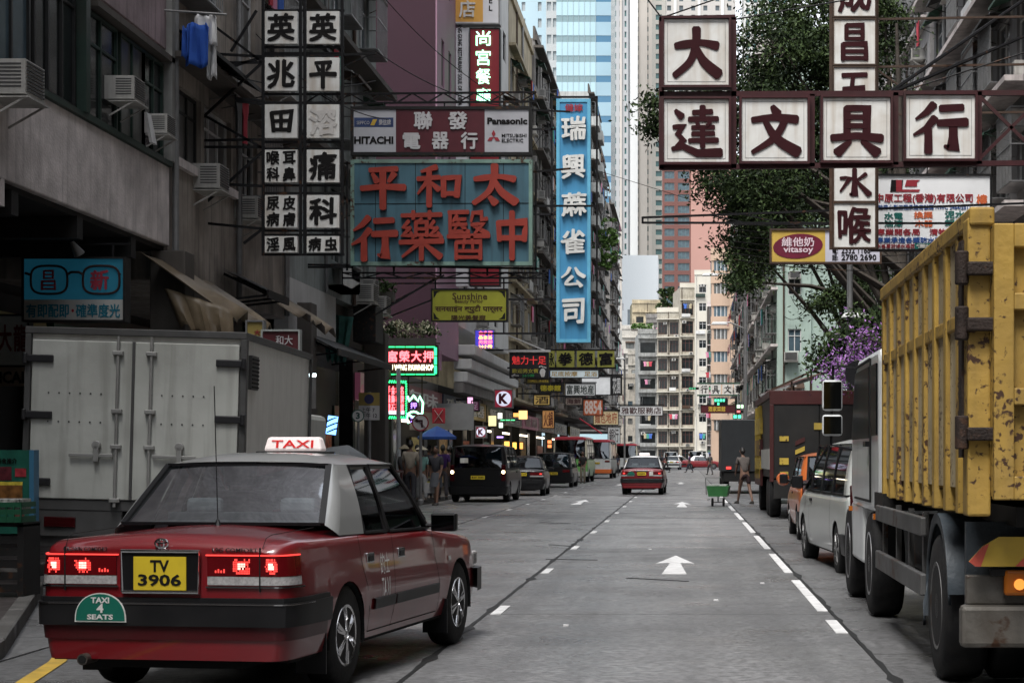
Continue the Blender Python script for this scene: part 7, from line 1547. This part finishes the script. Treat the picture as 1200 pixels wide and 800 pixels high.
# ---------------------------------------------------------------- trees
bark = M('bark', (.05, .042, .035), .85, var=.3, scale=6, bump=.5, dirt=.4)
leafm = []
for i, c in enumerate(((.024, .04, .015), (.045, .07, .024), (.013, .022, .010))):
    leafm.append(M('leaf_%d' % i, c, .6, var=.25, scale=1, spec=.12))
def leaf_mesh(name, centers, per, spread, size, mats, rng, extra=None):
    n = len(centers) * per
    c = np.repeat(np.array(centers), per, 0) + rng.normal(0, 1, (n, 3)) * np.repeat(np.array(spread).reshape(-1, 1) if np.ndim(spread) else np.full((len(centers), 1), spread), per, 0) * np.array([1, 1, .6])
    u = rng.normal(0, 1, (n, 3)); u /= np.linalg.norm(u, axis=1, keepdims=True); w = rng.normal(0, 1, (n, 3)); w[:, 2] -= .2; v = np.cross(u, w); v /= np.linalg.norm(v, axis=1, keepdims=True)
    s = size * rng.uniform(.6, 1.3, (n, 1)); P = np.stack([c - u * s, c + v * s * .42, c + u * s, c - v * s * .42], 1).reshape(-1, 3)
    me = bpy.data.meshes.new(name); me.vertices.add(4 * n); me.vertices.foreach_set('co', P.ravel()); me.loops.add(4 * n); me.loops.foreach_set('vertex_index', np.arange(4 * n)); me.polygons.add(n); me.polygons.foreach_set('loop_start', np.arange(0, 4 * n, 4)); me.polygons.foreach_set('loop_total', np.full(n, 4))
    for m in mats: me.materials.append(m)
    ci = np.repeat(rng.integers(0, len(mats), len(centers)), per); k = rng.random(n) < .25; ci[k] = rng.integers(0, len(mats), k.sum())
    me.polygons.foreach_set('material_index', ci.astype(np.int32)); me.update(calc_edges=True); return me
def tree(label, x, y, h, blobs, seed, trunk_r=.28, nclump=170, per=42, size=.12, mats=None, fork=3.5, cat='tree'):
    """blobs: list of (dx, dy, z, rx, ry, rz)"""
    rng = np.random.default_rng(seed); t = thing('tree', label, cat, (x, y, .13)); rr = random.Random(seed)
    m = MB(); m.tube([(0, 0, -.1), (.05, .03, fork * .5), (rr.uniform(-.15, .15), 0, fork), (rr.uniform(-.3, .3), .1, fork + (h - fork) * .45), (rr.uniform(-.5, .5), .1, h * .88)], .2, 9, rs=[trunk_r * 1.3, trunk_r, trunk_r * .85, trunk_r * .5, .04])
    m.build('trunk', bark, t, 60)
    cents = []; tot = sum((b[3] * b[4] * b[5]) ** .6 for b in blobs)
    for b in blobs:
        bx, by, bz, rx, ry, rz = b; k = max(6, int(nclump * (rx * ry * rz) ** .6 / tot)); m = MB()
        z0 = min(fork + rr.random() * (h - fork) * .4, bz - .3); m.tube([(0, 0, z0), (bx * .45, by * .45, (z0 + bz) / 2 + .2), (bx * .9, by * .9, bz)], .1, 6, rs=[trunk_r * .45, trunk_r * .28, .03]); m.build('limb', bark, t, 60)
        for _ in range(k):
            d = rng.normal(0, 1, 3); d /= np.linalg.norm(d); r = rng.uniform(.35, 1.0) ** .6; cents.append((bx + d[0] * rx * r, by + d[1] * ry * r, bz + d[2] * rz * r))
    me = leaf_mesh('crown', cents, per, rng.uniform(.14, .42, len(cents)), size, mats or leafm, rng)
    o = put('crown', me, t); tag(o, kind='stuff')
    m = MB()
    for c in cents[::3]:
        b = min(blobs, key=lambda q: (q[0] - c[0]) ** 2 + (q[1] - c[1]) ** 2 + (q[2] - c[2]) ** 2); m.tube([(b[0] * .9, b[1] * .9, b[2]), ((b[0] + c[0]) / 2, (b[1] + c[1]) / 2, (b[2] + c[2]) / 2 + .1), c], .02, 4, caps=False, rs=[.03, .018, .006])
    tag(m.build('twig', bark, t), kind='stuff'); return t
def blob(px, py, rpx, rpy, d, x, y, ry=1.6):
    X, _, Z = at(px, py, d); return (X - x, d - y, Z - .13, rpx * d / F, ry, rpy * d / F)
x, y = 5.9, 50.
tree('broad dark leafy street tree behind the red framed sign', x, y, 15, [blob(905, 60, 55, 50, 50, x, y), blob(870, 130, 52, 45, 49, x, y), blob(940, 110, 55, 60, 51, x, y), blob(985, 60, 40, 50, 51, x, y), blob(895, 225, 50, 40, 48, x, y), blob(850, 215, 40, 26, 47, x, y), blob(930, 205, 55, 50, 50, x, y), blob(975, 190, 60, 60, 51, x, y), blob(880, 272, 32, 26, 47.5, x, y), blob(940, 10, 60, 40, 52, x, y), blob(1030, 110, 34, 50, 52, x, y), blob(1035, 30, 26, 34, 52, x, y), blob(780, 125, 30, 14, 46, x, y, .8), blob(785, 150, 28, 14, 46, x, y, .8), blob(815, 140, 30, 28, 47, x, y, 1)], 3, nclump=560, per=120, size=.068)
x, y = 6.4, 66.
tree('second street tree deeper on the right, branches over the vitamin drink board' if False else 'second dark street tree deeper on the right, behind the first crown', x, y, 13, [blob(880, 300, 28, 32, 64, x, y), blob(950, 270, 60, 45, 66, x, y), blob(1010, 290, 30, 45, 67, x, y), blob(870, 330, 18, 14, 63, x, y, .8), blob(1000, 340, 26, 16, 65, x, y, .9), blob(980, 355, 30, 14, 65, x, y, .9), blob(905, 245, 40, 50, 66, x, y), blob(1035, 220, 30, 40, 67, x, y)], 4, nclump=320, per=100, size=.08)
lil = [M('bougain_0', (.22, .09, .30), .6, var=.25, scale=4), M('bougain_1', (.30, .15, .38), .6, var=.25, scale=4)]
x, y = 5.7, 44.
tree('flowering bush with purple blossom between the lamp post and the truck cab', x, y, 4.6, [blob(1015, 398, 16, 14, 44, x, y, .7), blob(1010, 420, 18, 12, 44, x, y, .7), blob(990, 432, 14, 14, 43.6, x, y, .6), blob(985, 447, 10, 8, 43.5, x, y, .5)], 5, .08, 60, 40, .05, lil + [leafm[1]], 2.2, 'bush')
tree('green shrub behind the purple blossom', 6.6, 47, 5, [blob(1000, 400, 26, 20, 47, 6.6, 47, .9), blob(1025, 380, 20, 18, 47, 6.6, 47, .9), blob(975, 420, 15, 16, 47, 6.6, 47, .8)], 6, .08, 90, 40, .08, None, 2.2, 'bush')
# planting on roofs and ledges
def ledge_plant(lab, px, py, w, h, d, seed, mats=None, n=22, size=.07):
    X, Y, Z = at(px, py, d); t = thing('plant', lab, 'plant', (X, Y, Z)); rng = np.random.default_rng(seed)
    m = MB(); m.box(-w / 2, w / 2, -.15, .2, -h / 2 - .25, -h / 2 + .02); m.build('planter', dark_old, t)
    c = [(rng.uniform(-w / 2, w / 2), rng.uniform(-.15, .15), rng.uniform(-h / 2, h / 2)) for _ in range(n)]
    me = leaf_mesh('foliage', c, 30, .12, size, mats or leafm[:2], rng); tag(put('foliage', me, t), kind='stuff')
ledge_plant('flowering potted plants on the canopy under the purple wall', 482, 388, 1.6, .5, 60, 1, [leafm[1], leafm[0], M('petal_cream', (.4, .38, .26), .7)], 34)
ledge_plant('small pot plant on the ledge left of the purple wall', 452, 337, .5, .3, 53, 2, [leafm[1]], 9)
ledge_plant('bushy green shrub growing out of the wall right of the tall blue sign', 706, 285, 2.4, 4.5, 168, 3, [M('leaf_bright', (.07, .13, .03), .6, var=.3)], 60, .22)
ledge_plant('roof garden greenery on the sloping house', 752, 383, 4, 1.0, 348, 4, [M('leaf_bright', (.07, .13, .03), .6, var=.3)], 30, .3)
ledge_plant('dark roof tree beside the salmon tower foot', 781, 350, 3.2, 4, 338, 5, None, 50, .4)
# ---------------------------------------------------------------- people
skin_m = M('skin', (.15, .085, .06), .55, var=.08); hair_m = M('hair_black', (.012, .01, .009), .5, var=.2)
def skinobj(name, nodes, edges, mat, parent, root=0, lv=1):
    me = bpy.data.meshes.new(name); me.from_pydata([n[:3] for n in nodes], edges, []); bm = bmesh.new(); bm.from_mesh(me); sk = bm.verts.layers.skin.verify()
    for i, v in enumerate(bm.verts):
        r = nodes[i][3]; v[sk].radius = (r, r) if not isinstance(r, tuple) else r; v[sk].use_root = (i == root)
    bm.to_mesh(me); bm.free(); me.materials.append(mat); o = put(name, me, parent); s = o.modifiers.new('skin', 'SKIN'); s.use_smooth_shade = True
    if lv: d = o.modifiers.new('sub', 'SUBSURF'); d.levels = d.render_levels = lv
    return o
CLO = {}
def cloth_m(c):
    c = tuple(v * .6 for v in c)
    k = 'wear_%d_%d_%d' % tuple(int(v * 100) for v in c)
    return M(k, c, .85, var=.15, scale=8)
def person(label, loc, rz, top=(.3, .3, .3), legs=(.03, .03, .04), stride=.25, arms=(.2, -.2), elbow=(.3, .3), shorts=False, hat=None, h=1.7, lean=0., bare=False, hold=None, skirt=False, hair=True, bag=None, group=None):
    p = thing('person', label, 'person', loc, rz, group); k = h / 1.7
    def S_(x, y, z, r): return (x * k, (y + lean * max(0, z - .95)) * k, z * k, r * k)
    N = [S_(0, 0, .95, .115), S_(0, .01, 1.12, .105), S_(0, 0, 1.32, .12), S_(0, -.01, 1.46, .055), S_(0, .01, 1.56, .05)]; Ed = [(0, 1), (1, 2), (2, 3), (3, 4)]
    def arm(sg, a, e):
        b = len(N); sh = (sg * .17, -.0, 1.40); ex = (sg * .20, math.sin(a) * .29, 1.40 - math.cos(a) * .29); f = a + e; hx = (sg * .18, ex[1] + math.sin(f) * .25, ex[2] - math.cos(f) * .25)
        N.extend([S_(*sh, .058), S_(*ex, .042), S_(*hx, .027)]); Ed.extend([(2, b), (b, b + 1), (b + 1, b + 2)])
        dy, dz = math.sin(f), -math.cos(f); pm = (hx[0], hx[1] + dy * .06, hx[2] + dz * .06); N.append(S_(*pm, .03)); Ed.append((b + 2, b + 3))
        for i, (o, l) in enumerate(((-.028, .075), (-.01, .088), (.01, .082), (.026, .066))):
            N.append(S_(pm[0] - sg * .01, pm[1] + dy * l * .55 + dz * o * -1, pm[2] + dz * l * .55 + dy * o, .009)); N.append(S_(pm[0] - sg * .025, pm[1] + dy * l - dz * o, pm[2] + dz * l + dy * o, .007)); q = len(N); Ed.extend([(b + 3, q - 2), (q - 2, q - 1)])
        N.append(S_(hx[0] - sg * .02, hx[1] + dy * .05 + .03, hx[2] + dz * .05, .01)); Ed.append((b + 2, len(N) - 1)); return b
    def leg(sg, st):
        b = len(N); N.extend([S_(sg * .09, .0, .88, .085), S_(sg * .095, st * .45 + .03, .50, .056), S_(sg * .1, st - .02, .09, .036), S_(sg * .105, st + .05, .04, .036), S_(sg * .11, st + .16, .03, .03)])
        Ed.extend([(0, b), (b, b + 1), (b + 1, b + 2), (b + 2, b + 3), (b + 3, b + 4)]); return b
    aL, aR = arm(-1, arms[0], elbow[0]), arm(1, arms[1], elbow[1]); lL, lR = leg(-1, stride), leg(1, -stride)
    skinobj('body', N, Ed, skin_m, p)
    # head
    m = MB(); hx, hy, hz = N[4][0], N[4][1] + .01, N[4][2] + .085 * k; P = []
    for i in range(11):
        t = PI * i / 10; P.append([(hx + .073 * k * math.sin(t) * math.cos(a) * (1 - .15 * max(0, -math.cos(t))), hy + .092 * k * math.sin(t) * math.sin(a), hz - .112 * k * math.cos(t)) for a in (2 * PI * j / 12 for j in range(12))])
    m.grid(P, 0, True); m.hexa([(hx - .012, hy + .085 * k, hz - .03), (hx + .012, hy + .085 * k, hz - .03), (hx + .008, hy + .115 * k, hz - .025), (hx - .008, hy + .115 * k, hz - .025), (hx - .008, hy + .08 * k, hz + .02), (hx + .008, hy + .08 * k, hz + .02), (hx + .005, hy + .092 * k, hz + .02), (hx - .005, hy + .092 * k, hz + .02)])
    for s_ in (-1, 1): m.box(hx + s_ * .075 * k - .008, hx + s_ * .075 * k + .008, hy - .015, hy + .02, hz - .03, hz + .03)
    hd = m.build('head', skin_m, p, 60)
    m = MB()
    for s_ in (-1, 1): m.box(hx + s_ * .03 - .012, hx + s_ * .03 + .012, hy + .08 * k, hy + .092 * k, hz + .0, hz + .014)
    m.box(hx - .02, hx + .02, hy + .082 * k, hy + .093 * k, hz - .055, hz - .047); m.build('face_features', M('feature_dark', (.05, .02, .02), .5), hd)
    if hair:
        m = MB(); P = []
        for i in range(8):
            t = PI * (.28 + .72 * i / 7); P.append([(hx + .080 * k * math.sin(t) * math.cos(a), hy - .012 + .098 * k * math.sin(t) * math.sin(a) - (.03 if i < 3 else 0), hz + .008 - .118 * k * math.cos(t) + (.055 * k if math.sin(a) > .2 and i < 3 else 0)) for a in (2 * PI * j / 12 for j in range(12))])
        m.grid(P, 0, True); m.build('hair', hair_m, p, 60)
    if hat is not None:
        m = MB(); m.lathe([(.2, -.02), (.19, -.01), (.03, .1), (.0, .11)] if hat[0] > .2 else [(.1, -.01), (.1, .05), (.05, .09)], (hx, hy, hz + .06), 'z', 16); m.build('hat', cloth_m(hat), p, 60)
    # clothing shells
    if not bare:
        T = [S_(0, 0, .93, .145), S_(0, .01, 1.12, .132), S_(0, 0, 1.33, .142), S_(0, -.01, 1.44, .08)]; te = [(0, 1), (1, 2), (2, 3)]
        for b in (aL, aR):
            q = len(T); A, B_ = N[b], N[b + 1]; T.append((A[0], A[1], A[2], A[3] * 1.28)); T.append((A[0] * .2 + B_[0] * .8, A[1] * .2 + B_[1] * .8, A[2] * .2 + B_[2] * .8, B_[3] * 1.45)); te += [(2, q), (q, q + 1)]
        skinobj('shirt', T, te, cloth_m(top), p)
    T = [S_(0, 0, .97, .128), S_(0, 0, .86, .12)]; te = [(0, 1)]
    if skirt:
        m = MB(); m.lathe([(.13 * k, .98 * k), (.17 * k, .8 * k), (.2 * k, .55 * k)], (0, 0, 0), 'z', 14); m.build('skirt', cloth_m(legs), p, 60)
    else:
        for b in (lL, lR):
            q = len(T); A, B_, C_ = N[b], N[b + 1], N[b + 2]; T.append((A[0], A[1], A[2], A[3] * 1.15)); T.append((B_[0], B_[1], B_[2] + (.1 * k if shorts else 0), B_[3] * 1.42)); te += [(1, q), (q, q + 1)]
            if not shorts: T.append((C_[0], C_[1], C_[2] + .02, C_[3] * 1.65)); te.append((q + 1, q + 2))
        skinobj('shorts' if shorts else 'trousers', T, te, cloth_m(legs), p)
    for b in (lL, lR):
        A, B_ = N[b + 3], N[b + 4]; m = MB(); m.hexa([(A[0] - .045, A[1] - .1, 0), (A[0] + .045, A[1] - .1, 0), (B_[0] + .045, B_[1] + .04, 0), (B_[0] - .045, B_[1] + .04, 0), (A[0] - .038, A[1] - .09, .1), (A[0] + .038, A[1] - .09, .1), (B_[0] + .03, B_[1] + .01, .06), (B_[0] - .03, B_[1] + .01, .06)]); m.build('shoe', M('shoe_dark', (.03, .028, .025), .5, var=.2), p, bevel=.012)
    if bag:
        m = MB(); m.box(-.13, .13, -.07, .07, -.17, .12); m.tube([(-.09, 0, .12), (-.05, 0, .25), (.05, 0, .25), (.09, 0, .12)], .008, 5)
        hxx = N[aR + 3]; tag(m.build('bag', cloth_m(bag), None, bevel=.02, loc=tuple(Matrix.Translation(loc) @ Matrix.Rotation(rz, 4, 'Z') @ Vector((hxx[0] + .02, hxx[1], hxx[2] - .25)))), 'bag carried by the ' + label[:60].split(',')[0], 'bag')
    return p
def ppl(px, pyf, lab, rz=0, z=.0, **kw):
    d = (CH - z) * F / (pyf - CY); person(lab, (X_(px, d), d, z), rz, **kw); return d
PV = .13
ppl(481, 592, 'man in a pale tan shirt seen from behind on the left pavement', 0, PV, top=(.42, .37, .30), legs=(.05, .05, .06), h=1.78, arms=(.15, .1), stride=.12)
ppl(494, 588, 'woman in mint top and white sun hat on the left pavement', R(20), PV, top=(.22, .42, .38), legs=(.35, .36, .36), h=1.6, hat=(.6, .55, .42), stride=.2, bag=(.4, .38, .1))
ppl(503, 586, 'person in grey with one hand raised, left pavement', R(-30), PV, top=(.12, .13, .15), legs=(.05, .05, .06), h=1.68, arms=(1.0, .1), elbow=(.9, .3))
ppl(511, 592, 'woman in dark top and grey skirt facing the camera, left pavement', R(170), PV, top=(.05, .05, .06), legs=(.13, .14, .16), skirt=True, h=1.62, bag=(.5, .5, .5))
ppl(519, 585, 'person in a purple shirt on the left pavement by the black van', R(10), PV, top=(.10, .04, .22), legs=(.10, .09, .10), h=1.7)
ppl(489, 583, 'dark clad walker half hidden by the sign pole', R(0), PV, top=(.04, .05, .08), legs=(.03, .03, .03), h=1.72)
ppl(526, 580, 'walker in black beyond the purple shirt', R(0), PV, top=(.03, .03, .03), legs=(.03, .03, .03), h=1.7)
ppl(474, 590, 'hatted person in grey at the shop side of the pavement', R(-15), PV, top=(.2, .2, .2), legs=(.06, .06, .07), h=1.62, hat=(.35, .3, .2))
ppl(683, 566, 'man in black shirt and khaki trousers standing by the green minibus', R(175), 0, top=(.02, .03, .03), legs=(.33, .29, .22), h=1.74, arms=(.35, .35), elbow=(.5, .5), stride=.05)
ppl(808, 553.5, 'person in purple top crossing at the far junction', R(90), 0, top=(.12, .06, .16), legs=(.04, .04, .06), h=1.72, stride=.32)
ppl(781, 553, 'dark figure walking behind the middle taxi', R(80), 0, top=(.03, .03, .03), legs=(.03, .03, .03), h=1.75, stride=.3)
ppl(776, 552, 'second dark figure left of the far crossing walker', R(60), 0, top=(.05, .05, .07), legs=(.03, .03, .04), h=1.7, stride=.2)
ppl(723, 557, 'dark figure standing near the third minibus', R(180), 0, top=(.05, .06, .1), legs=(.05, .05, .05), h=1.7, stride=.1)
ppl(832, 556, 'distant walker near the black box truck', R(30), 0, top=(.1, .1, .1), legs=(.08, .08, .08), h=1.7)
ppl(873, 590, 'man in grey top and dark shorts striding beside the maroon truck', R(20), 0, legs=(.025, .01, .012), h=1.74, top=(.14, .12, .11), shorts=True, stride=.36, arms=(.5, .3), elbow=(.3, .4), lean=.35)
for i, (px, py, c) in enumerate(((540, 572, (.2, .2, .22)), (590, 566, (.25, .1, .08)), (600, 564, (.1, .14, .2)), (640, 558, (.3, .28, .22)), (705, 556, (.05, .06, .1)))):
    ppl(px - 12, py, 'distant passer-by in ' + ['grey', 'rust red', 'slate blue', 'cream', 'navy'][i] + ' on the left pavement ' + ['behind the black van', 'behind the small dark car', 'beside the estate car', 'before the green minibus', 'near the white and red minibus'][i], R(i * 70), PV, top=c, legs=(.04, .04, .05))
# ---------------------------------------------------------------- street furniture
def pole(name, lab, cat, px, pyb, d, ztop, r=.045, mat=None, z0=.13):
    t = thing(name, lab, cat, (X_(px, d), d, z0)); m = MB(); m.tube([(0, 0, 0), (0, 0, ztop - z0)], r, 10); m.lathe([(r * 1.8, 0), (r * 1.8, .12), (r, .16)], (0, 0, 0), 'z', 10); m.build('pole', mat or grey_st, t, 40); return t
def disc_sign(t, dz, r, face, rimc, off=0, sym=None, dx=0):
    m = MB(); m.lathe([(r, -.06), (r, -.045)], (dx, off, dz), 'y', 28); o = m.build('sign_plate', face, t)
    if rimc: m = MB(); m.grid([[(dx + a * math.cos(2 * PI * j / 28), off + y, dz + a * math.sin(2 * PI * j / 28)) for j in range(28)] for a, y in ((r, -.06), (r, -.068), (r * .84, -.068), (r * .84, -.06))], 0, True); m.build('rim', rimc, o)
    return o
sred = M('sign_red', (.40, .02, .04), .4, var=.05, dirt=.1); sface = M('sign_face', (.45, .44, .44), .4, var=.03, dirt=.15)
t = pole('road_sign', 'no left turn sign on a grey pole at the left kerb', 'road sign', 493, 595, 53, Z_(487, 53)); o = disc_sign(t, Z_(495, 53) - .13, .25, sface, M('sign_rim_red', (.22, .02, .035), .45))
m = MB(); z = Z_(495, 53) - .13; m.box(.02, .07, -.072, -.062, z - .14, z + .07); m.box(-.10, .07, -.072, -.062, z + .03, z + .08); m.prism([(-.18, z + .055), (-.08, z + .12), (-.08, z - .01)], -.072, -.062); m.bar((-.15, -.074, z + .15), (.15, -.074, z - .15), .04, .006) ; m.build('symbol', M('symbol_dark', (.05, .015, .02), .5), o)
t = pole('pole', 'thick pale grey pole under the neon price panel', 'pole', 467, 600, 56, 4.2, .07, M('pole_pale', (.42, .44, .45), .4, dirt=.2))
t = pole('road_sign', 'parking restriction plate on a post left of the neon price panel', 'road sign', 433, 590, 46, Z_(459, 46), .04)
m = MB(); w = .26; z1, z2, z3 = Z_(460, 46) - .13, Z_(475, 46) - .13, Z_(492, 46) - .13; m.box(-w, w, -.06, -.04, z2, z1); o = m.build('sign_plate', M('plate_ochre', (.30, .22, .06), .5, dirt=.3), t); m = MB(); m.box(-w, w, -.06, -.04, z3, z2 - .005); m.build('sign_plate', sface, t)
m = MB(); m.lathe([(.12, -.07), (.12, -.06)], (0, 0, (z1 + z2) / 2), 'y', 20); m.build('symbol', M('symbol_navy', (.03, .03, .09), .5), o); put('lettering', fit_text('上午 7\n下午 12', .4, .27, L_blk, .01, .004), t, (0, -.062, (z2 + z3) / 2))
t = pole('number_disc', 'round white disc numbered 3 left of the parking plate', 'road sign', 420, 590, 45, Z_(482, 45), .03); disc_sign(t, Z_(487, 45) - .13, .155, white_bd, M('rim_green', (.03, .09, .07), .5)); put('lettering', fit_text('3', .1, .16, M('symbol_green', (.02, .07, .06), .5), .03, .006), t, (0, -.064, Z_(487, 45) - .13))
t = thing('road_sign', 'red and white stop plate fixed on the grey wall right of the blue umbrella', 'road sign', (X_(514, 62), 62, Z_(487, 62))); m = MB(); m.box(-.22, .22, 0, .03, -.26, .26); o = m.build('sign_plate', sred, t, bevel=.02); m = MB(); m.bar((-.14, -.008, .2), (.14, -.008, -.2), .07, .01); m.bar((.14, -.012, .2), (-.14, -.012, -.2), .07, .01); m.build('symbol', white_bd, o)
m = MB(); m.box(-.1, .1, 0, .06, -1.5, -.26)
t = thing('hoarding', 'long plain grey fascia panel behind the no left turn sign', 'panel', (X_(520, 70), 69.3, Z_(488, 69.3))); m = MB(); m.box(-1.2, 1.2, 0, .3, -.5, .5); m.build('board', M('panel_grey', (.26, .265, .27), .5, var=.05, dirt=.2), t)
t = thing('umbrella', 'blue market umbrella over the left pavement', 'umbrella', (X_(512, 58), 58, .13)); m = MB(); zt = Z_(499, 58) - .13; m.lathe([(0.02, zt), (.35, zt - .16), (.62, zt - .34), (.61, zt - .42)], (0, 0, 0), 'z', 8); m.build('canopy', M('umbrella_blue', (.02, .07, .28), .7, var=.1), t); m = MB(); m.tube([(0, 0, 0), (0, 0, zt)], .02, 6); m.build('pole', grey_st, t)
t = thing('umbrella', 'dark open umbrella just right of the big taxi roof sign', 'umbrella', at(407, 526, 24)); m = MB(); m.lathe([(.35, -.09), (.22, -.02), (.02, .05)], (0, 0, 0), 'z', 10); m.build('canopy', M('umbrella_dark', (.05, .055, .06), .6), t, rot=(0, R(12), 0)); m = MB(); m.tube([(0, 0, 0), (-.03, 0, -.7)], .012, 6); m.build('handle', grey_st, t)
person('person under the dark umbrella behind the big taxi', (X_(404, 24), 24, .0), R(5), top=(.05, .06, .07), legs=(.04, .04, .05), h=1.55)
def lamp_post(lab, px, d, ph, pyt, armx, seed=0):
    t = pole('street_lamp', lab, 'street lamp', px, 0, d, Z_(pyt, d), .08); z = Z_(ph, d) - .13; ax = X_(armx, d) - X_(px, d); m = MB(); m.tube([(0, 0, z - .25), (ax * .6, 0, z + .05), (ax * .95, 0, z + .03)], .035, 6); m.build('arm', grey_st, t)
    m = MB(); m.hexa([(ax - .4, -.14, z - .06), (ax + .4, -.14, z - .06), (ax + .4, .14, z - .06), (ax - .4, .14, z - .06), (ax - .3, -.09, z + .08), (ax + .3, -.09, z + .08), (ax + .3, .09, z + .08), (ax - .3, .09, z + .08)]); m.build('lamp_head', M('lamp_grey', (.55, .56, .56), .4), t, bevel=.04); return t
lamp_post('grey lamp post at the far right kerb before the peach block', 873, 88, 322, 318, 832)
lamp_post('lamp post by the purple blossom bush', 996, 48, 370, 290, 1003)
lamp_post('lamp post rising beside the left row near the tall blue sign', 732, 150, 420, 415, 727)
lamp_post('second far lamp on the right with a low head', 873.5, 84, 379, 360, 843)
t = pole('street_lamp', 'small twin headed lamp by the blush building', 'street lamp', 1015, 0, 60, Z_(355, 60), .05); m = MB(); m.box(-.35, .35, -.12, .12, Z_(357, 60) - .13, Z_(353, 60) - .13); m.build('lamp_head', dark_st, t)
# railings at the kerb behind the sign pole
rl = thing('railing', 'dark red steel kerb railing on the left pavement behind the taxi', 'railing', (-8.2, 47, .13))
for i in range(9): m = MB(); m.box(-.03, .03, i * 1.0 - .03, i * 1.0 + .03, 0, 1.0); m.build('post', M('rail_red', (.09, .03, .03), .5, dirt=.3), rl)
m = MB(); m.box(-.025, .025, 0.03, 7.97, .92, .98); m.build('rail', MC['rail_red'], rl); m = MB(); m.box(-.025, .025, 0.03, 7.97, .2, .25); m.build('rail', MC['rail_red'], rl)
# advert board and crate at the far left
t = thing('advert_board', 'green food advert panel standing at the shop on the far left', 'advert', (X_(5, 20), 20, .13)); zt, zb = Z_(527, 20) - .13, Z_(625, 20) - .13; w = 60 * 20 / F
m = MB(); m.box(-w / 2, w / 2, 0, .12, zb, zt); m.build('board', M('advert_green', (.012, .085, .06), .4, var=.3, scale=5), t); m = MB(); m.box(w / 2, w / 2 + .05, -.02, .14, zb, zt); m.build('edge_light', M('edge_blue', (.04, .13, .22), .4), t)
for (a, b_, c, e, col) in ((-.2, .08, .64, .8, (.08, .015, .02)), (-.25, .2, .38, .58, (.16, .07, .02)), (-.05, .2, .58, .62, (.5, .4, .05)), (.1, .22, .2, .3, (.1, .04, .03)), (.12, .24, .68, .78, (.3, .03, .04))): m = MB(); h_ = zt - zb; m.box(a, b_, -.008, -.001, zb + h_ * c, zb + h_ * e); m.build('print_patch', M('print_%d' % int(col[0] * 1000), col, .4, var=.5, scale=14), t)
put('lettering', fit_text('美食推介', .22, .06, L_blk, .02, .004), t, (.03, -.006, zb + (zt - zb) * .87))
t = thing('plastic_crate', 'green plastic crate of goods on a dark stand at the far left', 'crate', (X_(8, 18.3), 18.3, Z_(610, 18.3))); cg = M('crate_green', (.01, .07, .035), .5)
m = MB(); 
for z in (0, .07, .14): m.box(-.3, .22, -.2, -.18, z, z + .05); m.box(.2, .22, -.2, .2, z, z + .05)
for i in range(8): m.box(-.3 + i * .072, -.285 + i * .072, -.205, -.185, 0, .19)
m.box(-.3, .22, -.2, .2, -.01, .0); m.build('crate_wall', cg, t); m = MB(); m.box(-.28, .18, -.17, .17, .1, .22); m.build('goods', M('goods_mixed', (.3, .3, .28), .6, var=.8, scale=18), t)
t = thing('stand', 'dark wooden slatted stand under the green crate, far left', 'stand', (X_(0, 18.4), 18.4, .13)); m = MB()
for i in range(5): m = MB(); m.box(-.5, .3, -.22, -.18, .05 + i * .12, .13 + i * .12); m.build('slat', dark_st, t)
m = MB(); m.box(.26, .32, -.24, .24, 0, .72); m.build('post', dark_st, t); m = MB(); m.box(-.5, .32, -.24, .24, .7, .74); m.build('top', dark_st, t)
# awning with red pole near minibuses
t = thing('awning', 'red pole awning over the minibus queue', 'awning', (X_(690, 118), 118, Z_(500, 118))); m = MB(); m.tube([(-.6, 0, .55), (.85, 0, -.45)], .05, 6); m.build('pole', sred, t); m = MB(); m.grid([[(-1.6, 1, .6), (-.6, 0, .5)], [(-1.6, 5, .6), (-.6, 4, .5)]]); m.build('sheet', awn_dark, t)
# right-hand lean-to roofs behind the maroon truck
for i, (px0, py0, px1, py1, d, lab) in enumerate(((905, 455, 985, 418, 62, 'rusty red sloping lean-to roof edge above the maroon truck'), (890, 462, 960, 440, 66, 'lower rusty lean-to roof with white gutter above the maroon truck'))):
    a, b_ = Vector(at(px0, py0, d)), Vector(at(px1, py1, d)); t = thing('lean_to', lab, 'roof', tuple(a)); v = b_ - a; m = MB(); m.grid([[(0, 0, 0), tuple(v)], [(1.2, 6, .6), tuple(v + Vector((1.2, 6, .6)))]]); m.build('roof_sheet', M('roof_rust', (.12, .045, .035), .7, var=.3, streak=.5), t); m = MB(); m.bar((0, -.03, -.04), tuple(v + Vector((0, -.03, -.04))), .07); m.build('gutter', offwhite if i else rusty, t)
    for k in range(4): p = v * (k / 3.5); m = MB(); m.bar(tuple(p), (p.x, p.y + .1, p.z - 1.2), .06); m.build('post', rusty, t)
